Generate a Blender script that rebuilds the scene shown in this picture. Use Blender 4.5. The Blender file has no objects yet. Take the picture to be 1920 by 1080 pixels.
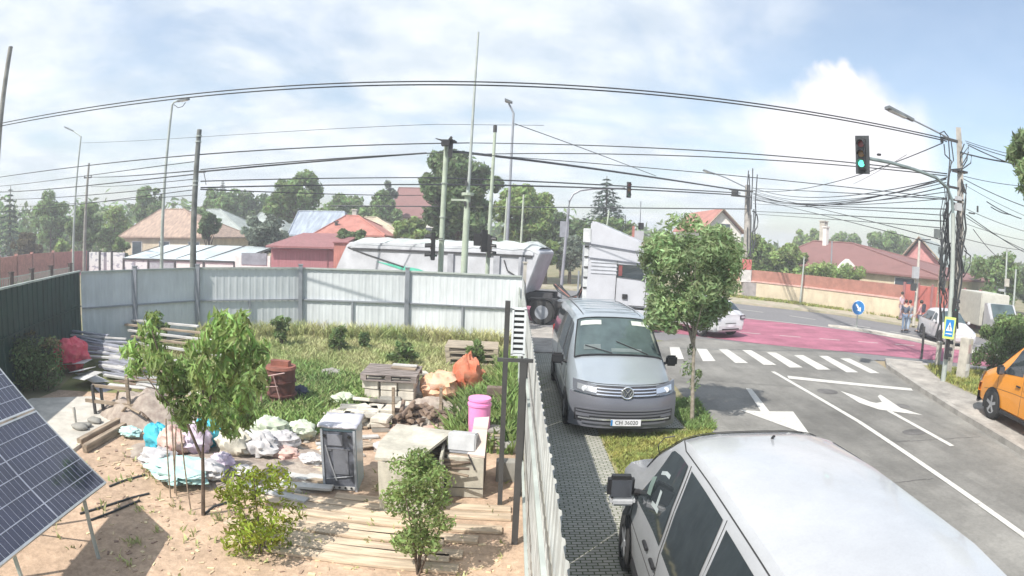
import bpy, bmesh, math, random
from mathutils import Vector, Matrix
C = bpy.context.scene.collection
R = math.radians
random.seed(7)
# ---------------------------------------------------------------- camera
CAM_H = 3.3
PITCH, ROLL, FOC, KD = R(4.65), R(-2.39), 1100.0, 0.05      # a wide CCTV lens, tilted down and rolled a little
def rot_cam(d):
    c, s = math.cos(ROLL), math.sin(ROLL)
    d = (d[0]*c + d[2]*s, d[1], -d[0]*s + d[2]*c)
    c, s = math.cos(PITCH), math.sin(PITCH)
    return Vector((d[0], d[1]*c + d[2]*s, -d[1]*s + d[2]*c))
cd = bpy.data.cameras.new("camera"); cam = bpy.data.objects.new("camera", cd); C.objects.link(cam)
rt, fw, up = rot_cam((1,0,0)), rot_cam((0,1,0)), rot_cam((0,0,1))
M = Matrix((( rt.x, up.x, -fw.x, 0), (rt.y, up.y, -fw.y, 0), (rt.z, up.z, -fw.z, CAM_H), (0,0,0,1)))
cam.matrix_world = M
cd.type = 'PANO'; cd.sensor_width = 36; cd.clip_end = 3000; cd.clip_start = 0.05
cd.panorama_type = 'FISHEYE_LENS_POLYNOMIAL'
MM = 1920/36.0
cd.fisheye_polynomial_k0 = 0
cd.fisheye_polynomial_k1 = -MM/FOC
cd.fisheye_polynomial_k2 = 0
cd.fisheye_polynomial_k3 = -KD*(MM/FOC)**3
cd.fisheye_polynomial_k4 = 0
cd.fisheye_fov = R(170)
bpy.context.scene.camera = cam
def ray(px, py):                                  # direction seen at a point of the 1920 x 1080 photograph
    u, v = (px-960)/FOC, -(py-540)/FOC
    r = math.hypot(u, v) + 1e-9; th = r + KD*r**3; s = math.sin(th)/r
    return rot_cam((u*s, math.cos(th), v*s))
def gp(px, py, z=0.0):                            # where that direction meets height z
    d = ray(px, py); t = (z-CAM_H)/d.z
    return Vector((d.x*t, d.y*t, z))
def at(px, py, Y):                                # where it meets the plane y = Y
    d = ray(px, py); t = Y/d.y
    return Vector((d.x*t, Y, CAM_H + d.z*t))
# ---------------------------------------------------------------- light, sky, exposure
sc = bpy.context.scene
sc.view_settings.view_transform = 'Standard'; sc.view_settings.look = 'None'
sc.view_settings.exposure = 1.04; sc.view_settings.gamma = 1.0; sc.view_settings.use_curve_mapping = False
SUN_TO = Vector((-0.54, -0.64, 1.0)).normalized()
sl = bpy.data.lights.new("sun", 'SUN'); sl.energy = 3.15; sl.angle = R(0.6); sl.color = (1.0, 0.95, 0.88)
so = bpy.data.objects.new("sun", sl); C.objects.link(so)
so.rotation_euler = SUN_TO.to_track_quat('Z', 'Y').to_euler(); so.location = (-20, -20, 40)
W = bpy.data.worlds.new("World"); sc.world = W; W.use_nodes = True
nt = W.node_tree; nt.nodes.clear()
def N(t, **k):
    n = nt.nodes.new(t)
    for a, b in k.items(): setattr(n, a, b)
    return n
def Lk(a, b): nt.links.new(a, b)
def mth(op, a, b=None, c=None, clamp=False):
    n = N('ShaderNodeMath', operation=op); n.use_clamp = clamp
    for i, v in enumerate((a, b, c)):
        if v is None: continue
        if isinstance(v, (int, float)): n.inputs[i].default_value = v
        else: Lk(v, n.inputs[i])
    return n.outputs[0]
out = N('ShaderNodeOutputWorld'); bg = N('ShaderNodeBackground'); Lk(bg.outputs[0], out.inputs[0])
bg.inputs['Strength'].default_value = 0.1
sky = N('ShaderNodeTexSky', sky_type='NISHITA'); sky.sun_disc = False
sky.sun_elevation = math.asin(SUN_TO.z); sky.sun_rotation = R(228); sky.dust_density = 2.0; sky.air_density = 1.2
tc = N('ShaderNodeTexCoord')
sep = N('ShaderNodeSeparateXYZ'); Lk(tc.outputs['Generated'], sep.inputs[0])
zz = mth('ADD', mth('MAXIMUM', sep.outputs[2], 0.0), 0.16)
comb = N('ShaderNodeCombineXYZ'); Lk(mth('DIVIDE', sep.outputs[0], zz), comb.inputs[0]); Lk(mth('DIVIDE', sep.outputs[1], zz), comb.inputs[1])
n1 = N('ShaderNodeTexNoise'); n1.inputs['Scale'].default_value = 0.9; n1.inputs['Detail'].default_value = 6; n1.inputs['Roughness'].default_value = 0.55; n1.inputs['Distortion'].default_value = .6
Lk(comb.outputs[0], n1.inputs['Vector'])
n2 = N('ShaderNodeTexNoise'); n2.inputs['Scale'].default_value = 2.2; n2.inputs['Detail'].default_value = 5; n2.inputs['Roughness'].default_value = 0.6
Lk(comb.outputs[0], n2.inputs['Vector'])
def mr(v, a, b, c=0.0, d=1.0, smooth=True):
    n = N('ShaderNodeMapRange'); n.interpolation_type = 'SMOOTHSTEP' if smooth else 'LINEAR'
    for i, x in enumerate((v, a, b, c, d)):
        if isinstance(x, (int, float)): n.inputs[i].default_value = x
        else: Lk(x, n.inputs[i])
    return n.outputs[0]
# high thin cover everywhere, thinner towards the upper right where the blue shows
right = mr(mth('SUBTRACT', sep.outputs[0], mth('MULTIPLY', sep.outputs[1], 0.35)), -0.1, 0.6)
cover = mr(mth('SUBTRACT', n1.outputs['Fac'], mth('MULTIPLY', right, 0.20)), 0.34, 0.56, 0.30, 0.97)
cover = mth('MULTIPLY', cover, mth('SUBTRACT', 1.0, mth('MULTIPLY', right, 0.45)))
# a towering cumulus to the right
def blob(px, py, rad, soft, squash=1.0):
    d = ray(px, py).normalized()
    sub = N('ShaderNodeVectorMath', operation='SUBTRACT'); Lk(tc.outputs['Generated'], sub.inputs[0]); sub.inputs[1].default_value = d
    if squash != 1.0:
        ml = N('ShaderNodeVectorMath', operation='MULTIPLY'); Lk(sub.outputs[0], ml.inputs[0]); ml.inputs[1].default_value = (1, 1, squash); sub = ml
    ln = N('ShaderNodeVectorMath', operation='LENGTH'); Lk(sub.outputs[0], ln.inputs[0])
    wob = mth('MULTIPLY', mth('SUBTRACT', n3.outputs['Fac'], 0.5), 0.10)
    return mr(mth('ADD', ln.outputs['Value'], wob), rad+soft, rad-soft)
n3 = N('ShaderNodeTexNoise'); n3.inputs['Scale'].default_value = 14; n3.inputs['Detail'].default_value = 5; Lk(tc.outputs['Generated'], n3.inputs['Vector'])
bl = None
for b in ((1572, 150, .035, .012), (1560, 195, .06, .018), (1600, 245, .09, .03), (1500, 265, .07, .03), (1660, 290, .08, .04)):
    v = blob(*b); bl = v if bl is None else mth('MAXIMUM', bl, v)
ccol = N('ShaderNodeMix', data_type='RGBA')
Lk(mr(n2.outputs['Fac'], 0.33, 0.66), ccol.inputs[0]); ccol.inputs[6].default_value = (3.9, 4.35, 4.8, 1); ccol.inputs[7].default_value = (5.2, 5.45, 5.7, 1)
mx = N('ShaderNodeMix', data_type='RGBA'); Lk(cover, mx.inputs[0]); Lk(sky.outputs[0], mx.inputs[6]); Lk(ccol.outputs[2], mx.inputs[7])
mx2 = N('ShaderNodeMix', data_type='RGBA'); Lk(mth('MULTIPLY', bl, 0.9), mx2.inputs[0]); Lk(mx.outputs[2], mx2.inputs[6]); mx2.inputs[7].default_value = (5.9, 5.7, 5.8, 1)
Lk(mx2.outputs[2], bg.inputs['Color'])

# ---------------------------------------------------------------- materials
MATS = {}
def mat(name, col, rough=0.7, metal=0.0, var=0.12, scale=3.0, bump=0.0, spec=0.5, col2=None, stretch=None, island=0.0, coat=0.0, trans=0.0, detail=5, bscale=None, emit=None, lo=.35, hi=.65, grime=None):
    if name in MATS: return MATS[name]
    m = bpy.data.materials.new(name); m.use_nodes = True; t = m.node_tree; b = t.nodes['Principled BSDF']
    def nn(ty): return t.nodes.new(ty)
    b.inputs['Roughness'].default_value = rough; b.inputs['Metallic'].default_value = metal
    b.inputs['Specular IOR Level'].default_value = spec; b.inputs['Coat Weight'].default_value = coat; b.inputs['Coat Roughness'].default_value = .04
    tcn = nn('ShaderNodeTexCoord'); vec = tcn.outputs['Object']
    if stretch:
        mp = nn('ShaderNodeMapping'); mp.inputs['Scale'].default_value = stretch; t.links.new(vec, mp.inputs[0]); vec = mp.outputs[0]
    no = nn('ShaderNodeTexNoise'); no.inputs['Scale'].default_value = scale; no.inputs['Detail'].default_value = detail; no.inputs['Roughness'].default_value = .6
    t.links.new(vec, no.inputs['Vector'])
    mrn = nn('ShaderNodeMapRange'); mrn.inputs[1].default_value = lo; mrn.inputs[2].default_value = hi; t.links.new(no.outputs['Fac'], mrn.inputs[0])
    mixn = nn('ShaderNodeMix'); mixn.data_type = 'RGBA'
    c1 = tuple(col) + (1,); c2 = (tuple(col2) + (1,)) if col2 else tuple(min(1, x*(1-2*var)) for x in col) + (1,)
    if not col2: c1 = tuple(min(1, x*(1+var)) for x in col) + (1,)
    mixn.inputs[6].default_value = c2; mixn.inputs[7].default_value = c1
    t.links.new(mrn.outputs[0], mixn.inputs[0]); cout = mixn.outputs[2]
    if island:
        ge = nn('ShaderNodeNewGeometry'); hv = nn('ShaderNodeHueSaturation'); m3 = nn('ShaderNodeMapRange')
        t.links.new(ge.outputs['Random Per Island'], m3.inputs[0]); m3.inputs[3].default_value = 1-island; m3.inputs[4].default_value = 1+island
        t.links.new(m3.outputs[0], hv.inputs['Value'])
        m4 = nn('ShaderNodeMapRange'); t.links.new(ge.outputs['Random Per Island'], m4.inputs[0]); m4.inputs[3].default_value = .5-.06*island; m4.inputs[4].default_value = .5+.06*island
        t.links.new(m4.outputs[0], hv.inputs['Hue'])
        t.links.new(cout, hv.inputs['Color']); cout = hv.outputs[0]
    if grime:                                        # dirt, patches and streaks with a shape of their own
        for gs, gk, st_ in grime:
            n5 = nn('ShaderNodeTexNoise'); n5.inputs['Scale'].default_value = gs; n5.inputs['Detail'].default_value = 8; n5.inputs['Roughness'].default_value = .7; v5 = tcn.outputs['Object']
            if st_: mp5 = nn('ShaderNodeMapping'); mp5.inputs['Scale'].default_value = st_; t.links.new(v5, mp5.inputs[0]); v5 = mp5.outputs[0]
            t.links.new(v5, n5.inputs['Vector']); m5 = nn('ShaderNodeMapRange'); m5.inputs[1].default_value = .42; m5.inputs[2].default_value = .62; m5.inputs[3].default_value = 1.0; m5.inputs[4].default_value = 1-gk; t.links.new(n5.outputs['Fac'], m5.inputs[0])
            x5 = nn('ShaderNodeMix'); x5.data_type = 'RGBA'; x5.blend_type = 'MULTIPLY'; x5.inputs[0].default_value = 1; t.links.new(cout, x5.inputs[6]); t.links.new(m5.outputs[0], x5.inputs[7]); cout = x5.outputs[2]
    t.links.new(cout, b.inputs['Base Color'])
    if bump:
        nb = nn('ShaderNodeTexNoise'); nb.inputs['Scale'].default_value = bscale or scale*4; nb.inputs['Detail'].default_value = 4; t.links.new(vec, nb.inputs['Vector'])
        bp = nn('ShaderNodeBump'); bp.inputs['Strength'].default_value = bump; bp.inputs['Distance'].default_value = .02
        t.links.new(nb.outputs['Fac'], bp.inputs['Height']); t.links.new(bp.outputs[0], b.inputs['Normal'])
    if trans:
        tr = nn('ShaderNodeBsdfTranslucent'); t.links.new(cout, tr.inputs[0]); ms = nn('ShaderNodeMixShader'); ms.inputs[0].default_value = trans
        t.links.new(b.outputs[0], ms.inputs[1]); t.links.new(tr.outputs[0], ms.inputs[2]); t.links.new(ms.outputs[0], t.nodes['Material Output'].inputs[0])
    if emit:
        b.inputs['Emission Color'].default_value = tuple(emit[:3]) + (1,); b.inputs['Emission Strength'].default_value = emit[3]
    MATS[name] = m; return m
def paint(name, col, rough=.28, metal=0.0, coat=.6, var=.05): return mat(name, col, rough, metal, var, 1.2, coat=coat)

# ---------------------------------------------------------------- mesh helpers
def obj(name, verts, faces, m, parent=None, mi=None, smooth=0, bevel=0.0):
    me = bpy.data.meshes.new(name); me.from_pydata([tuple(v) for v in verts], [], faces)
    ms = m if isinstance(m, (list, tuple)) else [m]
    for x in ms: me.materials.append(x)
    if mi: me.polygons.foreach_set('material_index', mi)
    if bevel:
        bm = bmesh.new(); bm.from_mesh(me); bmesh.ops.recalc_face_normals(bm, faces=bm.faces)
        bmesh.ops.bevel(bm, geom=[e for e in bm.edges if len(e.link_faces) == 2 and e.calc_face_angle(0) > .5], offset=bevel, segments=2, affect='EDGES', clamp_overlap=True)
        bm.to_mesh(me); bm.free()
    if smooth:
        me.shade_smooth(); me.set_sharp_from_angle(angle=R(smooth))
    o = bpy.data.objects.new(name, me); C.objects.link(o)
    if parent: o.parent = parent
    return o
class MB:
    def __init__(s): s.v = []; s.f = []; s.mi = []; s.m = 0
    def add(s, vs, fs):
        k = len(s.v); s.v += [tuple(v) for v in vs]; s.f += [tuple(i+k for i in f) for f in fs]; s.mi += [s.m]*len(fs); return s
    def box(s, c, d, rz=0.0, M3=None):
        h = Vector(d)/2; vs = []
        rot = M3 or Matrix.Rotation(rz, 3, 'Z')
        for x in (-1, 1):
            for y in (-1, 1):
                for z in (-1, 1): vs.append(Vector(c) + rot @ Vector((x*h.x, y*h.y, z*h.z)))
        return s.add(vs, [(0,1,3,2), (4,6,7,5), (0,4,5,1), (2,3,7,6), (0,2,6,4), (1,5,7,3)])
    def cyl(s, a, b, r0, r1=None, n=10, cap=True):
        a = Vector(a); b = Vector(b); r1 = r0 if r1 is None else r1
        d = (b-a).normalized(); q = d.to_track_quat('Z', 'Y').to_matrix()
        vs = []
        for p, r in ((a, r0), (b, r1)):
            for i in range(n):
                t = 2*math.pi*i/n; vs.append(p + q @ Vector((math.cos(t)*r, math.sin(t)*r, 0)))
        fs = [(i, (i+1) % n, n+(i+1) % n, n+i) for i in range(n)]
        if cap: fs += [tuple(range(n-1, -1, -1)), tuple(range(n, 2*n))]
        return s.add(vs, fs)
    def tube(s, pts, r, n=6, r1=None):
        pts = [Vector(p) for p in pts]; vs = []; fs = []; L = len(pts)
        up = Vector((0, 0, 1))
        for k, p in enumerate(pts):
            d = (pts[min(k+1, L-1)] - pts[max(k-1, 0)]).normalized()
            x = d.cross(up) if abs(d.dot(up)) < .97 else d.cross(Vector((1, 0, 0)))
            x.normalize(); y = d.cross(x)
            rr = r if r1 is None else r + (r1-r)*k/(L-1)
            for i in range(n):
                t = 2*math.pi*i/n; vs.append(p + x*math.cos(t)*rr + y*math.sin(t)*rr)
        for k in range(L-1):
            for i in range(n): fs.append((k*n+i, k*n+(i+1) % n, (k+1)*n+(i+1) % n, (k+1)*n+i))
        fs += [tuple(range(n-1, -1, -1)), tuple(range((L-1)*n, L*n))]
        return s.add(vs, fs)
    def prism(s, poly, z0, z1):                       # plan outline extruded upwards
        n = len(poly); vs = [(p[0], p[1], z0) for p in poly] + [(p[0], p[1], z1) for p in poly]
        return s.add(vs, [tuple(range(n-1, -1, -1)), tuple(range(n, 2*n))] + [(i, (i+1) % n, n+(i+1) % n, n+i) for i in range(n)])
    def plate(s, poly3, d):                           # planar outline in space thickened by vector d
        n = len(poly3); d = Vector(d); vs = [Vector(p) for p in poly3] + [Vector(p)+d for p in poly3]
        return s.add(vs, [tuple(range(n-1, -1, -1)), tuple(range(n, 2*n))] + [(i, (i+1) % n, n+(i+1) % n, n+i) for i in range(n)])
    def ball(s, c, r, nu=10, nv=6, jit=0.0, sq=(1, 1, 1)):
        vs = []; fs = []
        for j in range(nv+1):
            ph = math.pi*j/nv
            for i in range(nu):
                t = 2*math.pi*i/nu; q = r*(1+random.uniform(-jit, jit))
                vs.append(Vector(c) + Vector((math.sin(ph)*math.cos(t)*q*sq[0], math.sin(ph)*math.sin(t)*q*sq[1], math.cos(ph)*q*sq[2])))
        for j in range(nv):
            for i in range(nu): fs.append((j*nu+i, (j+1)*nu+i, (j+1)*nu+(i+1) % nu, j*nu+(i+1) % nu))
        return s.add(vs, fs)
    def build(s, name, m, parent=None, smooth=0, bevel=0.0):
        if parent and name in EACH: return split_build(s, name, m, parent, smooth, bevel)
        return obj(name, s.v, s.f, m, parent, s.mi if isinstance(m, (list, tuple)) else None, smooth, bevel)
EACH = {'fitting', 'cross_arm', 'junction_box', 'insulator', 'deflector_gap', 'feet_holes', 'knob', 'block_row', 'wiper', 'shoes', 'side_board', 'step_panel', 'hood', 'hanging_cable', 'cable_loop', 'cable_bundle', 'chassis', 'edge_strip', 'side_louvre', 'cab_trim', 'face_features', 'hose', 'leg', 'white_enclosure', 'detector', 'frame', 'ridge', 'exhaust_stack', 'stem', 'upper_cover', 'pressed_panel', 'top'}
def split_build(s, name, m, parent, smooth, bevel):
    par = list(range(len(s.v)))
    def f(i):
        while par[i] != i: par[i] = par[par[i]]; i = par[i]
        return i
    for fc in s.f:
        for v in fc[1:]: par[f(fc[0])] = f(v)
    gr = {}
    for fc in s.f: gr.setdefault(f(fc[0]), []).append(fc)
    o = None
    for k, fs in gr.items():
        ids = sorted({v for fc in fs for v in fc}); ix = {v: i for i, v in enumerate(ids)}
        p = obj(name, [s.v[i] for i in ids], [tuple(ix[v] for v in fc) for fc in fs], m, parent, None, smooth, bevel); o = o or p
    return o
def tag(o, label=None, cat=None, group=None, kind=None):
    for k, v in (('label', label), ('category', cat), ('group', group), ('kind', kind)):
        if v: o[k] = v
    return o
def empty(name, loc=(0, 0, 0), rz=0.0, label=None, cat=None, group=None):
    o = bpy.data.objects.new(name, None); C.objects.link(o); o.location = loc; o.rotation_euler = (0, 0, rz); o.empty_display_size = .2
    return tag(o, label, cat, group)
def copy_tree(o, parent=None):
    c = o.copy(); C.objects.link(c); c.parent = parent
    for ch in list(o.children): copy_tree(ch, c)
    return c
def flat(name, pts, z, m, kind='structure', parent=None):
    return tag(obj(name, [(p[0], p[1], z) for p in pts], [tuple(range(len(pts)))], m, parent), kind=kind)

# palette
asphalt = mat('asphalt', (.255, .247, .225), .9, grime=((.9, .22, None), (.5, .2, (3, .25, 1)), (14, .14, None)), var=.16, scale=.35, bump=.15, bscale=60, detail=9)
asphalt_main = mat('main_asphalt', (.215, .21, .215), .9, grime=((.5, .2, None), (9, .12, None)), var=.12, scale=.5, bump=.15, bscale=60, detail=9)
pink_lane = mat('pink_asphalt', (.43, .15, .215), .9, grime=((.7, .22, None), (.5, .2, (.3, 2, 1)), (8, .12, None)), var=.10, scale=.8, detail=8)
white_line = mat('road_paint', (.56, .55, .51), .8, scale=9, col2=(.36, .35, .32), detail=10, lo=.30, hi=.46)
pave = mat('pavement_concrete', (.42, .39, .35), .9, grime=((2, .25, None), (9, .15, None)), var=.14, scale=1.1, bump=.2, detail=8)
kerb_m = mat('kerb_stone', (.36, .34, .31), .9, var=.15, scale=2)
white_sheet = mat('white_sheet', (.66, .695, .71), .5, grime=((1.5, .10, (1.5, 1.5, .4)), (5, .08, (3, 3, .3))), var=.05, scale=.7)
green_sheet = mat('green_sheet', (.018, .05, .042), .5, grime=((2, .35, (1, 1, .4)),), var=.1)
galv = mat('galvanised_steel', (.42, .46, .43), .55, .15, var=.1, scale=2)
grey_steel = mat('grey_steel', (.30, .32, .35), .5, .2, var=.08)
dark_steel = mat('dark_steel', (.07, .07, .07), .5, .2, var=.1)
concrete = mat('old_concrete', (.30, .29, .26), .9, var=.15, scale=2.5, bump=.3)
pale_conc = mat('pale_concrete', (.52, .49, .43), .9, var=.12, scale=2.5, bump=.2)
black = mat('black_plastic', (.02, .02, .022), .5, var=.1)
rubber = mat('tyre_rubber', (.03, .03, .03), .8)
cable_m = mat('cable_sheath', (.035, .04, .045), .6)
wood = mat('weathered_wood', (.33, .26, .19), .85, var=.25, scale=2, stretch=(1, 8, 8), bump=.2)
bark = mat('bark', (.13, .095, .07), .95, var=.25, scale=8, bump=.4)
glass_dark = mat('tinted_glass', (.035, .045, .05), .06, var=.05, spec=.8, coat=.5)
glass_screen = mat('windscreen_glass', (.07, .10, .10), .07, var=.2, scale=1.5, spec=.8, coat=.5)
white_paint = mat('white_paint', (.45, .46, .475), .25, 0, .05, 1.2, coat=.5, grime=((1.3, .06, None), (60, .05, None)))
white_car = paint('white_car_paint', (.60, .60, .61))
alloy = mat('alloy_wheel', (.45, .46, .48), .35, .6)
chrome = mat('chrome', (.75, .77, .8), .18, .8, var=.02)
def leafmat(name, c, isl=.55, tr=.5, c2=None): return mat(name, c, .5, var=.25, scale=.9, island=isl, trans=tr, spec=.3, col2=c2, detail=3)
leaf_dark = leafmat('dark_leaves', (.18, .25, .11)); leaf_mid = leafmat('green_leaves', (.25, .34, .13))
leaf_light = leafmat('light_leaves', (.33, .42, .15)); leaf_yel = leafmat('yellow_leaves', (.34, .40, .05))
leaf_peach = leafmat('peach_leaves', (.34, .45, .15)); leaf_acacia = leafmat('fine_leaves', (.32, .41, .20)); leaf_silver = leafmat('silver_leaves', (.26, .31, .24)); leaf_fir = leafmat('fir_needles', (.075, .115, .08), .3, .15)
leaf_red = leafmat('reddish_leaves', (.17, .14, .08))
# ================================================================ THE GROUND AND ROADS
gm = mat('earth_ground', (.30, .24, .16), .95, scale=.6, bump=.3, col2=(.15, .17, .07), detail=9)
flat('ground', [(-900, -60), (900, -60), (900, 1500), (-900, 1500)], 0.0, gm)
main_near = [(-120, 62), (-30, 34.5), (-10, 27.0), (1.5, 22.3), (6.0, 19.9), (8.5, 18.8), (11.6, 17.2), (13.9, 15.6), (18, 12.0), (40, -6), (70, -30)]
main_far = [(80, -14), (45, 6), (26, 19), (21.4, 25.8), (19.3, 30.8), (16.1, 34), (13, 37.0), (4, 40.5), (-12, 44), (-30, 49), (-120, 84)]
flat('main_road', main_near + main_far, 0.004, asphalt_main)
street = [(2.2, -6), (3.3, 4), (3.75, 10), (4.1, 14), (4.2, 19), (6.5, 21), (12.0, 18.6), (12.4, 16.6), (11.95, 15.2), (11.3, 13.2), (10.9, 12.0), (10.2, 9.5), (9.87, 8.0), (9.6, 6.8), (8.9, -6)]
flat('street_road', street, 0.008, asphalt)
pl_near = [(-60, 43.5), (-10, 28.6), (1.5, 23.9), (6.2, 22.1), (9.4, 19.7), (11.7, 18.5), (13.6, 17.3), (15.2, 16.4), (19, 12.9), (40, -3)]
pl_far = [(43, 0), (22, 15), (18.0, 19.0), (17.4, 21.2), (16.4, 23.3), (15.0, 24.9), (13.3, 26.4), (11.4, 27.8), (1.5, 32), (-10, 36), (-60, 50)]
flat('tram_lane', pl_near + pl_far, 0.012, pink_lane)
side = mat('far_sidewalk', (.42, .36, .30), .95, scale=1.5, col2=(.27, .27, .17), detail=7)
def slab(name, pts, h, m, kind='structure'):
    b = MB(); b.prism([(p[0], p[1]) for p in pts], 0.0, h); return tag(b.build(name, m), kind=kind)
# far pavement with its kerb, and the near ones
slab('pavement', [(-30, 49.2), (-12, 44.2), (4, 40.7), (13, 37.2), (16.2, 34.1), (19.5, 30.9), (21.6, 25.9), (26.2, 19.2), (45, 6.2), (47, 8.5), (28.5, 21), (24.2, 27.2), (22.3, 31.3), (18.9, 36.6), (15.5, 40.5), (4.5, 43.2), (-12, 46.8), (-30, 52)], .12, side)
slab('pavement', [(.45, 18.3), (.45, 17.0), (4.1, 17.0), (4.05, 18.2), (3.9, 20.2), (1.5, 22.1), (-10, 26.8), (-30, 34.3), (-30, 31.8), (-12, 25), (-3.3, 21)], .07, pave)
brick = mat('block_paving', (.25, .24, .21), .9, scale=2, bump=.2, detail=7)
t = brick.node_tree; b = t.nodes['Principled BSDF']
bt = t.nodes.new('ShaderNodeTexBrick'); bt.inputs['Scale'].default_value = 4.2; bt.inputs['Mortar Size'].default_value = .03; bt.inputs['Color1'].default_value = (.30, .30, .27, 1); bt.inputs['Color2'].default_value = (.40, .385, .35, 1); bt.inputs['Mortar'].default_value = (.07, .085, .04, 1)
tcn = t.nodes.new('ShaderNodeTexCoord'); t.links.new(tcn.outputs['Object'], bt.inputs['Vector'])
mxn = t.nodes.new('ShaderNodeMix'); mxn.data_type = 'RGBA'; mxn.blend_type = 'MULTIPLY'; mxn.inputs[0].default_value = .5
t.links.new(bt.outputs[0], mxn.inputs[6]); t.links.new(b.inputs['Base Color'].links[0].from_socket, mxn.inputs[7])
hs = t.nodes.new('ShaderNodeHueSaturation'); hs.inputs['Value'].default_value = 1.7; t.links.new(mxn.outputs[2], hs.inputs['Color']); t.links.new(hs.outputs[0], b.inputs['Base Color'])
slab('footpath', [(.36, -5), (1.55, -5), (1.62, 9.6), (1.62, 10.0), (3.3, 10.0), (3.3, 16.99), (.36, 16.99)], .03, brick)
slab('pavement', [(9.05, -6), (9.75, 6.8), (10.02, 8.0), (10.35, 9.5), (11.05, 12.0), (11.45, 13.2), (12.1, 15.1), (12.75, 16.1), (13.8, 15.4), (17.8, 11.9), (40, -6.5), (40, -12), (14.5, 6)], .12, pave)
slab('kerb', [(8.9, -6), (9.6, 6.8), (9.87, 8.0), (10.2, 9.5), (10.9, 12.0), (11.3, 13.2), (11.95, 15.2), (12.7, 16.3), (13.95, 15.55), (13.8, 15.4), (12.75, 16.1), (12.1, 15.1), (11.45, 13.2), (11.05, 12.0), (10.35, 9.5), (10.02, 8.0), (9.75, 6.8), (9.05, -6)], .135, kerb_m)
# pedestrian island with the keep-right sign
slab('traffic_island', [(15.6, 25.3), (16.9, 24.6), (18.2, 21.6), (18.5, 19.4), (19.2, 18.0), (18.2, 18.6), (17.8, 21.1), (16.7, 23.6)], .10, pale_conc)
# painted markings: one sheet each
def mark(name, polys, z=.016, m=None):
    vs = []; fs = []
    for p in polys: fs.append(tuple(range(len(vs), len(vs)+len(p)))); vs += [(q[0], q[1], z) for q in p]
    return tag(obj(name, vs, fs, m or white_line), kind='structure')
cw = []
for (a, b_, c, d) in (((5.78,16.45),(6.2,16.48),(6.62,18.6),(6.25,18.6)), ((6.76,16.22),(7.19,16.2),(7.40,18.6),(7.05,18.58)), ((7.62,15.95),(8.05,15.93),(8.25,18.44),(7.9,18.45)), ((8.34,15.54),(8.8,15.53),(9.03,18.0),(8.68,18.07)), ((9.17,15.2),(9.63,15.17),(9.9,17.55),(9.52,17.55)), ((9.99,14.75),(10.42,14.7),(10.84,17.4),(10.48,17.42)), ((10.8,14.55),(11.14,14.5),(11.5,16.9),(11.1,16.92)), ((4.85,16.75),(5.25,16.72),(5.7,18.8),(5.35,18.8))):
    cw.append((a, b_, c, d))
mark('zebra_marking', cw)
mark('stop_marking', [((7.7,14.45),(7.57,14.1),(10.75,12.22),(10.9,12.5))])
def strip(p, q, w):
    p = Vector((p[0], p[1], 0)); q = Vector((q[0], q[1], 0)); n = (q-p).normalized().cross(Vector((0, 0, 1)))*w/2
    return (p-n, q-n, q+n, p+n)
mark('centre_marking', [strip((7.49, 15.0), (7.3, 10.0), .13), strip((7.3, 9.998), (6.35, 0), .13), strip((6.35, -.002), (5.7, -6), .13)])
mark('arrow_marking', [((5.83,13.1),(5.95,13.0),(5.55,11.03),(6.11,10.95),(5.68,9.3),(4.9,11.2),(5.35,11.05))])
mark('arrow_marking', [strip((8.62, 10.6), (8.42, 7.95), .13), ((8.42,10.75),(8.9,10.35),(9.3,10.05),(9.12,10.75),(9.4,12.05),(9.2,11.9),(8.95,11.35),(8.72,11.3)), ((8.40,12.6),(8.55,12.1),(8.62,11.45),(8.72,11.3),(8.42,10.75),(8.25,11.4))])
lane = []
for i in range(-9, 7):                      # dashed line along the pink lane, and lines beside it
    x0 = 11.1 + i*1.62; y0 = 21.95 - (i*.70 if i > -2 else i*.62 - .15)
    lane.append(strip((x0, y0), (x0+.85, y0-.37), .10))
mark('lane_dash_marking', lane, .018)
edge = []
for k in range(len(pl_near)-1): edge.append(strip(pl_near[k], pl_near[k+1], .08)) if 99 < k else None
for k in range(3, len(pl_far)-3):
    a, b_ = pl_far[k], pl_far[k+1]; edge.append(strip((a[0]+.12, a[1]+.12), (b_[0]+.12, b_[1]+.12), .12))
mark('edge_marking', edge, .018)
dsh = []
for (a, b_) in (((17.2,26.6),(18.1,24.9)), ((18.6,23.7),(19.3,22.2)), ((15.4,29.4),(16.3,27.9)), ((13.2,32),(14.3,30.7)), ((19.9,20.9),(21.2,19.2))): dsh.append(strip(a, b_, .12))
for i in range(5): dsh.append(strip((18.4+i*.9, 17.0-i*.8), (19.6+i*.9, 18.4-i*.8), .28))
mark('far_lane_marking', dsh)
patch_m = mat('asphalt_patch', (.13, .125, .12), .9, var=.2, scale=2)
mark('manhole_patch', [[(8.2+.35*math.cos(a*.5), 9.0+.2*math.sin(a*.5)) for a in range(12)], [(8.0+.3*math.cos(a*.5), 12.6+.3*math.sin(a*.5)) for a in range(12)], [(9.3+.22*math.cos(a*.5), 10.9+.22*math.sin(a*.5)) for a in range(12)]], .012, patch_m)
crack = []
for (a, b_) in (((4.4,14.2),(7.3,13.2)), ((7.3,8.6),(9.6,8.2)), ((5.9,6.8),(6.8,6.7)), ((4.0,9.4),(5.2,9.2))):
    for s in range(6):
        p = Vector((a[0]+(b_[0]-a[0])*s/6, a[1]+(b_[1]-a[1])*s/6+random.uniform(-.04, .04), 0)); q = Vector((a[0]+(b_[0]-a[0])*(s+1)/6, a[1]+(b_[1]-a[1])*(s+1)/6, 0)); crack.append(strip(p, q, random.uniform(.015, .035)))
mark('crack_marking', crack, .012, patch_m)

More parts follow.
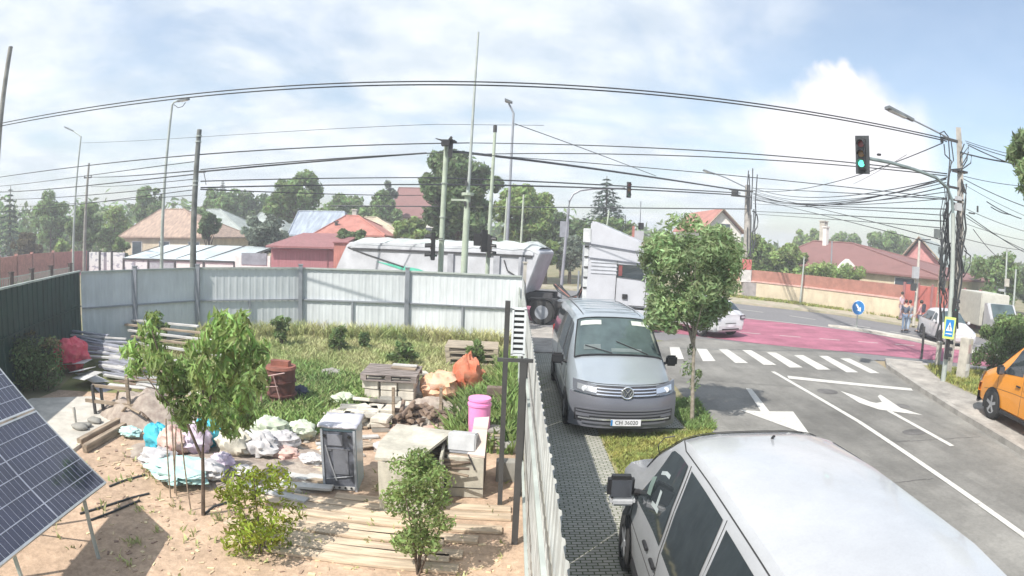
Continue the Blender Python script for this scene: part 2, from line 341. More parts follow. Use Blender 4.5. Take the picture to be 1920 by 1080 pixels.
# ---- grass and dirt
chip = mat('wood_chip_dirt', (.62, .45, .32), .95, scale=7, bump=.5, col2=(.46, .33, .23), detail=10, bscale=45, grime=((1.1, .25, None), (18, .2, None)))
flat('dirt_yard', [(-9, 2.5), (.25, 2.5), (.25, 9.0), (-2.5, 9.6), (-6, 10.3), (-9.5, 9.0)], .006, chip)
grass_base = mat('grass_soil', (.22, .22, .08), .95, scale=1.2, col2=(.12, .14, .05), detail=7, bump=.3)
flat('weedy_ground', [(-2.5, 9.6), (.25, 9.0), (.28, 18.0), (-3, 18.3), (-6.8, 17.9), (-9.7, 16.1), (-11.6, 12.8), (-9.5, 9), (-6, 10.3)], .008, grass_base)
flat('verge', [(1.62, -5), (3.2, -5), (3.6, 7), (3.78, 9.99), (4.1, 12), (3.31, 12), (3.31, 9.99), (1.63, 9.99)], .010, mat('verge_soil', (.36, .33, .16), .95, scale=2, col2=(.22, .20, .10), detail=8, bump=.3))
def inside(p, poly):
    c = False; n = len(poly)
    for i in range(n):
        a, b_ = poly[i], poly[i-1]
        if (a[1] > p[1]) != (b_[1] > p[1]) and p[0] < (b_[0]-a[0])*(p[1]-a[1])/(b_[1]-a[1])+a[0]: c = not c
    return c
def grass(name, poly, n, h, m, z=0.0, w=.018, dens=None, flop=.5, tuft=3):
    xs = [p[0] for p in poly]; ys = [p[1] for p in poly]; vs = []; fs = []; k = 0; tries = 0
    while k < n and tries < n*6:
        tries += 1; x = random.uniform(min(xs), max(xs)); y = random.uniform(min(ys), max(ys))
        if not inside((x, y), poly): continue
        if dens and random.random() > dens(x, y): continue
        k += 1
        for _ in range(tuft):
            hh = h*random.uniform(.35, 1.15); a = random.uniform(0, 6.28); dx, dy = math.cos(a)*w*random.uniform(.6, 1.6), math.sin(a)*w
            lx, ly = random.gauss(0, flop)*hh, random.gauss(0, flop)*hh; bx = x+random.gauss(0, .03); by = y+random.gauss(0, .03); i = len(vs)
            vs += [(bx-dx, by-dy, z), (bx+dx, by+dy, z), (bx+lx*.4-dx*.8, by+ly*.4-dy*.8, z+hh*.6), (bx+lx*.4+dx*.8, by+ly*.4+dy*.8, z+hh*.6), (bx+lx, by+ly, z+hh)]
            fs += [(i, i+1, i+3, i+2), (i+2, i+3, i+4)]
    return tag(obj(name, vs, fs, m), kind='stuff')
from mathutils import noise
nz = lambda x, y, s=1.0: noise.noise(Vector((x*s, y*s, 0)))*.5+.5
weed_m = mat('weed_blades', (.54, .51, .27), .7, scale=.7, col2=(.30, .37, .13), island=.4, trans=.3, detail=4)
g_lush = mat('lush_blades', (.26, .36, .10), .7, scale=.8, col2=(.15, .23, .07), island=.4, trans=.3)
g_dry = mat('verge_blades', (.42, .40, .12), .7, scale=2, col2=(.22, .28, .07), island=.35, trans=.3)
grass('tall_grass', [(-9.6, 15.9), (-6.8, 17.7), (-3, 18.1), (.2, 17.9), (.2, 9.5), (-1.2, 10), (-2.0, 11.8), (-2.6, 10.6), (-4.1, 9.2), (-5.8, 10), (-9.3, 12.2)], 21000, .22, weed_m, dens=lambda x, y: .35+.65*nz(x, y, .8))
grass('green_weeds', [(-5.2, 8.6), (-3.2, 8.7), (-2.6, 10.4), (-3.2, 12.5), (-5.0, 13.5), (-6.6, 12)], 4500, .26, g_lush, w=.03, dens=lambda x, y: nz(x, y, 1.1))
grass('green_weeds', [(-.9, 8.6), (.1, 8.6), (.15, 12.5), (-.9, 12.5)], 1300, .42, g_lush, w=.03)
grass('verge_grass', [(1.66, 4), (3.2, 4), (3.75, 9.9), (1.68, 9.6), (1.66, 9)], 9000, .085, g_dry, dens=lambda x, y: .25+.75*nz(x, y, 1.6), w=.012)
grass('verge_grass', [(3.35, 9.8), (3.9, 9.9), (4.15, 12), (3.35, 12)], 1500, .12, g_lush, w=.012)
corner_soil = mat('corner_soil', (.36, .30, .18), .95, scale=1.5, col2=(.18, .20, .08), detail=8)
flat('corner_ground', [(11.9, 9.6), (12.5, 13.0), (13.5, 15.0), (14.0, 14.8), (17.5, 11.8), (30, 1.5), (14.3, 8)], .126, corner_soil)
grass('corner_grass', [(12.0, 10.0), (12.55, 13.0), (13.5, 14.7), (17, 12), (16, 10)], 4200, .16, g_dry, z=.12, dens=lambda x, y: nz(x, y, 1.3))
grass('roadside_grass', [(16.0, 40.3), (19.2, 36.9), (22.6, 31.4), (24.2, 27.2), (23.5, 27.2), (21.9, 31.0), (18.4, 36.2), (15.2, 39.5)], 1600, .18, g_dry, z=.12, w=.05)

# ================================================================ FENCES OF THE YARD
def ribbed(mb, a, b, z0, z1, per=.2, dep=.03, na=None):
    a = Vector((a[0], a[1], 0)); b = Vector((b[0], b[1], 0)); d = b-a; L = d.length; d.normalize(); n = d.cross(Vector((0, 0, 1)))
    pts = []; s = 0
    while s < L:
        for f, o in ((0, 0), (.55, 0), (.65, 1), (.9, 1)):
            q = s+f*per
            if q < L: pts.append(a + d*q + n*o*dep)
        s += per
    pts.append(b.copy()); k = len(pts)
    mb.add([(p.x, p.y, z0) for p in pts] + [(p.x, p.y, z1) for p in pts], [(i, i+1, k+i+1, k+i) for i in range(k-1)])
FP = [(-12.1, 12.8), (-9.8, 16.2), (-6.85, 18.0), (-3.35, 18.4), (.31, 18.15)]
FZ = 2.2
wf = empty('sheet_metal_fence', (-4, 16.8, 0), 0, 'white ribbed sheet metal fence closing the far side of the junk yard, grey posts', 'fence')
def rel(root, o): o.parent = root; o.matrix_parent_inverse = Matrix.Translation(root.location).inverted() if root.rotation_euler.z == 0 else root.matrix_basis.inverted(); return o
for i in range(4):
    mb = MB(); ribbed(mb, FP[i], FP[i+1], .02, FZ, .22, .006); rel(wf, mb.build('panel', white_sheet))
for p in FP[1:4] + [(-11.05, 14.35)]:
    mb = MB(); mb.box((p[0]+.02, p[1]-.09, FZ/2+.05), (.13, .1, FZ+.1), .3); mb.box((p[0]+.02, p[1]-.09, FZ+.115), (.16, .13, .03), .3); rel(wf, mb.build('post', grey_steel))
for i in range(4):
    a = Vector((FP[i][0], FP[i][1], 0)); b_ = Vector((FP[i+1][0], FP[i+1][1], 0)); d = (b_-a); ang = math.atan2(d.y, d.x); n = Vector((d.y, -d.x, 0)).normalized()
    for z, hgt in ((FZ, .05), (1.18, .045), (.12, .05)):
        mb = MB(); mb.box((a+b_)/2 + Vector((0, 0, z)) + n*.045, (d.length-.03, .05, hgt), ang); rel(wf, mb.build('rail', grey_steel if z < 2 else galv))
    if i:
        c = (a+b_)/2 + n*.05; mb = MB(); mb.box((c.x, c.y, .6), (.06, .05, 1.16), ang); rel(wf, mb.build('brace_post', grey_steel))
gf = empty('green_fence', (-10, 9, 0), 0, 'dark green sheet metal fence in shade along the left side of the yard', 'fence')
GP = [(-12.1, 12.75), (-10.9, 9.9), (-9.95, 7.7), (-8.9, 5.0), (-8.0, 2.5)]
for i in range(4):
    mb = MB(); ribbed(mb, GP[i], GP[i+1], .02, 2.2, .3, .02); rel(gf, mb.build('panel', green_sheet))
    a = Vector(GP[i]+(0,)); b_ = Vector(GP[i+1]+(0,)); d = b_-a; ang = math.atan2(d.y, d.x)
    mb = MB(); mb.box((a+b_)/2+Vector((0, 0, 2.23)), (d.length, .07, .04), ang); rel(gf, mb.build('top_rail', galv))
    mb = MB(); mb.box((a+b_)/2+Vector((.03, -.01, 1.25)), (d.length, .04, .03), ang); rel(gf, mb.build('rail', green_sheet))
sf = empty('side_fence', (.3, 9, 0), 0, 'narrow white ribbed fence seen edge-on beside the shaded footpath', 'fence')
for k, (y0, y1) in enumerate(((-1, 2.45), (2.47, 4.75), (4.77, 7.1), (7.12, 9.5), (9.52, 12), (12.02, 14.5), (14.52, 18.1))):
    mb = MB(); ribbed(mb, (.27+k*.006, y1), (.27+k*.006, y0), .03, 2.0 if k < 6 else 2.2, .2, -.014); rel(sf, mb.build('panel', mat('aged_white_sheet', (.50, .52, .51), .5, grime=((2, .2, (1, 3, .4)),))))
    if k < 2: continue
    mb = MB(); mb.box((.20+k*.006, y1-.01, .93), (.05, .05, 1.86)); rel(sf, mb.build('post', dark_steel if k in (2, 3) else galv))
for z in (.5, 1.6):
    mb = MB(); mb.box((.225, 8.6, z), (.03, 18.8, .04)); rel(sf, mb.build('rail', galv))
mb = MB(); mb.box((.38, 18.2, 1.3), (.1, .1, 2.6)); mb.box((.38, 18.2, 2.63), (.16, .16, .05)); tag(mb.build('gate_post', pale_conc), 'cream square post at the far corner of the white fence', 'post')
# steel uprights with a slotted head
p1 = gp(937, 947); 
mb = MB(); mb.box((p1.x, p1.y, 1.3), (.06, .06, 2.6)); o = tag(mb.build('steel_post', dark_steel), 'thin dark steel post standing left of the slotted white upright', 'post')
p2 = at(967, 972, 5.75)
sp = empty('gate_upright', (p2.x, p2.y, 0), 0, 'dark steel upright with white slotted head beside the edge-on white fence', 'gate post')
mb = MB(); mb.box((0, 0, 1.05), (.07, .07, 2.1)); o = mb.build('post', dark_steel, sp)
ph = at(966, 615, 5.75)
mb = MB(); hx = ph.x-p2.x+.035; mb.box((hx-.06, 0, 2.4), (.02, .05, .46)); mb.box((hx+.06, 0, 2.4), (.02, .05, .46)); mb.box((hx, 0, 2.63), (.14, .05, .02)); mb.box((hx, 0, 2.17), (.14, .05, .02))
for i in range(8): mb.box((hx, 0, 2.2+i*.055), (.10, .04, .026))
mb.build('slotted_head', white_sheet, sp)
mb = MB(); mb.box((hx, .03, 2.4), (.10, .01, .44)); mb.build('back_plate', dark_steel, sp)
mb = MB(); mb.box((hx-.02, 0, 2.11), (.36, .035, .035)); mb.build('cross_bar', dark_steel, sp)

grass('field_grass', [(-60, -5), (-13.5, -5), (-11.5, 9), (-13.5, 13), (-28, 28), (-60, 40)], 5000, .25, weed_m, w=.05, dens=lambda x, y: nz(x, y, .3))
# ================================================================ HOUSES AND WALLS AROUND THE CROSSING
tile_red = mat('brown_red_tiles', (.27, .135, .125), .8, grime=((5, .25, (.4, 5, 5)), (1.2, .2, None)), var=.12, scale=1.2, bump=.3)
tile_brown = mat('weathered_tiles', (.46, .34, .26), .85, scale=2.2, stretch=(2.2, .7, .7), col2=(.24, .17, .14), bump=.4, detail=8)
roof_grey = mat('grey_roof_sheet', (.36, .40, .38), .7, grime=((4, .2, (4, .3, .3)),), var=.12, scale=.8)
roof_blue = mat('blue_grey_sheet', (.33, .38, .45), .55, var=.15, scale=.6, stretch=(6, 1, 1))
roof_bred = mat('bright_red_roof', (.46, .19, .15), .7, grime=((4, .2, (4, .3, .3)),), var=.12, scale=1)
roof_beige = mat('beige_roof', (.46, .40, .30), .8, var=.15, scale=1)
maroon = mat('maroon_sheet', (.30, .13, .13), .6, grime=((3, .2, (4, 1, .3)),), var=.08)
cream = mat('cream_render', (.62, .53, .39), .9, grime=((1.2, .15, (1, 1, .5)),), var=.07, scale=1.5)
pink_r = mat('pink_render', (.52, .25, .24), .9, var=.08)
white_r = mat('white_render', (.70, .68, .64), .9, var=.06)
red_wall = mat('red_fence_sheet', (.42, .12, .10), .6, grime=((2, .2, (3, 3, .4)),), var=.08, scale=1)
redbrown = mat('brown_fence_sheet', (.36, .17, .13), .7, var=.1)
dark_gl = mat('window_glass', (.06, .08, .10), .1, spec=.8)
def house(name, label, A, B, depth, ze, zr, wm, rm, ridge=(.3, .7), ov=.35, wins=(), chims=(), cat='house', rdep=.5, thick=.14, gable=None):
    A = Vector((A[0], A[1], 0)); B = Vector((B[0], B[1], 0)); d = B-A; L = d.length; ang = math.atan2(d.y, d.x)
    root = empty(name, A, ang, label, cat)
    mb = MB(); mb.box((L/2, depth/2, ze/2), (L-2*ov, depth-2*ov, ze))
    if gable is not None:
        mb.add([(ov, ov, ze), (L-ov, ov, ze), (L*ridge[0], ov, zr-.2), (ov, ov+.2, ze), (L-ov, ov+.2, ze), (L*ridge[0], ov+.2, zr-.2)], [(0, 1, 2), (3, 5, 4), (0, 2, 5, 3), (1, 4, 5, 2)])
    mb.build('wall', wm, root)
    y0, y1 = 0, depth
    if gable is None:
        r0 = Vector((L*ridge[0], depth*rdep, zr)); r1 = Vector((L*ridge[1], depth*rdep, zr))
        c = [Vector((0, y0, ze)), Vector((L, y0, ze)), Vector((L, y1, ze)), Vector((0, y1, ze))]
        vs = c + [r0, r1]; k = [v - Vector((0, 0, thick)) for v in c]; vs += k
        fs = [(0, 1, 5, 4), (1, 2, 5), (2, 3, 4, 5), (3, 0, 4), (0, 6, 7, 1), (1, 7, 8, 2), (2, 8, 9, 3), (3, 9, 6, 0), (9, 8, 7, 6)]
        rf = obj('roof', vs, fs, rm, root)
        mb = MB()
        for a, b_ in ((r0, r1), (c[0], r0), (c[1], r1), (c[2], r1), (c[3], r0)):
            mb.tube([a+Vector((0, 0, .03)), b_+Vector((0, 0, .03))], .07, 5)
        mb.build('ridge', rm, rf)
    else:                                             # gable towards the viewer: ridge runs away
        ap = L*ridge[0]; mb = MB()
        for (xa, xb) in ((0, ap), (L, ap)):
            mb.plate([(xa, -ov*.3, ze-.1), (xb, -ov*.3, zr), (xb, y1, zr), (xa, y1, ze-.1)], (0, 0, .14))
        rf = mb.build('roof', rm, root)
        mb = MB(); mb.tube([(0, -ov*.3-.03, ze-.05), (ap, -ov*.3-.03, zr+.05), (L, -ov*.3-.03, ze-.05)], .1, 5); mb.build('barge_board', gable, rf)
    for (t, z0, z1, w) in wins:
        wn = MB(); wn.box((t*L, ov-.02, (z0+z1)/2), (w+.16, .07, z1-z0+.16)); w_ = wn.build('window', white_r, root)
        wn = MB(); wn.box((t*L, ov-.06, (z0+z1)/2), (w, .05, z1-z0)); wn.build('pane', dark_gl, w_)
    for (t, yy, z1, w, m) in chims:
        mb = MB(); mb.box((t*L, yy, (ze+z1)/2), (w, w, z1-ze)); mb.box((t*L, yy, z1+.06), (w+.14, w+.14, .1)); mb.build('chimney', m, rf)
    return root
def hpx(name, label, pa, pb, Ya, Yb, ridge_px, depth, wm, rm, **k):
    a = at(pa[0], pa[1], Ya); b_ = at(pb[0], pb[1], Yb); ym = (Ya+Yb)/2 + (0 if k.get('gable') is not None else depth*.5)
    r0 = at(ridge_px[0], ridge_px[2], ym); d = b_-a
    t0 = ((r0.x-a.x)*d.x + (r0.y-a.y)*d.y)/(d.x**2+d.y**2)
    r1 = at(ridge_px[1], ridge_px[2], ym); t1 = ((r1.x-a.x)*d.x + (r1.y-a.y)*d.y)/(d.x**2+d.y**2)
    return house(name, label, a, b_, depth, (a.z+b_.z)/2, (r0.z+r1.z)/2, wm, rm, ridge=(t0, t1), **k)
hpx('house', 'house with a weathered brown tiled hip roof behind the carport', (222, 441), (400, 447), 47, 47, (300, 345, 393), 9, cream, tile_brown, wins=((.2, 1.2, 2.4, 1.2), (.5, 1.2, 2.4, 1.2), (.8, 1.2, 2.4, 1.2)))
hpx('house', 'small house with a plain grey hip roof right of the brown tiled one', (378, 433), (452, 430), 56, 56, (388, 413, 393), 8, cream, roof_grey, wins=((.5, 1.4, 2.6, 1.2),))
hpx('house', 'low house with pale grey roof half hidden by silvery foliage', (462, 432), (530, 432), 60, 60, (488, 505, 399), 8, cream, roof_grey, wins=((.6, 1.4, 2.6, 1.2),))
hpx('house', 'house with blue grey metal roof and a pale chimney', (540, 440), (655, 441), 50, 50, (560, 645, 397), 7, cream, roof_blue, chims=((.93, 3, 5.6, .4, pale_conc),), wins=((.3, 1.2, 2.3, 1.2),))
hpx('house', 'house with bright red hip roof and a thin dark flue', (588, 439), (722, 441), 44, 44, (648, 672, 405), 8, cream, roof_bred, chims=((.22, 1.9, 4.3, .22, dark_steel),), wins=((.3, 1.2, 2.3, 1.2),))
hpx('house', 'house with beige sheet roof just right of the bright red one', (672, 441), (758, 442), 48, 48, (684, 706, 408), 8, cream, roof_beige, wins=((.6, 1.2, 2.3, 1.2),))
hpx('tall_house', 'tall house with steep maroon roof left of the big dark tree', (728, 407), (830, 408), 66, 66, (748, 826, 353), 9, white_r, tile_red, wins=((.3, 3, 4.4, 1.2), (.7, 3, 4.4, 1.2)))
hpx('house', 'white gabled house with orange red roof behind the small street tree', (1318, 432), (1398, 436), 58, 58, (1356, 1356, 393), 12, white_r, roof_bred, gable=wood, wins=((.5, 5.2, 6.2, 1.4), (.5, 1.2, 2.6, 1.6)))
hpx('long_house', 'long house under a big brown red hip roof behind the brown fence', (1432, 482), (1770, 534), 45, 29.5, (1452, 1632, 453), 12, cream, tile_red, wins=((.25, 1.0, 2.2, 1.4), (.5, 1.0, 2.2, 1.4), (.8, 1.2, 2.4, 1.6)), chims=((.12, 6, 6.5, .55, pale_conc), (.2, 4.4, 5.9, .4, white_r)), rdep=.42)
hpx('house', 'house with pink gable wall and grey roof right of the long roof', (1668, 500), (1786, 522), 44, 39, (1722, 1722, 445), 14, pink_r, roof_grey, gable=wood, wins=((.5, 1.0, 2.2, 1.4),))
# dormer-like vent on the long roof is a small white gable
dv = at(1588, 497, 37.5)
mb = MB(); mb.plate([(dv.x-.9, dv.y, dv.z-.35), (dv.x+.9, dv.y-.5, dv.z-.35), (dv.x, dv.y-.25, dv.z+.45)], (.5, 1.3, 0)); lh = bpy.data.objects['long_house']; rel(lh, mb.build('gable_vent', white_r))
# red shed
def boxy(name, label, cat, pa, pb, Y, ptop, depth, m, ground=0.0):
    a = at(pa[0], pa[1], Y); b_ = at(pb[0], pb[1], Y); zt = at((pa[0]+pb[0])/2, ptop, Y).z
    root = empty(name, ((a.x+b_.x)/2, Y, ground), 0, label, cat)
    mb = MB(); mb.box((0, depth/2, (zt-ground)/2), (b_.x-a.x, depth, zt-ground)); mb.build('wall', m, root); return root, b_.x-a.x, zt-ground
sh, w, hh = boxy('shed', 'red sheet metal shed with a darker red lean-to roof', 'shed', (508, 498), (652, 498), 35, 467, 3.5, mat('red_shed_sheet', (.36, .155, .165), .6, var=.12, stretch=(6, 6, .3), scale=3))
mb = MB(); mb.plate([(-w/2-.2, -.5, hh+.05), (w/2-.5, -.5, hh+.05), (w/2-.1, 3.6, hh+.9), (-w/2+.9, 3.6, hh+.9)], (0, 0, .12)); mb.build('roof', maroon, sh)
mb = MB(); mb.box((w/2-1.35, -.03, hh/2), (.06, .05, hh)); mb.build('corner_strip', maroon, sh)
sh2, w, hh = boxy('gate', 'bright red solid sheet gate between the red shed and the tipper trailer', 'gate', (625, 498), (672, 498), 33.2, 456, .12, roof_bred)
mb = MB(); mb.box((0, 0, hh+.04), (w+.1, .2, .08)); mb.build('top_rail', maroon, sh2)
# carport
A = at(232, 482, 37); B = at(440, 478, 37); D = at(300, 461, 41); 
cp = empty('carport', ((A.x+B.x)/2, 37, 0), 0, 'long carport with pale translucent roof and dark frame before the tiled house', 'carport')
w = B.x-A.x; ze = A.z-.1; zr = at(300, 462, 41).z+.1
mb = MB(); mb.plate([(-w/2, 0, ze), (w/2, 0, ze), (w/2+1.6, 4, zr), (-w/2+1.8, 4, zr)], (0, 0, .05)); mb.build('roof_sheet', mat('polycarbonate', (.55, .62, .64), .3, var=.12, scale=.4), cp)
mb = MB()
for i in range(5):
    x = -w/2+w*i/4; mb.box((x, -.03, ze/2), (.14, .1, ze)); mb.box((x+.8, 2, (ze+zr)/2+.08), (.08, 4.1, .05), M3=(Matrix.Rotation(math.atan2(-1.7, 4), 3, 'Z') @ Matrix.Rotation(math.atan2(zr-ze, 4), 3, 'X')))
mb.box((0, -.04, ze-.04), (w, .1, .14)); mb.build('frame', dark_steel, cp)
graf = mat('graffiti_wall', (.62, .63, .62), .8, scale=1.8, col2=(.30, .31, .36), detail=2, lo=.40, hi=.47, stretch=(1, 1, 1.6))
cols = [graf, mat('grey_panel', (.36, .38, .40), .6), graf, white_r, white_r]
for i in range(4):
    mb = MB(); mb.box((-w/2+w*(i+.5)/4, .02, (ze-.12)/2), (w/4-.16, .05, ze-.12)); mb.build('panel', [graf, cols[1], white_r, white_r][i], cp)
def wall_line(name, label, pts, z0, z1s, th, m, cat='wall', posts=0, postm=None, cap=None, capm=None, sub='panel'):
    root = empty(name, (pts[0][0], pts[0][1], 0), 0, label, cat); o = Vector((pts[0][0], pts[0][1], 0))
    for i in range(len(pts)-1):
        a = Vector((pts[i][0], pts[i][1], 0))-o; b_ = Vector((pts[i+1][0], pts[i+1][1], 0))-o; d = b_-a; n = Vector((d.y, -d.x, 0)).normalized()*th/2
        za, zb = (z1s[i], z1s[i+1]) if isinstance(z1s, (list, tuple)) else (z1s, z1s)
        vs = [a-n, a+n, b_+n, b_-n]; v = [(p.x, p.y, z0) for p in vs] + [(vs[0].x, vs[0].y, za), (vs[1].x, vs[1].y, za), (vs[2].x, vs[2].y, zb), (vs[3].x, vs[3].y, zb)]
        obj(sub, v, [(0, 3, 2, 1), (4, 5, 6, 7), (0, 1, 5, 4), (1, 2, 6, 5), (2, 3, 7, 6), (3, 0, 4, 7)], m, root)
        if cap:
            mb = MB(); mb.box((a+b_)/2+Vector((0, 0, max(za, zb)+cap/2)), (d.length, th+.1, cap), math.atan2(d.y, d.x)); mb.build('coping', capm or m, root)
        if posts:
            for k in range(posts):
                p = a+d*k/posts; mb = MB(); mb.box((p.x, p.y, max(za, zb)/2+.06), (.16, th+.16, max(za, zb)+.12), math.atan2(d.y, d.x)); mb.build('post', postm or m, root)
    return root
g0, g1, g2 = gp(-40, 552), gp(60, 524), gp(168, 507)
wall_line('brick_red_fence', 'faded red fence running along the pavement at far left', [g0, g1, g2], 0, [1.85, 1.85, 1.75], .12, mat('faded_red_fence', (.50, .24, .20), .8, var=.1), 'fence', posts=3, postm=mat('dull_rose', (.42, .22, .19), .8))
wall_line('graffiti_fence', 'short white fence with grey graffiti left of the carport', [(at(166, 500, 37.5).x, 37.5), (at(234, 500, 37.5).x, 37.5)], 0, 1.75, .1, graf, 'fence', posts=3, postm=dark_steel)
wf2 = wall_line('yard_wall', 'white wall with a grey hatch between carport and red shed', [(at(440, 500, 37).x, 37), (at(507, 500, 37).x, 37)], 0, at(470, 479, 37).z, .12, white_r, 'wall')
mb = MB(); mb.box((1.6, -.08, 1.55), (2.0, .06, .8)); mb.build('hatch', mat('grey_panel'.replace('grey', 'slate'), (.25, .27, .30), .6), wf2)
# near iron railing with dark posts, far left
rp = [gp(-60, 585), gp(-15, 563), gp(22, 556), gp(60, 546), gp(96, 537), gp(132, 530)]
rr = empty('iron_railing', rp[0], 0, 'low pale railing with dark square posts beyond the green fence', 'railing')
for i, p in enumerate(rp):
    q = p-rp[0]; mb = MB(); mb.box((q.x, q.y, .62), (.24, .24, 1.25)); mb.box((q.x, q.y, 1.28), (.3, .3, .06)); mb.build('post', mat('dark_brown_post', (.07, .045, .04), .7), rr)
    if i:
        a = rp[i-1]-rp[0]; d = q-a; mb = MB(); n = max(3, int(d.length/.16))
        for z in (.3, 1.0): mb.box((a+q)/2+Vector((0, 0, z)), (d.length-.26, .04, .04), math.atan2(d.y, d.x))
        for k in range(1, n): p_ = a+d*k/n; mb.box((p_.x, p_.y, .62), (.02, .02, .85))
        mb.build('rail_panel', galv, rr)
# cream wall with brown fence on top, right of the crossing
WP = [(15.2, 41.2), (18.0, 38.9), (20.0, 35.6), (21.6, 32.0), (23.2, 28.6)]
def ztop(px, py, i): return at(px, py, WP[i][1]).z
cwl = wall_line('garden_wall', 'low cream wall with pink coping and brown sheet fence on top', WP, .1, [1.25, 1.22, 1.25, 1.25, 1.2], .25, cream, 'wall', cap=.10, capm=mat('pink_coping', (.62, .38, .33), .8))
for i in range(4):
    a = Vector(WP[i]+(0,))-Vector(WP[0]+(0,)); b_ = Vector(WP[i+1]+(0,))-Vector(WP[0]+(0,)); mb = MB(); mb.box((a+b_)/2+Vector((0, 0, 1.35+.38)), ((b_-a).length, .06, .76), math.atan2((b_-a).y, (b_-a).x)); mb.build('sheet_fence', redbrown, cwl)
wall_line('red_fence', 'bright red solid fence behind the waiting pedestrians', [(23.25, 28.5), (24.4, 27.0), (25.9, 25.4), (27.0, 23.6)], .1, 2.2, .1, red_wall, 'fence', posts=2, postm=maroon)

# ================================================================ TREES
def leaves(cs, n, size, asp=1.0, droop=0.0, out=.75):
    """cs: clumps (centre, radii); returns small leaf faces spread through them"""
    vs = []; fs = []; tot = sum(c[1][0]*c[1][1]+c[1][0]*c[1][2] for c in cs)
    for c, r in cs:
        k = max(4, int(n*(r[0]*r[1]+r[0]*r[2])/tot))
        for _ in range(k):
            d = Vector((random.gauss(0, 1), random.gauss(0, 1), random.gauss(0, 1))).normalized()
            q = (random.random()**(1/3))*(1-out) + out*min(1.5, max(.2, random.gauss(.92, .2)))
            p = Vector((c[0]+d.x*r[0]*q, c[1]+d.y*r[1]*q, c[2]+d.z*r[2]*q))
            s = size*random.uniform(.6, 1.35)
            nrm = (d*1.0 + Vector((random.gauss(0, .55), random.gauss(0, .55), random.gauss(0, .55)))).normalized()
            if droop: ax = Vector((random.gauss(0, droop), random.gauss(0, droop), -1)).normalized()
            else: ax = Vector((random.gauss(0, 1), random.gauss(0, 1), random.gauss(0, .7))).normalized()
            u = (ax - nrm*ax.dot(nrm)); u = u.normalized() if u.length > .05 else Vector((0, 0, -1)); w = nrm.cross(u)
            i = len(vs); L = s*asp
            vs += [p-u*L, p+w*s*.5-u*L*.1+nrm*s*.12, p+u*L, p-w*s*.5-u*L*.1+nrm*s*.12]; fs.append((i, i+1, i+2, i+3))
    return vs, fs
def clumps(c, r, n, f=.38, flat_bottom=0.0):
    cs = [(c, (r[0]*.5, r[1]*.5, r[2]*.55))]
    for _ in range(n+8):
        d = Vector((random.gauss(0, 1), random.gauss(0, 1), random.gauss(0, 1))).normalized()
        if d.z < -.3 and random.random() < flat_bottom: d.z = abs(d.z)
        q = random.uniform(.5, .95)**.8; s = f*random.uniform(.5, 1.05); rm = (r[0]+r[1]+r[2])/3*s
        cs.append(((c[0]+d.x*r[0]*q, c[1]+d.y*r[1]*q, c[2]+d.z*r[2]*q), (rm, rm, rm*.85)))
    return cs
TS = 0
def tree(name, label, bbox, Y, m, n=1500, size=.22,  group=None, ncl=14, base=0.0, trunk=.16, asp=1.0, f=.38, cat='tree', droop=0, deep=1.0, limb=6, bark_m=None, foot=None):
    x0, y0, x1, y1 = bbox; c = at((x0+x1)/2, (y0+y1)/2, Y); dist = math.hypot(c.x, c.y)
    rx = abs(at(x1, (y0+y1)/2, Y).x - at(x0, (y0+y1)/2, Y).x)/2; rx = min(rx, (x1-x0)/2*dist/1020)
    rz = (at((x0+x1)/2, y0, Y).z - at((x0+x1)/2, y1, Y).z)/2; r = (rx, rx*deep, rz)
    fx, fy = foot if foot else (c.x, c.y)
    root = empty(name, (fx, fy, base), 0, label, cat, group); o = Vector((fx, fy, base)); cc = c-o
    cs = clumps(cc, r, int(ncl*1.3), f*.92); vs, fs = leaves(cs, int(n*1.7), size*.72, asp*1.1, droop, .55)
    mb = MB(); top = Vector((cc.x, cc.y, cc.z+rz*.3))
    mid = top*.5+Vector((random.gauss(0, .08), random.gauss(0, .08), 0))
    mb.tube([Vector((0, 0, -.05)), top*.25+Vector((random.gauss(0, .03), random.gauss(0, .03), 0)), mid, top], trunk, 8, trunk*.35)
    for k in range(limb):
        e = Vector(cs[1+k % (len(cs)-1)][0]); s = Vector((0, 0, 0)).lerp(top, random.uniform(.35, .8)); mb.tube([s, s.lerp(e, .5)+Vector((0, 0, -.06*rz)), e], trunk*.4, 5, trunk*.12)
    mb.build('trunk', bark_m or bark, root)
    obj('crown', vs, fs, m, root); return root
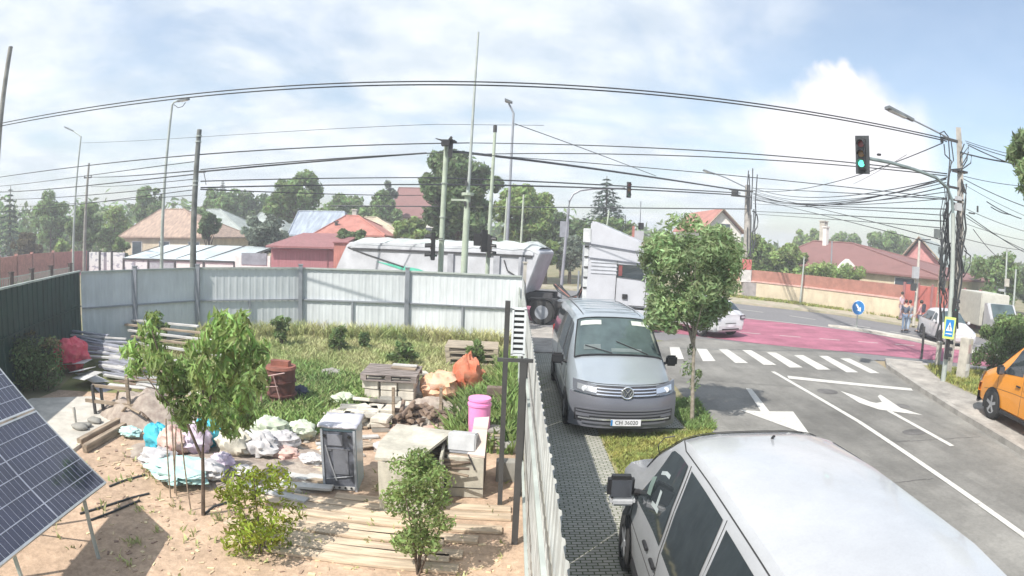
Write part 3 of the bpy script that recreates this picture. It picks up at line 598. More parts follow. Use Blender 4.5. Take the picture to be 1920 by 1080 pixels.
def fir(name, label, px, ytop, ybot, halfw, Y, m=None, n=2200, group=None, size=.3):
    c = at(px, ybot, Y); t = at(px, ytop, Y); dist = math.hypot(c.x, c.y); R0 = halfw*dist/1100
    root = empty(name, (c.x, Y, 0), 0, label, 'fir tree', group); zb = c.z; H = t.z-zb; vs = []; fs = []; lv = 13
    mb = MB(); mb.tube([(0, 0, 0), (t.x-c.x, 0, t.z)], .2, 7, .03); mb.build('trunk', bark, root)
    for k in range(lv):
        h = k/(lv-.2); rr = R0*(1-h)**.85*random.uniform(.85, 1.12)+.05; z = zb+H*h
        for b_ in range(9):
            a = b_*2*math.pi/9+k*.7+random.gauss(0, .15); L = rr*random.uniform(.75, 1.1)
            for s in range(int(n/lv/9)):
                q = random.random()**.6; p = Vector((math.cos(a)*L*q + random.gauss(0, .06*L)+(t.x-c.x)*h, math.sin(a)*L*q+random.gauss(0, .06*L), z-.28*L*q+random.uniform(-.05, .12)*L))
                sz = size*random.uniform(.5, 1.2)*(1.1-.5*h); u = Vector((math.cos(a), math.sin(a), -.35+random.gauss(0, .2))).normalized(); w = Vector((-math.sin(a), math.cos(a), random.gauss(0, .5))).normalized(); i = len(vs)
                vs += [p-u*sz*.4, p+w*sz*.35, p+u*sz, p-w*sz*.35]; fs.append((i, i+1, i+2, i+3))
    obj('crown', vs, fs, m or leaf_fir, root); return root
G1 = 'trees behind the houses'
fir('fir_tree', 'dark pointed fir tree at the left edge behind the faded red fence', 20, 348, 470, 34, 42, group=G1)
tree('broadleaf_tree', 'round green tree between the far left fir and the street lamp', (60, 362, 132, 462), 50, leaf_mid, 2600, .3, G1, 14)
tree('broadleaf_tree', 'loose mid green tree behind the short concrete pole at left', (128, 378, 190, 478), 48, leaf_mid, 2200, .3, G1)
tree('broadleaf_tree', 'pale green tree left of the brown tiled roof', (180, 385, 250, 480), 52, leaf_light, 2200, .3, G1)
tree('broadleaf_tree', 'bright green tree rising over the brown tiled roof', (252, 350, 314, 418), 62, leaf_mid, 1800, .34, G1)
tree('broadleaf_tree', 'small dark tree in front of the grey hip roof', (372, 395, 412, 445), 44, leaf_dark, 1300, .24, G1)
tree('broadleaf_tree', 'wide green tree behind the grey hip roof', (375, 352, 455, 425), 66, leaf_mid, 2200, .36, G1)
tree('broadleaf_tree', 'dull green tree between grey hip roof and the tall round tree', (438, 362, 510, 440), 68, leaf_dark, 2000, .36, G1)
fir('fir_tree', 'tip of a narrow dark fir over the trees left of centre', 418, 338, 380, 12, 75, n=900, group=G1)
tree('broadleaf_tree', 'tall round dark green tree above the blue grey roof', (503, 328, 606, 420), 56, leaf_mid, 3200, .34, G1, 18)
tree('silver_tree', 'silvery grey green tree in front of the pale grey roof', (455, 402, 540, 480), 42, leaf_silver, 2400, .24, G1)
tree('broadleaf_tree', 'low green tree behind the blue grey and red roofs', (598, 368, 690, 432), 68, leaf_mid, 2200, .36, G1)
tree('broadleaf_tree', 'mid green tree left of the steep maroon roof', (680, 362, 748, 440), 62, leaf_mid, 2200, .34, G1)
tree('silver_tree', 'thin greyish tree sticking up left of the steep maroon roof', (708, 342, 742, 400), 64, leaf_silver, 700, .3, G1, 7)
tree('broadleaf_tree', 'yellowish bushy tree under the steep maroon roof', (738, 405, 806, 455), 46, leaf_light, 1900, .24, G1)
tree('shrub', 'dark shrub before the bright red roof', (634, 428, 688, 460), 38, leaf_dark, 1100, .2, G1, 8, cat='shrub')
tree('big_tree', 'big dense dark green tree behind the tipper trailer', (786, 268, 938, 462), 42, leaf_dark, 7500, .3, None, 30, trunk=.35, limb=10, f=.33)
tree('broadleaf_tree', 'light green tree with dead upper twigs right of the big dark tree', (936, 330, 1046, 462), 48, leaf_light, 4200, .3, None, 18)
fir('fir_tree', 'broad dark fir tree above the truck cab', 1138, 330, 425, 52, 55, n=3200)
tree('broadleaf_tree', 'dull green tree between light tree and truck cab', (1010, 400, 1100, 470), 55, leaf_dark, 2200, .3, G1)
tree('broadleaf_tree', 'green hedge-like tree behind the truck cab', (1095, 410, 1210, 480), 52, leaf_mid, 2200, .3, G1)
tree('shrub', 'reddish shrub behind the faded fence at far left', (18, 432, 80, 492), 40, leaf_red, 1500, .24, G1, 9, cat='shrub')
tree('shrub', 'yellow green shrub behind the left street lamp', (102, 448, 152, 492), 42, leaf_light, 1100, .22, G1, 8, cat='shrub')
tree('shrub', 'green shrub in front of the tiled roof wall', (205, 440, 245, 492), 43, leaf_mid, 1000, .22, G1, 8, cat='shrub')
tree('broadleaf_tree', 'bright green tree behind the bundled concrete pole', (1383, 440, 1468, 535), 43.5, leaf_light, 2900, .24, None, 16)
tree('shrub', 'bright vine mass hanging over the brown fence', (1440, 455, 1512, 530), 42, leaf_light, 2200, .22, None, 12, cat='shrub')
tree('shrub', 'young light green shrub over the cream wall', (1508, 492, 1618, 540), 36.5, leaf_light, 2000, .18, None, 14, cat='shrub')
tree('broadleaf_tree', 'rounded tree top behind the left part of the long roof', (1482, 430, 1546, 472), 75, leaf_light, 1300, .36, G1, 9)
tree('broadleaf_tree', 'darker tree top behind the middle of the long roof', (1556, 437, 1618, 480), 75, leaf_mid, 1300, .36, G1, 9)
tree('broadleaf_tree', 'wide dark tree top left of the pink gable', (1618, 432, 1716, 495), 66, leaf_mid, 2400, .36, G1, 14)
tree('broadleaf_tree', 'full green tree at the right edge behind the white box van', (1822, 472, 1912, 590), 31, leaf_mid, 3200, .22, None, 16)
tree('broadleaf_tree', 'dark green tree cut by the right frame edge', (1895, 500, 1975, 600), 34, leaf_dark, 2000, .24, None, 12)
tree('shrub', 'yellowish shrub behind the red fence near the big pole', (1722, 540, 1775, 580), 32, leaf_light, 900, .2, None, 8, cat='shrub')
for k, (bb, Y, m_) in enumerate((((1000, 448, 1050, 500), 46, leaf_light), ((1040, 440, 1100, 505), 47, leaf_silver), ((1090, 450, 1150, 505), 46, leaf_light), ((1150, 455, 1230, 505), 48, leaf_mid), ((1220, 440, 1320, 520), 46, leaf_light), ((1300, 440, 1395, 530), 45, leaf_mid))):
    tree('shrub', ['loose pale shrub behind the gap between trailer and cab', 'silvery shrub just left of the truck cab', 'light shrub hidden behind the truck cab', 'mid green shrub behind the cab roof', 'light green shrub behind the street tree', 'green shrub left of the box laden concrete pole'][k], bb, Y, m_, 1500, .2, 'shrubs across the main road', 12, cat='shrub')
# street tree by the silver van
st = tree('street_tree', 'small feathery street tree with pale staked trunk beside the silver van', (1188, 404, 1396, 600), 10.4, leaf_acacia, 6000, .052, None, 44, trunk=.045, asp=1.6, f=.30, limb=14, foot=gp(1298, 793)[:2], bark_m=mat('pale_bark', (.32, .28, .22), .9, bump=.3, var=.2, scale=12))
o = Vector(st.location); cs = [((at(x, y, 10.2)-o)[:], (r, r, r*.8)) for x, y, r in ((1240, 585, .30), (1228, 602, .2), (1318, 596, .26), (1285, 575, .34), (1258, 612, .16), (1345, 575, .25))]
vs, fs = leaves(cs, 2300, .045, 1.5); obj('low_branch', vs, fs, leaf_acacia, st)
cs = [((at(x, y, 10.45)-o)[:], (r, r, r*1.5)) for x, y, r in ((1297, 655, .08), (1290, 690, .12), (1302, 720, .1), (1296, 755, .07), (1310, 700, .06))]

for c_ in cs: vs, fs = leaves([c_], 60, .035, 1.4); obj('sucker_shoot', vs, fs, leaf_acacia, st)
# shrub behind the orange van, and branches coming in at top right
tree('laurel_shrub', 'big glossy green shrub behind the orange van', (1822, 590, 1945, 712), 12.8, leaf_mid, 6500, .07, None, 26, cat='shrub', asp=1.3, trunk=.05)
tree('laurel_shrub', 'loose green shrub top at the right edge behind the orange van', (1900, 560, 1990, 700), 13.5, leaf_mid, 3500, .07, None, 16, cat='shrub', asp=1.3, trunk=.05)
tree('overhanging_tree', 'leafy branches reaching in at the top right corner', (1888, 215, 2050, 420), 8.5, leaf_acacia, 5200, .09, None, 22, asp=1.8, trunk=.12, f=.3)

# neighbour house outside the frame on the left, whose shade lies on the green fence corner
hs_ = house('neighbour_house', 'tall pale neighbour house outside the yard on the left', (-17.2, 3.5), (-19.5, 9.5), 6, 6.2, 8.2, cream, tile_red, wins=((.3, 1, 2.4, 1.2), (.7, 1, 2.4, 1.2)))
# ================================================================ POLES, LAMPS, SIGNALS
def pole_px(name, label, top, bot, Y, r0, r1, m, cat='pole', base=0.0, group=None, n=10, Yb=None):
    """a pole from the ground: bot is where it meets the edge it disappears behind"""
    a = at(bot[0], bot[1], Y); t = at(top[0], top[1], Y); d = (t-a); k = (a.z-base)/max(d.z, .1); b0 = a-d*k
    root = empty(name, (b0.x, b0.y, base), 0, label, cat, group)
    mb = MB(); mb.cyl((0, 0, 0), t-b0, r0, r1, n); mb.build('shaft', m, root, smooth=40); root['_t'] = (t.x, t.y, t.z)
    return root, b0, t
def part_tube(root, name, pts, r, m, n=7, r1=None):
    o = root.location; mb = MB(); mb.tube([Vector(p)-o for p in pts], r, n, r1); return mb.build(name, m, root, smooth=50)
lamp_m = mat('lamp_head', (.20, .22, .23), .5, .2)
def lamp_head(root, p, q, w=.16):                  # flat head from p towards q
    o = root.location; d = (q-p); d.normalize(); s = d.cross(Vector((0, 0, 1))).normalized()*w; L = (q-p).length
    mb = MB(); mb.plate([p-o-s*.5, p-o+s*.5, q-o+s, q-o-s], (0, 0, -.08)); h = mb.build('lamp_head', lamp_m, root)
    mb = MB(); mb.plate([p.lerp(q, .3)-o-s*.6-Vector((0, 0, .085)), p.lerp(q, .3)-o+s*.6-Vector((0, 0, .085)), p.lerp(q, .9)-o+s*.8-Vector((0, 0, .085)), p.lerp(q, .9)-o-s*.8-Vector((0, 0, .085))], (0, 0, -.02)); mb.build('lamp_glass', mat('lamp_glass', (.6, .62, .6), .2), h)
def bolts(root, t_list, m=dark_steel):
    pass
def bands(root, b0, t, fr, r, m, h=.12):
    for f in fr:
        p = (t-b0)*f; mb = MB(); mb.cyl(p, p+(t-b0).normalized()*h, r, r, 10); mb.build('clamp_band', m, root)
# far-left tall pole, cut by the frame
r_, b0, tA = pole_px('utility_pole', 'grey pole cut by the left edge of the frame', (20, 88), (-2, 262), 15, .13, .11, concrete, 'utility pole')
r_, b0, t = pole_px('street_lamp', 'slim street lamp at far left with its arm to the left', (152, 256), (137, 515), 33, .11, .06, galv, 'street lamp')
q = at(126, 240, 33); part_tube(r_, 'arm', [t, t.lerp(q, .5)+Vector((0, 0, .05)), q], .05, galv); lamp_head(r_, t.lerp(q, .55)+Vector((0, 0, .1)), q+Vector((-.2, 0, .12)), .2)
r_, b0, t = pole_px('utility_pole', 'short pale concrete pole with a small cross-arm at left', (167, 306), (158, 506), 36, .17, .09, concrete, 'utility pole')
p = b0.lerp(t, .87); mb = MB(); mb.box(p-b0, (.9, .1, .1)); [mb.cyl(p-b0+Vector((x, 0, .05)), p-b0+Vector((x, 0, .2)), .05, .04, 6) for x in (-.4, 0, .4)]; mb.build('cross_arm', dark_steel, r_)
tB = t.copy()
r_, b0, t = pole_px('street_lamp', 'tall street lamp pole left of the thick dark pole', (323, 196), (303, 499), 24, .11, .06, galv, 'street lamp')
q = at(347, 186, 24); part_tube(r_, 'arm', [t, t+Vector((.12, 0, .12)), q], .045, galv); lamp_head(r_, t.lerp(q, .4)+Vector((0, 0, .1)), q+Vector((.2, 0, .05)), .16)
part_tube(r_, 'loose_cable', [at(x, y, 24) for x, y in ((326, 196), (334, 202), (342, 200), (348, 192))], .02, cable_m, 5)
r_, b0, t = pole_px('utility_pole', 'thick dark concrete pole rising behind the white fence', (374, 243), (362, 502), 19.5, .15, .10, mat('dark_concrete', (.17, .18, .17), .9, var=.2), 'utility pole')
bands(r_, b0, t, (.93, .96, .72, .70), .13, galv, .06); tC = t.copy(); bC = b0.copy()
p = at(378, 322, 19.5); mb = MB(); mb.box(p-b0, (.35, .08, .08)); mb.tube([p-b0+Vector((.1, 0, 0)), p-b0+Vector((.2, 0, -.3)), p-b0+Vector((.25, 0, -.5))], .015, 5); mb.build('bracket', dark_steel, r_)
# signal mast 835
pale_pole = mat('pale_green_pole', (.42, .48, .38), .55, .05, var=.08)
r_, b0, t = pole_px('signal_mast', 'pale signal mast with small signals at its top, left of the tall mast', (837, 275), (826, 505), 19.8, .10, .085, pale_pole, 'signal mast')
part_tube(r_, 'bent_arm', [t, at(839, 268, 19.8)+Vector((0, -.05, 0)), at(843, 262, 19.6), at(846, 258, 19)], .05, dark_steel)
mb = MB(); p = at(836, 268, 19.5)-b0; mb.box(p, (.28, .3, .2)); mb.plate([p+Vector((-.14, -.15, .1)), p+Vector((-.34, -.15, .14)), p+Vector((-.14, .15, .1))], (0, 0, -.03)); mb.build('detector', black, r_)
mb = MB(); p = at(845, 278, 19.5)-b0; mb.box(p, (.14, .14, .62)); mb.box(p+Vector((.1, 0, .25)), (.1, .2, .05)); mb.build('signal_head', black, r_)
mb = MB(); p = at(854, 267, 19.5)-b0; mb.box(p, (.10, .12, .07)); mb.cyl(p, p-Vector((.15, 0, 0)), .02); mb.build('camera', black, r_)
bands(r_, b0, t, (.5, .62, .8), .125, galv, .03)
def signal(name, label, c, rz, lit=None, s=1.0, board=False, parent=None, lens_n=3):
    """three-lamp head with hoods, facing local -y"""
    if parent is None: root = empty(name, c, rz, label, 'traffic light')
    else:
        root = MB(); root.box((0, 0, 0), (.24*s, .14*s, .30*lens_n*s)); root = root.build('signal_head', black, parent); root.location = Vector(c)-parent.location; root.rotation_euler = (0, 0, rz)
    if parent is None:
        mb = MB(); mb.box((0, 0, 0), (.24*s, .14*s, .30*lens_n*s)); mb.box((0, .1*s, .3*s), (.08*s, .1*s, .06*s)); mb.box((0, .1*s, -.3*s), (.08*s, .1*s, .06*s)); mb.build('housing', black, root, bevel=.015)
    if board and parent is None:
        mb = MB(); mb.box((0, .075*s, 0), (.50*s, .012, 1.1*s)); mb.build('backing_board', mat('board_black', (.03, .035, .04), .6), root)
    for i in range(lens_n):
        z = ((lens_n-1)/2-i)*.29*s
        on = lit == i; colr = [(.25, .02, .02), (.25, .12, .01), (.01, .15, .07)][i if lens_n == 3 else 2*i]
        lm = mat('lens_%s' % ['red', 'amber', 'green'][i if lens_n == 3 else 2*i] + ('_lit' if on else ''), (.1, .8, .55) if on else colr, .25, emit=(.12, .95, .62, 1.1) if on else None)
        mb = MB(); mb.cyl((0, -.065*s, z), (0, -.09*s, z), .10*s, .10*s, 14); mb.build('lens', lm, root)
        mb = MB(); n = 9; vs = []
        for k in range(n):
            a = math.pi*(-.08+1.16*k/(n-1)); vs += [(math.cos(a)*.115*s, -.06*s, z+math.sin(a)*.115*s), (math.cos(a)*.115*s, -.27*s, z-.02*s+math.sin(a)*.115*s)]
        mb.add(vs, [(2*k, 2*k+1, 2*k+3, 2*k+2) for k in range(n-1)]); mb.build('hood', black, root)
    return root
sg = signal('traffic_light', 'black traffic light with hoods to the left, left of the pale masts', at(812, 462, 19.4), R(-80), s=1.02)
part_tube(sg, 'bracket', [at(812, 447, 19.4), at(826, 447, 19.7)], .02, dark_steel); sg.children[-1].matrix_parent_inverse = sg.matrix_basis.inverted(); sg.children[-1].data.transform(Matrix.Translation(sg.location))
# tall mast 893
r_, b0, t = pole_px('street_lamp_mast', 'tallest pale mast in the middle, thin above a collar', (877, 365), (870, 508), 18.8, .125, .10, pale_pole, 'mast')
top = at(897, 60, 18.8); part_tube(r_, 'upper_shaft', [t, at(880, 330, 18.8), at(886, 230, 18.8), top], .06, galv, 8, .035)
mb = MB(); mb.cyl(t-b0-Vector((0, 0, .03)), t-b0+Vector((0, 0, .06)), .2, .2, 12); mb.box(at(862, 375, 18.8)-b0, (.55, .06, .06)); mb.build('collar', pale_pole, r_)
mb = MB(); [mb.box(at(x, y, 18.7)-b0, (.07, .08, .16)) for x, y in ((872, 382), (881, 384), (874, 344))]; mb.build('fitting', dark_steel, r_)
r_, b0, t = pole_px('signal_mast', 'slender pale mast right of the tallest mast, black signals low on it', (928, 248), (914, 505), 20.5, .09, .055, pale_pole, 'signal mast')
mb = MB(); mb.cyl(t-b0, t-b0+Vector((0, 0, .25)), .07, .07, 8); mb.build('top_cap', dark_steel, r_)
for (px, py, rz) in ((908, 452, R(200)), (918, 462, R(80))): signal('signal_head', '', at(px, py, 20.2), rz, s=.85, parent=r_)
mb = MB(); mb.box(at(903, 450, 20.35)-b0, (.55, .04, .42)); mb.build('sign_board', black, r_)
r_, b0, t = pole_px('street_lamp', 'street lamp behind the masts with a small head to the left', (963, 212), (951, 448), 30, .10, .06, grey_steel, 'street lamp')
q = at(952, 190, 30); part_tube(r_, 'arm', [t, t.lerp(q, .6), q], .05, grey_steel); lamp_head(r_, q+Vector((.25, 0, -.02)), q+Vector((-.15, 0, .1)), .3); tE = t.copy()
for x, y0, y1, Y, lb in ((951, 370, 450, 36, 'thin grey pole before the light green tree'), (982, 365, 452, 36, 'pale thin pole in front of the light green tree'), (1142, 395, 430, 44, 'thin pale pole in front of the broad fir')):
    pole_px('thin_pole', lb, (x, y0), (x-5, y1), Y, .09, .06, pale_pole)
# curved mast arm over the road
r_, b0, t = pole_px('signal_arm_mast', 'curved mast arm carrying a far traffic light over the road', (1066, 392), (1058, 480), 33, .10, .08, grey_steel, 'signal mast')
part_tube(r_, 'arm', [at(x, y, 33) for x, y in ((1066, 392), (1068, 376), (1075, 364), (1088, 357), (1110, 354), (1150, 353), (1172, 353))], .06, grey_steel)
signal('signal_head', '', at(1179, 356, 32.9), 0, s=1.0, parent=r_)
mb = MB(); mb.box(at(1058, 430, 33)-b0, (.5, .1, .9)); mb.build('cabinet', grey_steel, r_)
# pole 1403
pole_c = mat('pole_concrete', (.36, .34, .31), .9, var=.18, scale=3, bump=.3)
r_, b0, t = pole_px('utility_pole', 'tapered concrete pole loaded with boxes and cables across the road', (1402, 347), (1397, 556), 40, .36, .20, pole_c, 'utility pole', base=.1)
tF = t.copy(); bF = b0.copy()
def ppart(root, b0, name, pts_boxes, m):
    mb = MB()
    for p, d in pts_boxes: mb.box(Vector(p)-b0, d)
    return mb.build(name, m, root)
ppart(r_, b0, 'meter_box', [(at(1398, 517, 39.5), (.8, .3, .9))], mat('meter_white', (.6, .58, .56), .6)); ppart(r_, b0, 'poster', [(at(1399, 496, 39.5), (.75, .3, .75))], mat('poster_red', (.55, .16, .15), .6))
ppart(r_, b0, 'cabinet', [(at(1404, 547, 39.4)+Vector((.0, 0, 0)), (.95, .5, 1.3))], mat('cabinet_grey', (.36, .33, .33), .7)); ppart(r_, b0, 'sign_plate', [(at(1389, 479, 39.5), (.35, .05, 1.1))], mat('plate_green', (.45, .60, .40), .6))
ppart(r_, b0, 'cross_arm', [(at(1390, 357, 39.6), (1.9, .12, .12)), (at(1390, 368, 39.6), (1.6, .12, .12)), (at(1378, 362, 39.5), (.5, .15, .5))], dark_steel)
mb = MB()
for k in range(9):
    x = random.uniform(-.42, .45); y = -.35
    a0 = random.uniform(4, 9.5); pts = [Vector((x+random.uniform(-.1, .1)+bF.x-b0.x, y, a0-q_)) for q_ in (0, 1, 2, 3)]; mb.tube(pts, .045, 5)
mb.build('hanging_cable', cable_m, r_)
mb = MB(); c = at(1411, 415, 39.5)-b0
mb.tube([c+Vector((math.cos(a)*.45, 0, math.sin(a)*.75)) for a in [i*.55-1.6 for i in range(7)]], .05, 5); mb.build('cable_loop', cable_m, r_)
q = at(1319, 318, 40); part_tube(r_, 'lamp_arm', [at(1400, 352, 40), at(1360, 333, 40), q], .05, grey_steel); lamp_head(r_, q.lerp(at(1360, 333, 40), .5), q, .2)
pole_px('thin_pole', 'thin pale pole in front of the shrub on the cream wall', (1508, 481), (1499, 578), 35.5, .07, .05, galv)
pole_px('thin_pole', 'thin grey pole just behind the middle of the brown fence', (1560, 452), (1556, 545), 37, .07, .05, grey_steel)
# pole with white box, near the pedestrians
r_, b0, t = pole_px('utility_pole', 'thin pole with a white box on it behind the pedestrians', (1724, 450), (1713, 605), 25.5, .10, .07, pale_conc, 'utility pole', base=.1)
ppart(r_, b0, 'white_box', [(at(1717, 511, 25.2), (.42, .2, .62))], white_paint); ppart(r_, b0, 'meter', [(at(1713, 538, 25.2), (.32, .2, .4))], dark_steel)
part_tube(r_, 'arm', [t, at(1745, 449, 25.5)], .03, dark_steel); pole_px('thin_pole', 'thin tan pole between white box pole and the big cable pole', (1762, 505), (1752, 610), 24, .05, .05, wood, base=.1)
for k, (x, y0, y1, Y, lb) in enumerate(((1888, 466, 600, 24, 'pale pole with a small white box before the right tree'), (1905, 505, 600, 23, 'thin pole at the right edge beside the pole with a white box'))):
    r_, b0, t = pole_px('thin_pole', lb, (x, y0), (x-8, y1), Y, .08, .06, galv)
    if k == 0: ppart(r_, b0, 'white_box', [(at(1888, 530, 23.8), (.3, .2, .45))], pale_conc); ppart(r_, b0, 'lamp', [(at(1878, 544, 23.8), (.45, .2, .14))], white_paint)
r_, b0, t = pole_px('barrier_post', 'short dark post standing at the corner of the pavement', (1733, 612), (1728, 668), 16.2, .05, .05, dark_steel, 'post', base=.1)

# big pole with the tangle of cables
BY = 13.6
r_, b0, t = pole_px('utility_pole', 'big square concrete pole wrapped in a tangle of cables', (1797, 240), (1783, 640), BY, .24, .13, pole_c, 'utility pole', base=.12, n=4)
tG = t.copy(); bG = b0.copy()
def onp(px, py, dy=0.0): return at(px, py, BY+dy)
random.seed(11); mb = MB()
for k in range(26):
    y0 = random.choice((345, 380, 420, 455)); y1 = random.choice((520, 570, 640)); x = random.uniform(1768, 1812); pts = []; yy = y0
    while yy <= y1: pts.append(onp(x+random.gauss(0, 3.5)-(yy-340)*.045, yy, -.27+random.gauss(0, .05))); yy += 28
    mb.tube([p-b0 for p in pts], random.choice((.016, .024, .034)), 5)
mb.build('cable_bundle', cable_m, r_)
mb = MB()
for pts in (((1775, 265), (1766, 262), (1762, 250), (1770, 246), (1778, 256), (1781, 300), (1776, 350), (1774, 400)), ((1770, 270), (1772, 290), (1784, 302), (1780, 330), (1777, 360)), ((1783, 262), (1788, 300), (1780, 315)), ((1805, 290), (1816, 275), (1813, 300), (1806, 312)), ((1800, 285), (1822, 292), (1820, 306), (1806, 316), (1784, 318), (1778, 330)), ((1808, 270), (1800, 290), (1803, 310), (1812, 295), (1816, 285)), ((1769, 370), (1763, 400), (1764, 430), (1775, 440), (1779, 405), (1773, 380)), ((1808, 470), (1820, 480), (1818, 500), (1806, 520)), ((1800, 445), (1812, 470), (1807, 505), (1790, 530)), ((1772, 440), (1762, 470), (1766, 520), (1776, 560))):
    mb.tube([onp(x, y, -.2)-b0 for x, y in pts], .022, 5)
mb.build('cable_loop', cable_m, r_)
ppart(r_, b0, 'cross_arm', [(onp(1786, 263), (.9, .08, .08)), (onp(1800, 322), (.5, .3, .06)), (onp(1790, 352), (.75, .1, .06)), (onp(1796, 375, -.1), (.3, .3, .05))], dark_steel)
ppart(r_, b0, 'junction_box', [(onp(1757, 438, -.2), (.16, .14, .26)), (onp(1766, 470, -.2), (.2, .16, .2))], mat('box_grey', (.16, .18, .18), .6))
ppart(r_, b0, 'white_enclosure', [(onp(1796, 388, -.28), (.26, .16, .22)), (onp(1797, 372, -.25), (.2, .14, .12))], white_paint)
mb = MB(); p = onp(1804, 345, -.2)-b0; mb.plate([p+Vector((0, 0, .15)), p+Vector((.24, 0, -.28)), p+Vector((.02, 0, -.2))], (0, .06, 0)); mb.build('dark_flag_plate', dark_steel, r_)
ppart(r_, b0, 'signal_box', [(onp(1788, 590, -.3), (.26, .2, .5))], black)
ppart(r_, b0, 'insulator', [(onp(1766, 262, 0), (.08, .08, .18)), (onp(1833, 392, 0), (.05, .05, .2)), (onp(1822, 400, 0), (.3, .04, .04))], dark_steel)
q = onp(1663, 202); e = onp(1785, 262); part_tube(r_, 'lamp_arm', [e, e.lerp(q, .5), q], .028, grey_steel); lamp_head(r_, e.lerp(q, .62)+Vector((0, 0, .04)), q+Vector((0, 0, .05)), .13)
# galvanised signal mast with curved arm, the green light and the pedestrian crossing sign
SY = 12.7
r_, b0, t = pole_px('signal_arm_mast', 'galvanised mast with curved arm over the street and a pedestrian sign', (1787, 400), (1767, 722), SY, .085, .07, galv, 'signal mast', base=.12)
part_tube(r_, 'arm', [at(x, y, SY) for x, y in ((1787, 400), (1785, 375), (1776, 352), (1755, 333), (1715, 318), (1670, 305), (1627, 297))], .05, mat('arm_grey', (.20, .25, .25), .5, .1))
sg = signal('signal_head', '', at(1616, 289, SY-.05), R(-48), lit=2, s=.88, parent=r_)
mb = MB(); mb.box((0, .078, 0), (.40, .012, 1.0)); mb.build('backing_board', mat('board_black', (.03, .035, .04), .6), sg)
mb = MB(); mb.box(at(1648, 290, SY)-b0, (.09, .09, .05)); mb.build('sensor', black, r_)
# small pedestrian heads
signal('signal_head', '', at(1789, 572, SY-.16), R(60), lit=1, s=.66, parent=r_, lens_n=2)
signal('signal_head', '', at(1776, 655, SY-.12), R(70), s=.62, parent=r_)
def board_px(px, py, Y): return at(px, py, Y)
cs_ = at(1780, 615, SY-.22); face = math.atan2(-cs_.x, cs_.y)*1.0
sgn = MB(); sgn.box((0, 0, 0), (.36, .025, .60)); sgn = sgn.build('crossing_sign', mat('sign_lime', (.62, .85, .18), .5, var=.03), r_)
sgn.location = cs_ - r_.location; sgn.rotation_euler = (0, R(1.5), face*.85)
blue_m = mat('sign_blue', (.02, .20, .50), .4, var=.03); white_s = mat('sign_white', (.8, .82, .82), .4, var=.02)
mb = MB(); mb.box((0, -.018, 0), (.27, .012, .47)); mb.build('blue_panel', blue_m, sgn)
mb = MB(); mb.plate([(-.105, -.026, -.08), (.105, -.026, -.08), (0, -.026, .17)], (0, .004, 0)); mb.box((0, -.026, -.16), (.2, .004, .025)); mb.build('white_triangle', white_s, sgn)
mb = MB(); mb.cyl((0, -.028, .085), (0, -.032, .085), .016, n=10)
for pts in (((-.008, .065), (.012, .065), (.018, .0), (-.004, .0)), ((.002, .0), (.016, .0), (.038, -.062), (.024, -.062)), ((.0, .0), (.014, .0), (-.014, -.062), (-.028, -.062)), ((-.008, .062), (-.004, .05), (-.034, .015), (-.04, .024)), ((.012, .062), (.01, .048), (.034, .02), (.04, .03))):
    mb.plate([(x, -.0285, z) for x, z in pts], (0, -.003, 0))
mb.build('walking_figure', black, sgn)
# keep-right sign on the island
c = at(1609, 577, 24.4); ks = empty('keep_right_sign', (c.x, c.y, .1), math.atan2(-c.x, c.y)*.6, 'round blue sign with white slanting arrow on a post on the island', 'road sign')
mb = MB(); mb.cyl((0, 0, 0), (0, 0, c.z+.1), .04, n=8); mb.build('post', galv, ks)
mb = MB(); mb.cyl((0, -.05, c.z-.1), (0, -.07, c.z-.1), .33, n=28); d_ = mb.build('disc', blue_m, ks)
mb = MB(); mb.cyl((0, -.045, c.z-.1), (0, -.055, c.z-.1), .355, n=28); mb.build('rim', white_s, d_)
a = R(-50); ax = Vector((math.cos(a), 0, math.sin(a))); nx = Vector((-math.sin(a), 0, math.cos(a))); cc = Vector((0, -.076, c.z-.1))
mb = MB(); mb.plate([cc-ax*.22-nx*.045, cc+ax*.04-nx*.045, cc+ax*.04-nx*.14, cc+ax*.23, cc+ax*.04+nx*.14, cc+ax*.04+nx*.045, cc-ax*.22+nx*.045], (0, .004, 0)); mb.build('arrow', white_s, d_)
# column with posters beside the shrub
c = gp(1803, 712, .12); pc_ = empty('poster_column', c, .3, 'square concrete post with torn posters beside the big shrub', 'post')
mb = MB(); mb.box((0, 0, .62), (.34, .34, 1.24)); mb.build('column', pale_conc, pc_, bevel=.01)
for i, (x, z, w_, h_) in enumerate(((-.06, .95, .18, .26), (.07, .66, .16, .3), (-.05, .4, .2, .2), (.06, 1.12, .12, .14))):
    mb = MB(); mb.box((x, -.176, z), (w_, .008, h_)); mb.build('poster', [mat('poster_rose', (.50, .36, .33), .8), mat('poster_grey', (.22, .21, .2), .8), white_r, mat('poster_ochre', (.45, .4, .3), .8)][i], pc_)
mb = MB(); mb.box((.173, 0, .7), (.006, .28, .7)); mb.build('poster', graf, pc_)
mb = MB(); q = gp(1756, 690, .12); mb.box(q+Vector((0, 0, .4)), (.14, .14, .8)); mb.box(q+Vector((0, 0, .83)), (.18, .18, .06)); tag(mb.build('bollard', pale_conc), 'low pale concrete post left of the pedestrian sign mast', 'post')

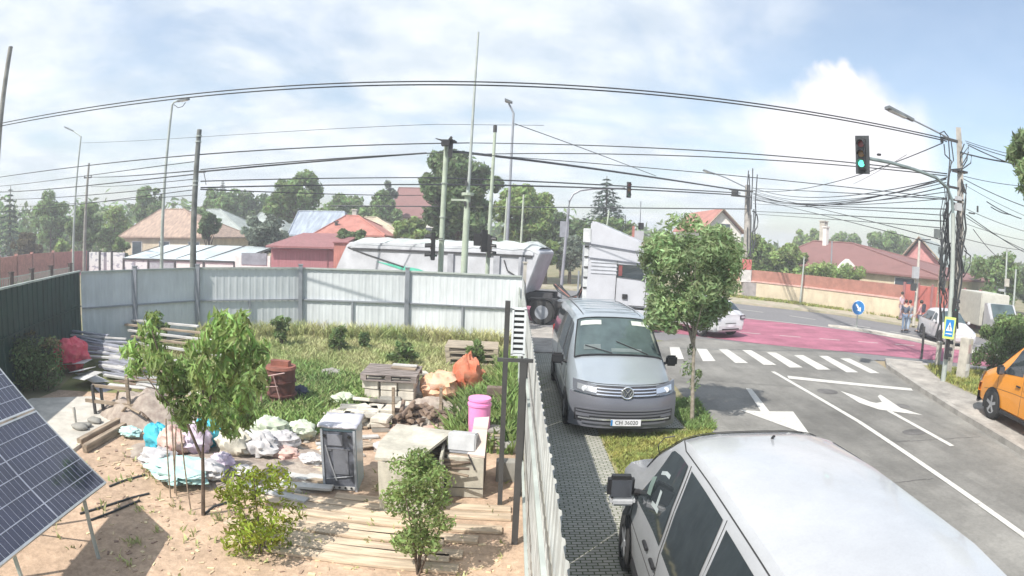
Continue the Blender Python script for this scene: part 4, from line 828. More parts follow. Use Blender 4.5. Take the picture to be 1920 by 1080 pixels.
# ================================================================ OVERHEAD CABLES
WIRES = []
def wire(pts, Ys, r, label=None, group=None, n=22):
    """a cable through the directions seen at pts; the first and last lie at the distances Ys, its plan is straight"""
    if label is None:
        nm = [next(q for lim, q in ((60, 'left frame edge'), (200, 'short pale pole'), (420, 'thick dark pole'), (700, 'sky above the red roofs'), (1000, 'pale signal masts'), (1300, 'fir tree side'), (1500, 'box laden pole'), (1720, 'traffic light arm'), (3000, 'big cable pole')) if x < lim) for x in (pts[0][0], pts[-1][0])]
        label = 'thin dark overhead cable between the %s and the %s' % tuple(nm); group = 'overhead cables from %s to %s' % tuple(nm)
    a = at(pts[0][0], pts[0][1], Ys[0]); b_ = at(pts[-1][0], pts[-1][1], Ys[1]); L = b_-a; mid = []
    hd = Vector((L.x, L.y)); 
    for (px, py) in pts[1:-1]:
        d = ray(px, py); # intersect with vertical plane through a,b
        den = d.x*hd.y - d.y*hd.x
        if abs(den) < 1e-6: continue
        k = (a.x*hd.y - a.y*hd.x)/den; x, y, z = d.x*k, d.y*k, CAM_H+d.z*k
        t = ((x-a.x)*hd.x+(y-a.y)*hd.y)/hd.length_squared
        if .05 < t < .95: mid.append((t, (a.z+L.z*t - z)/(4*t*(1-t))))
    s = sum(m[1] for m in mid)/len(mid) if mid else 0.2
    s = max(s, .03)                                  # cables sag, never arch
    P = [Vector((a.x+L.x*t, a.y+L.y*t, a.z+L.z*t-4*s*t*(1-t))) for t in [i/n for i in range(n+1)]]
    mb = MB(); o = P[0].copy(); mb.tube([p-o for p in P], r*.82, 5); w_ = mb.build('overhead_cable', cable_m); w_.location = o
    tag(w_, label, 'cable', group); return w_
K1 = 'heavy black service cable, upper of the pair spanning the whole sky'
wire([(3, 231), (320, 188), (640, 156), (850, 150), (1100, 161), (1440, 194), (1772, 260)], (15, 13.5), .024, K1, 'heavy cable pair')
wire([(3, 236), (320, 193), (640, 162), (850, 157), (1100, 168), (1440, 199), (1772, 264)], (15, 13.6), .024, 'heavy black service cable, lower of the pair spanning the whole sky', 'heavy cable pair')
wire([(-40, 338), (180, 308), (373, 290)], (27, 19.6), .028); wire([(373, 290), (620, 275), (880, 268)], (19.6, 24), .03)
wire([(880, 268), (1110, 272), (1440, 292), (1776, 326)], (24, 13.7), .024)
wire([(-40, 352), (160, 330), (373, 302)], (30, 19.7), .022); wire([(900, 289), (1180, 290), (1440, 299), (1776, 330)], (22, 13.6), .022)
wire([(165, 332), (270, 328), (366, 320)], (36, 19.6), .03); wire([(376, 322), (560, 306), (700, 294), (800, 287)], (19.5, 20), .04); wire([(376, 318), (560, 303), (700, 292), (832, 286)], (19.5, 19.8), .025)
wire([(832, 282), (1000, 300), (1180, 328), (1386, 357)], (19.8, 39.6), .06)
wire([(832, 285), (1000, 293), (1220, 316), (1440, 342), (1776, 372)], (19.8, 13.7), .016)
wire([(-40, 372), (165, 366), (363, 348)], (30, 19.6), .022); wire([(-40, 360), (165, 348), (363, 327)], (30, 19.6), .03)
wire([(376, 340), (620, 334), (800, 333)], (19.6, 26), .028); wire([(376, 352), (620, 347), (800, 346)], (19.6, 26), .034)
wire([(800, 333), (1000, 341), (1200, 350), (1388, 362)], (26, 39.7), .045); wire([(800, 346), (1000, 347), (1200, 356), (1388, 366)], (26, 39.7), .05)
wire([(376, 355), (560, 362), (790, 366)], (19.6, 40), .03); wire([(620, 386), (860, 386), (1130, 391), (1400, 392)], (40, 39.7), .05)
wire([(170, 350), (260, 346), (363, 336)], (36, 19.7), .02); wire([(-40, 398), (160, 382), (363, 356)], (34, 19.6), .022); wire([(-40, 388), (120, 383), (363, 366)], (34, 19.6), .018)
wire([(150, 268), (400, 252), (640, 243), (820, 233)], (40, 30), .018); wire([(820, 233), (962, 231), (1020, 235)], (30, 30), .016); wire([(965, 232), (1060, 266), (1230, 330)], (30, 42), .03)
wire([(1412, 357), (1521, 350), (1644, 318), (1768, 268)], (39.7, 13.5), .022)
for i, (ya, ym, yb) in enumerate(((352, 367, 334), (357, 374, 342), (362, 382, 350), (368, 384, 372), (375, 388, 392), (382, 392, 404), (396, 402, 415), (401, 410, 428), (364, 377, 336), (370, 380, 360), (353, 362, 374))):
    wire([(1412, ya), (1590, ym), (1774, yb)], (39.7, 13.5), .017 if i % 2 else .022)
for i, (ya, yb) in enumerate(((362, 450), (372, 462))): wire([(1412, ya), (1600, (ya+yb)/2-6), (1766, yb)], (39.7, 13.4), .018)
wire([(1600, 345), (1660, 310), (1700, 290)], (24, 13.6), .01); wire([(1776, 332), (1700, 360), (1520, 378), (1412, 372)], (13.6, 39.7), .018)
for i, (xa, ya, xb, yb, Yb, rr) in enumerate(((1812, 268, 1930, 303, 11, .016), (1815, 272, 1930, 318, 11, .022), (1818, 290, 1930, 308, 11, .028), (1810, 264, 1930, 296, 11, .012), (1806, 330, 1930, 350, 11, .012), (1806, 335, 1930, 390, 11, .016), (1806, 345, 1930, 408, 12, .010), (1812, 392, 1930, 436, 14, .012), (1812, 402, 1930, 478, 14, .018), (1812, 408, 1925, 470, 14, .014), (1850, 378, 1915, 410, 14, .022), (1858, 388, 1895, 402, 14, .022), (1825, 430, 1868, 480, 18, .018), (1810, 448, 1930, 470, 16, .012), (1812, 420, 1930, 452, 15, .010))):
    wire([(xa, ya), ((xa+xb)/2, (ya+yb)/2+3), (xb, yb)], (13.6, Yb), rr, 'thin dark overhead cable fanning from the big pole to the right edge', 'cables right of the big pole')

ORD = ['highest', 'second highest', 'third highest', 'fourth highest', 'fifth highest', 'sixth highest', 'seventh highest', 'eighth highest', 'ninth highest', 'tenth highest', 'eleventh highest', 'twelfth highest', 'thirteenth highest', 'fourteenth highest', 'fifteenth highest', 'sixteenth highest']
GR = {}
for o_ in C.objects:
    g_ = o_.get('group')
    if o_.get('category') == 'cable' and g_ and g_ != 'heavy cable pair': GR.setdefault(g_, []).append(o_)
for g_, L_ in GR.items():
    if len(L_) < 2: continue
    def elev(o_): v_ = o_.data.vertices[len(o_.data.vertices)//2].co + o_.location; return (v_.z-CAM_H)/math.hypot(v_.x, v_.y)
    L_.sort(key=elev, reverse=True)
    for k_, o_ in enumerate(L_): o_['label'] = ORD[min(k_, 15)] + ' ' + o_['label'].replace('thin dark overhead ', 'dark ')
# ================================================================ VEHICLES   (forward = local +y, wheels on z = 0)
def lerp(a, b_, t): return a+(b_-a)*t
class Body:
    """a car body lofted through stations (y, zbot, zbelt, ztop, half width at belt, half width at roof)"""
    def __init__(s, st): s.st = sorted(st, key=lambda q: -q[0])
    def sec(s, q):
        y, zb, zl, zt, wb, wt = q; m = max(zt-.12, zl+.01)
        pts = [(wb*.86, zb), (wb*.97, zb+.10), (wb, lerp(zb, zl, .55)), (wb*.985, zl), (lerp(wb*.985, wt+.03, .5)+.012, lerp(zl, m, .5)), (wt+.03, m), (wt-.03, zt-.045), (wt-.16, zt-.012), (wt*.5, zt+.008), (0, zt+.014)]
        return [Vector((x, y, z)) for x, z in pts]
    def at(s, y, u, side=1):
        st = s.st
        for a, b_ in zip(st, st[1:]):
            if a[0] >= y >= b_[0]:
                t = (a[0]-y)/(a[0]-b_[0]+1e-9); A, B = s.sec(a), s.sec(b_); k = min(int(u), 8); f = u-k
                p = A[k].lerp(A[k+1], f).lerp(B[k].lerp(B[k+1], f), t); return Vector((p.x*side, p.y, p.z))
        return Vector((0, y, 0))
    def build(s, m, root, name='body'):
        vs = []; fs = []; n = 19
        rings = []
        for i, q in enumerate(s.st):
            sc_ = s.sec(q); ring = sc_ + [Vector((-p.x, p.y, p.z)) for p in reversed(sc_[:-1])]; rings.append(ring)
        for r in rings: vs += r
        for i in range(len(rings)-1):
            for k in range(n-1): fs.append((i*n+k, i*n+k+1, (i+1)*n+k+1, (i+1)*n+k))
            fs.append((i*n+n-1, i*n, (i+1)*n, (i+1)*n+n-1))
        fs.append(tuple(range(n-1, -1, -1))); fs.append(tuple(range((len(rings)-1)*n, len(rings)*n)))
        return obj(name, vs, fs, m, root, smooth=34)
    def patch(s, name, corners, m, root, side=1, off=.008, n=8, k=6):
        """corners (y,u) x4 in order; the patch hugs the body"""
        c = corners; vs = []; fs = []
        for i in range(n+1):
            for j in range(k+1):
                a, b_ = i/n, j/k; y = lerp(lerp(c[0][0], c[1][0], a), lerp(c[3][0], c[2][0], a), b_); u = lerp(lerp(c[0][1], c[1][1], a), lerp(c[3][1], c[2][1], a), b_)
                p = s.at(y, u, side); e = .01
                ty = s.at(y+e, u, side)-s.at(y-e, u, side); tu = s.at(y, min(u+e, 8.99), side)-s.at(y, max(u-e, 0), side); nr = ty.cross(tu)
                if nr.length > 1e-9:
                    nr.normalize(); nr = nr if nr.dot(Vector((p.x, 0, p.z-.9))) > 0 or nr.x*side > .3 else -nr
                else: nr = Vector((side, 0, 0))
                vs.append(p+nr*off)
        for i in range(n):
            for j in range(k): q = i*(k+1)+j; fs.append((q, q+1, q+k+2, q+k+1))
        return obj(name, vs, fs, m, root, smooth=40)
def wheel(root, x, y, r, side, w=.21, spokes=5, rim_m=None):
    W_ = empty('wheel', (x, y, r)); W_.parent = root
    mb = MB(); n = 28; prof = [(-w/2, r*.62), (-w/2, r*.93), (-w/2+.025, r), (w/2-.025, r), (w/2, r*.93), (w/2, r*.62)]; vs = []
    for i in range(n):
        a = 2*math.pi*i/n
        for px, pr in prof: vs.append((px, math.cos(a)*pr, math.sin(a)*pr))
    k = len(prof); fs = [(i*k+j, i*k+j+1, ((i+1) % n)*k+j+1, ((i+1) % n)*k+j) for i in range(n) for j in range(k-1)]
    mb.add(vs, fs); mb.build('tyre', rubber, W_, smooth=50)
    mb = MB(); xo = side*(w/2-.035); mb.cyl((xo-.02*side, 0, 0), (xo, 0, 0), r*.63, n=24); mb.build('rim_back', mat('rim_dark', (.06, .06, .065), .6), W_)
    mb = MB()
    for i in range(spokes):
        a = 2*math.pi*i/spokes+.3; c = Vector((xo+.012*side, math.cos(a)*r*.33, math.sin(a)*r*.33)); mb.box(c, (.03, r*.6, r*.2), M3=Matrix.Rotation(a, 3, 'X'))
    vs = []; m_ = 24
    for i in range(m_):
        a = 2*math.pi*i/m_
        for pr, dx in ((r*.56, .015), (r*.65, .02), (r*.65, -.02)): vs.append((xo+dx*side, math.cos(a)*pr, math.sin(a)*pr))
    mb.add(vs, [(i*3+j, i*3+j+1, ((i+1) % m_)*3+j+1, ((i+1) % m_)*3+j) for i in range(m_) for j in range(2)])
    mb.cyl((xo-.01*side, 0, 0), (xo+.03*side, 0, 0), r*.15, n=12); mb.build('rim', rim_m or alloy, W_, smooth=40); return W_
def arch(root, x, y, r, side, m=None):
    mb = MB(); n = 18; vs = []; a0 = -.35
    for i in range(n+1):
        a = a0+(math.pi-2*a0)*i/n
        vs += [(x+.006*side, y+math.cos(a)*r*1.16, r+math.sin(a)*r*1.16)]
    c = len(vs); vs.append((x+.006*side, y, r*.7)); mb.add(vs, [(i, i+1, c) for i in range(n)]); mb.build('wheel_arch', m or black, root)
def mirror(root, x, y, z, side, m, shell=None, s=1.0):
    mb = MB(); mb.tube([(x, y, z-.05), (x+.10*side*s, y-.01, z-.02)], .03, 6); mi_ = mb.build('mirror', black, root)
    mb = MB(); mb.box((x+.21*side*s, y, z+.03), (.22*s, .12*s, .20*s)); mb.build('shell', shell or m, mi_, bevel=.035)
    mb = MB(); mb.box((x+.21*side*s, y-.062*s, z+.03), (.17*s, .006, .15*s)); mb.build('mirror_glass', mat('mirror_glass', (.12, .13, .15), .08, .5), mi_)
def front_strip(root, name, m, F, x0, x1, zlo, zhi, off, n=16, th=.02, k=1):
    """a strip that follows the nose: F(x,z) gives y; zlo/zhi may be functions of x"""
    vs = []; fs = []; lo = zlo if callable(zlo) else (lambda x: zlo); hi = zhi if callable(zhi) else (lambda x: zhi)
    for i in range(n+1):
        x = lerp(x0, x1, i/n)
        for j in range(k+1):
            z = lerp(lo(x), hi(x), j/k); vs.append((x, F(x, z)+off, z))
        vs.append((x, F(x, hi(x))+off-th, hi(x)+.001)); vs.append((x, F(x, lo(x))+off-th, lo(x)-.001))
    q = k+3
    for i in range(n):
        a, b_ = i*q, (i+1)*q
        for j in range(k): fs.append((a+j, b_+j, b_+j+1, a+j+1))
        fs.append((a+k, b_+k, b_+k+1, a+k+1)); fs.append((a+k+2, b_+k+2, b_, a))
    return obj(name, vs, fs, m, root, smooth=45)
SEAM = mat('panel_gap', (.03, .03, .03), .8)
def seam(B, root, pts, side, r=.005, name='door_gap'):
    P = []
    for a, b_ in zip(pts, pts[1:]):
        for i in range(7): P.append(B.at(lerp(a[0], b_[0], i/7), lerp(a[1], b_[1], i/7), side))
    P.append(B.at(pts[-1][0], pts[-1][1], side)); mb = MB(); mb.tube([p+Vector((.001*side, 0, 0)) for p in P], r, 4); mb.build(name, SEAM, root)
def van(name, label, loc, rz, col, group=None, bp=2.06, seal=1.0, fwt=1.66, ms=1.0, L=5.2, H=1.95, front='full', vis=('L', 'R'), screen=None, W2=.95, rimm=None, wr=.33, belt=0.0):
    root = empty(name, loc, rz, label, 'van', group); h = L/2; T = H
    B = Body([(h-.03, .42, .60, .74, .62*W2/.95, .50), (h-.12, .30, .66, .90, .80*W2/.95, .70), (h-.22, .26, .72, .98, .88*W2/.95, .78), (h-.38, .24, .82, 1.05, .94*W2/.95, .82), (h-.95, .24, 1.02+belt*.5, 1.26+belt*.5, W2, .85*W2/.95),
              (h-1.30, .24, 1.07+belt, lerp(1.26, T-.06, .42), W2, .81*W2/.95), (h-1.80, .24, 1.10+belt, T-.06, W2, .73*W2/.95), (h-2.05, .24, 1.12+belt, T-.015, W2, .735*W2/.95), (h-2.8, .24, 1.12+belt, T+.01, W2, .745*W2/.95), (-h+.8, .24, 1.12+belt, T, W2, .745*W2/.95), (-h+.22, .25, 1.11+belt, T-.05, W2-.01, .73*W2/.95), (-h+.06, .30, 1.08, T-.22, W2-.05, .68), (-h, .40, 1.0, T-.45, W2-.12, .64)])
    B.build(col, root)
    fy, ry = h-.93, -h+.98
    for sx in (1, -1):
        for y in (fy, ry):
            arch(root, sx*(W2+.004), y, wr, sx); wheel(root, sx*(W2-.085), y, wr, sx, rim_m=rimm)
        B.patch('front_window', [(h-1.12, 3.1), (h-bp+.04, 3.1), (h-bp+.04, 4.95), (h-fwt, 4.95)], glass_dark, root, sx)
        B.patch('side_window', [(h-bp-.08, 3.1), (h-3.22, 3.1), (h-3.22, 4.95), (h-bp-.08, 4.95)], glass_dark, root, sx)
        B.patch('rear_window', [(h-3.32, 3.15), (-h+.34, 3.15), (-h+.38, 4.9), (h-3.32, 4.9)], glass_dark, root, sx)
        seam(B, root, [(h-1.05, 3.1), (h-1.05, .6), (h-1.2, .25), (h-bp, .25), (h-bp-.02, 3.0), (h-bp-.02, 5.0)], sx)
        seam(B, root, [(h-bp-.02, .3), (h-3.26, .3), (h-3.27, 5.0)], sx, .004)
        seam(B, root, [(h-.5, 2.1), (-h+.2, 2.1)], sx, .004, 'body_crease')
        for yy in (h-1.92, h-2.25):
            p = B.at(yy, 2.55, sx); mb = MB(); mb.box(p+Vector((.02*sx, 0, 0)), (.03, .17, .03)); mb.build('door_handle', black, root, bevel=.006)
        mirror(root, sx*(W2-.06), h-1.28, 1.14+belt*.4, sx, black, s=ms)
        if ms > 1.1: mb = MB(); mb.box((sx*(W2+.15), h-1.285, 1.03+belt*.4), (.24, .155, .09)); mb.build('mirror_lower_shell', col, root, bevel=.03)
        mb = MB(); mb.box((sx*(W2-.04), (fy+ry)/2, .27), (.06, fy-ry-2*wr*1.2, .08)); mb.build('sill', black, root)
        p = B.at(-h+.05, 2.6, sx); mb = MB(); mb.box((sx*(W2-.09), -h+.03, 1.0), (.12, .10, .5)); mb.build('tail_light', mat('tail_red', (.35, .02, .02), .25), root, bevel=.02)
    # windscreen: across the sloping part of the body
    vs = []; fs = []; n = 14; k = 6
    for j in range(k+1):
        yy = lerp(h-1.00, h-1.78, j/k)
        for i in range(n+1):
            e = lerp(-1, 1, i/n); u = 9-abs(e)*3.15; p = B.at(yy, u, 1 if e >= 0 else -1); vs.append(p+Vector((0, .010, .010)))
    for j in range(k):
        for i in range(n): q = j*(n+1)+i; fs.append((q, q+1, q+n+2, q+n+1))
    ws = obj('windscreen', vs, fs, glass_screen, root, smooth=40)
    mb = MB(); mb.tube([Vector(vs[i])+Vector((0, .012, .0)) for i in range(n+1)], .014*seal, 5); mb.build('windscreen_seal', black, ws)
    mb = MB(); mb.tube([Vector(vs[k*(n+1)+i])+Vector((0, .004, .006)) for i in range(n+1)], .01*seal, 5); mb.build('windscreen_seal', black, ws)
    for sx in (0, 1): mb = MB(); mb.tube([Vector(vs[j*(n+1)+(n if sx else 0)])+Vector((0, .006, .006)) for j in range(k+1)], .012*seal, 5); mb.build('windscreen_seal', black, ws)
    return root, B, h, ws
F0 = lambda h: (lambda x, z: h+.07-.30*(abs(x)/.95)**3.2-max(0, z-.62)**1.3*.55)
silver = mat('silver_paint', (.46, .51, .55), .32, .55, .04, 1.2, coat=.7)
silver_low = mat('silver_bumper', (.17, .175, .20), .38, .35, .04, 1.2, coat=.3)
# --- the silver van facing the camera
sv, B, h, ws = van('silver_van', 'silver passenger van parked facing the camera on the paved strip by the white fence', (2.0, 12.05, 0), math.pi, silver, L=5.3, rimm=alloy)
F = F0(h)
front_strip(sv, 'bumper', silver_low, F, -.945, .945, .24, lambda x: .765+.05*abs(x)**2, .0, 24, .12, 5)
front_strip(sv, 'number_plate_band', mat('grille_black', (.03, .03, .035), .5), F, -.86, .86, lambda x: .30+.05*abs(x), lambda x: .56-.02*abs(x), .012, 20, .01, 2)
for i, z in enumerate((.545, .495, .445)):
    front_strip(sv, 'lower_slat', silver_low, F, -.84, .84, (lambda z: lambda x: z+.012*abs(x))(z), (lambda z: lambda x: z+.026+.012*abs(x))(z), .03, 20, .02)
front_strip(sv, 'lower_chrome_slat', chrome, F, -.80, .80, .385, .41, .032, 20, .02); front_strip(sv, 'lower_slat', silver_low, F, -.74, .74, .315, .345, .032, 20, .02)
front_strip(sv, 'grille', mat('grille_black', (.03, .03, .035), .5), F, -.60, .60, lambda x: .775+.05*abs(x)**2, lambda x: .945+.02*abs(x), .022, 16, .04, 3)
for z in (.80, .85, .90): front_strip(sv, 'grille_bar', chrome, F, -.60, .60, (lambda z: lambda x: z+.05*abs(x)**2)(z), (lambda z: lambda x: z+.018+.05*abs(x)**2)(z), .034, 16, .02)
for sx in (1, -1):
    a, b_ = (.52, .90) if sx > 0 else (-.90, -.52)
    hl = front_strip(sv, 'headlight', mat('headlight_shell', (.12, .13, .15), .2, coat=.8), F, a, b_, lambda x: .80+.10*(abs(x)-.5), lambda x: .955+.17*(abs(x)-.5), .036, 8, .05, 4)
    front_strip(hl, 'reflector', chrome, F, (a if sx > 0 else a+.07), (b_-.07 if sx > 0 else b_), lambda x: .84+.10*(abs(x)-.5), lambda x: .92+.14*(abs(x)-.5), .042, 6, .02, 2)
    mb = MB(); xx = sx*.72; mb.cyl((xx, F(xx, .89)+.03, .89), (xx, F(xx, .89)+.055, .89), .045, n=12); mb.build('lamp', mat('lamp_lens', (.8, .82, .85), .1), hl)
    front_strip(sv, 'fog_light_trim', silver_low, F, sx*.62, sx*.84, .43, .455, .04, 5, .02)
front_strip(sv, 'bonnet_gap', SEAM, F, -.88, .88, lambda x: .965+.02*abs(x)+.06*max(0, abs(x)-.5), lambda x: .975+.02*abs(x)+.06*max(0, abs(x)-.5), .012, 18, .01)
yb = F(0, .86)+.065; bd = MB(); bd.cyl((0, yb-.03, .86), (0, yb, .86), .105, n=26); bd = bd.build('badge', mat('badge_dark', (.07, .08, .1), .4), sv)
mb = MB(); rg = []
for i in range(27): a = 2*math.pi*i/26; rg.append((math.cos(a)*.099, yb+.004, .86+math.sin(a)*.099))
mb.tube(rg, .013, 6)
for pts in (((-.046, .058), (0, -.0), (.046, .058)), ((-.066, .03), (-.03, -.055), (0, .008), (.03, -.055), (.066, .03))): mb.tube([(x*1.2, yb+.006, .86+z*1.2) for x, z in pts], .011, 5)
mb.build('badge_ring', chrome, bd)
mb = MB(); mb.box((0, h+.125, .36), (.52, .012, .11)); pl = mb.build('number_plate', mat('plate_white', (.72, .72, .74), .5), sv)
mb = MB(); mb.box((.245, h+.133, .36), (.028, .004, .10)); mb.build('plate_band', blue_m, pl)
def text(s, size, m, parent, M4, name='lettering'):
    cu = bpy.data.curves.new(name, 'FONT'); cu.body = s; cu.size = size; cu.align_x = 'CENTER'; cu.align_y = 'CENTER'; cu.extrude = .001
    o = bpy.data.objects.new(name, cu); C.objects.link(o); cu.materials.append(m); o.parent = parent; o.matrix_basis = M4; bpy.context.view_layer.update(); me = bpy.data.meshes.new_from_object(o.evaluated_get(bpy.context.evaluated_depsgraph_get())); q = bpy.data.objects.new(name, me); C.objects.link(q); q.parent = parent; q.matrix_basis = M4; bpy.data.objects.remove(o); return q
text('CH 36020', .095, black, pl, Matrix.Translation((-.01, h+.1335, .36)) @ Matrix.Rotation(math.pi, 4, 'Z') @ Matrix.Rotation(math.pi/2, 4, 'X'))
# things behind the windscreen, read through it as pale shapes: two lowered sun visors
for (e0, e1) in ((-.80, -.28), (.22, .80)):
    vs = []; fs = []
    for j in range(3):
        yy = lerp(h-1.62, h-1.72, j/2)
        for i in range(7):
            e = lerp(e0, e1, i/6); p = B.at(yy, 9-abs(e)*3.15, 1 if e >= 0 else -1); vs.append(p+Vector((0, .015, .014)))
    fs = [(j*7+i, j*7+i+1, (j+1)*7+i+1, (j+1)*7+i) for j in range(2) for i in range(6)]; obj('sun_visor', vs, fs, mat('visor_pale', (.50, .54, .50), .6), ws)
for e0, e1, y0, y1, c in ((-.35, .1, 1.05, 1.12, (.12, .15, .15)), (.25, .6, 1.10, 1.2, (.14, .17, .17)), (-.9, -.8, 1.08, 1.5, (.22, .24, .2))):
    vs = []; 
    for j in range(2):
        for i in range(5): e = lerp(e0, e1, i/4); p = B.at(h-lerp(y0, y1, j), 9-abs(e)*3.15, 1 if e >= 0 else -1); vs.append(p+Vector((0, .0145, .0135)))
    obj('dashboard_reflection'.replace('reflection', 'painted_reflection'), vs, [(i, i+1, i+6, i+5) for i in range(4)], mat('dash_%d' % int(e0*100), c, .5), ws)  # dashboard reflection put into colour: flat patches laid on the opaque windscreen
mb = MB()
for (x0, y0, x1, y1) in ((-.5, h-1.02, .02, h-1.25), (.1, h-1.02, .6, h-1.18)):
    p = B.at(y0, 9-abs(x0)*3, 1 if x0 > 0 else -1)+Vector((0, .03, .02)); q = B.at(y1, 9-abs(x1)*3, 1 if x1 > 0 else -1)+Vector((0, .03, .025)); mb.tube([p, p.lerp(q, .1), q], .009, 4)
mb.build('wiper', black, ws)
for sx in (1, -1): seam(B, sv, [(h-2.0, 7.0), (-h+.3, 7.0)], sx, .012, 'roof_groove')
for y in (.5, 0, -.5, -1.0, -1.5, -2.0): mb = MB(); mb.box((0, y, 1.968), (1.05, .05, .012)); mb.build('roof_rib', silver, sv, bevel=.004)
# --- the white van in the foreground, facing away
wv, B, h, ws = van('white_van', 'white van in the foreground seen from above, roof filling the bottom right', (2.06, 3.72, 0), R(-2.5), white_paint, L=4.9, H=1.86, W2=.86, wr=.31, belt=-.14, bp=2.32, seal=.4, fwt=1.75, ms=1.12)
seam(B, wv, [(h-1.75, 6.2), (h-2.06, 5.35), (-h+.4, 5.35)], -1, .006, 'roof_gutter'); seam(B, wv, [(h-1.75, 6.2), (-h+.4, 5.35)], 1, .006, 'roof_gutter')
mb = MB(); p = B.at(.35, 8.9, 1); mb.tube([p, p+Vector((0, -.02, .02)), p+Vector((0, -.04, .03))], .012, 5); mb.build('roof_fitting', black, wv)
mb = MB(); mb.tube([(-.62, h-.98, 1.28), (-.66, h-.99, 1.42), (-.60, h-.99, 1.5), (-.5, h-1.0, 1.52)], .006, 4); mb.build('antenna', black, wv)
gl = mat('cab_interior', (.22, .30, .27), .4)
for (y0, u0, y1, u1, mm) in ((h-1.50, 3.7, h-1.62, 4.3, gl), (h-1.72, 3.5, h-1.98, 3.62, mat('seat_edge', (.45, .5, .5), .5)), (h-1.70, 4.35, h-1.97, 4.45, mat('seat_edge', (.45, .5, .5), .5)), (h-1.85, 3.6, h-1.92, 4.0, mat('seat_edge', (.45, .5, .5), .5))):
    fwd = bpy.data.objects.get('front_window'); B.patch('cab_painted_reflection'.replace('reflection', 'detail'), [(y0, u0), (y1, u0), (y1, u1), (y0, u1)], mm, wv, -1, .010, 2, 2)  # cab interior and reflection put into colour, patches over the opaque window
mb = MB(); mb.tube([B.at(h-1.1, 3.0, -1)+Vector((-.02, 0, .02)), B.at(h-1.02, 2.2, -1)+Vector((-.05, 0, 0))], .03, 6); mb.build('mirror_stay', mat('dull_grey', (.2, .2, .2), .6), wv)
# --- the orange van on the pavement
orange = paint('orange_paint', (.78, .30, .025), coat=.5)
kx, ky = 11.27, 7.28
ov, B, h, ws = van('orange_van', 'orange van parked on the right pavement facing away, only its front half in view', (kx, ky, .12), R(-12), orange, L=4.9, H=1.93)
Fo = F0(h); front_strip(ov, 'bumper', mat('dark_bumper', (.06, .06, .06), .6), Fo, -.93, .93, .24, .50, .0, 20, .1, 3); front_strip(ov, 'bumper_top', orange, Fo, -.93, .93, .505, .70, .0, 20, .1, 3)
for sx in (1, -1):
    a, b_ = (.52, .90) if sx > 0 else (-.90, -.52); front_strip(ov, 'headlight', mat('headlight_clear', (.5, .52, .52), .15, coat=.8), Fo, a, b_, .74, lambda x: .92+.1*(abs(x)-.5), .03, 6, .04, 3)
B.patch('rubbing_strip', [(h-1.3, .72), (-h+1.35, .72), (-h+1.35, .9), (h-1.3, .9)], mat('pale_orange', (.75, .45, .22), .4), ov, -1, .012, 6, 1)
# --- the white hatchback leaving over the pink lane
def car(name, label, loc, rz, col, L=4.2, H=1.48, W_=.87, group=None):
    root = empty(name, loc, rz, label, 'car', group); h = L/2
    B = Body([(h, .35, .5, .62, .60, .5), (h-.12, .25, .6, .74, .78, .66), (h-.4, .22, .7, .86, W_, .72), (h-1.15, .22, .84, .98, W_, .74), (h-1.9, .22, .90, H-.05, W_, .60), (h-2.3, .22, .92, H, W_, .60), (-h+.95, .22, .94, H-.02, W_, .60), (-h+.55, .22, .94, H-.12, W_, .58), (-h+.10, .25, .92, .98+.06, W_-.03, .66), (-h, .38, .75, .90, W_-.12, .70)])
    B.build(col, root)
    for sx in (1, -1):
        for y in (h-.85, -h+.78): arch(root, sx*(W_+.004), y, .32, sx); wheel(root, sx*(W_-.09), y, .32, sx)
        B.patch('front_window', [(h-1.45, 3.1), (h-2.15, 3.1), (h-2.15, 4.85), (h-1.85, 4.85)], glass_dark, root, sx)
        B.patch('rear_window', [(h-2.25, 3.1), (-h+.45, 3.1), (-h+.75, 4.85), (h-2.25, 4.85)], glass_dark, root, sx)
        seam(B, root, [(h-1.3, 3.0), (h-1.3, .4), (h-2.2, .4), (h-2.2, 5.0)], sx)
        mirror(root, sx*(W_-.05), h-1.5, .96, sx, col, s=.75)
        tl = MB(); tl.box((sx*.66, -h-.005, .80), (.28, .05, .17)); t_ = tl.build('tail_light', mat('tail_dark', (.10, .09, .11), .2, coat=.6), root, bevel=.02)
        tl = MB(); tl.box((sx*.66, -h-.035, .80), (.17, .01, .07)); tl.build('lamp', mat('lamp_pale', (.6, .6, .62), .3), t_)
    for nm, ys, mm in (('rear_screen', (-h+.50, -h+.14), glass_dark), ('windscreen', (h-1.2, h-1.85), glass_screen)):
        vs = []; 
        for j in range(4):
            for i in range(9): e = lerp(-1, 1, i/8); p = B.at(lerp(ys[0], ys[1], j/3), 9-abs(e)*3.1, 1 if e >= 0 else -1); vs.append(p+Vector((0, -.008 if nm[0] == 'r' else .008, .01)))
        obj(nm, vs, [(j*9+i, j*9+i+1, (j+1)*9+i+1, (j+1)*9+i) for j in range(3) for i in range(8)], mm, root, smooth=40)
    mb = MB(); mb.box((0, -h-.01, .42), (1.35, .07, .22)); mb.build('rear_bumper', col, root, bevel=.03)
    mb = MB(); mb.box((0, -h-.05, .50), (.52, .012, .11)); p_ = mb.build('number_plate', mat('plate_white', (.72, .72, .74), .5), root)
    mb = MB(); mb.box((0, -h-.048, .585), (.56, .02, .025)); mb.build('plate_trim', black, root); mb = MB(); mb.box((0, -h-.05, .36), (.9, .02, .05)); mb.build('bumper_slot', black, root)
    return root
car('white_car', 'white hatchback driving away over the pink lane, half hidden by the street tree', (7.55, 22.95, .012), R(22), white_car, L=4.3, H=1.50)
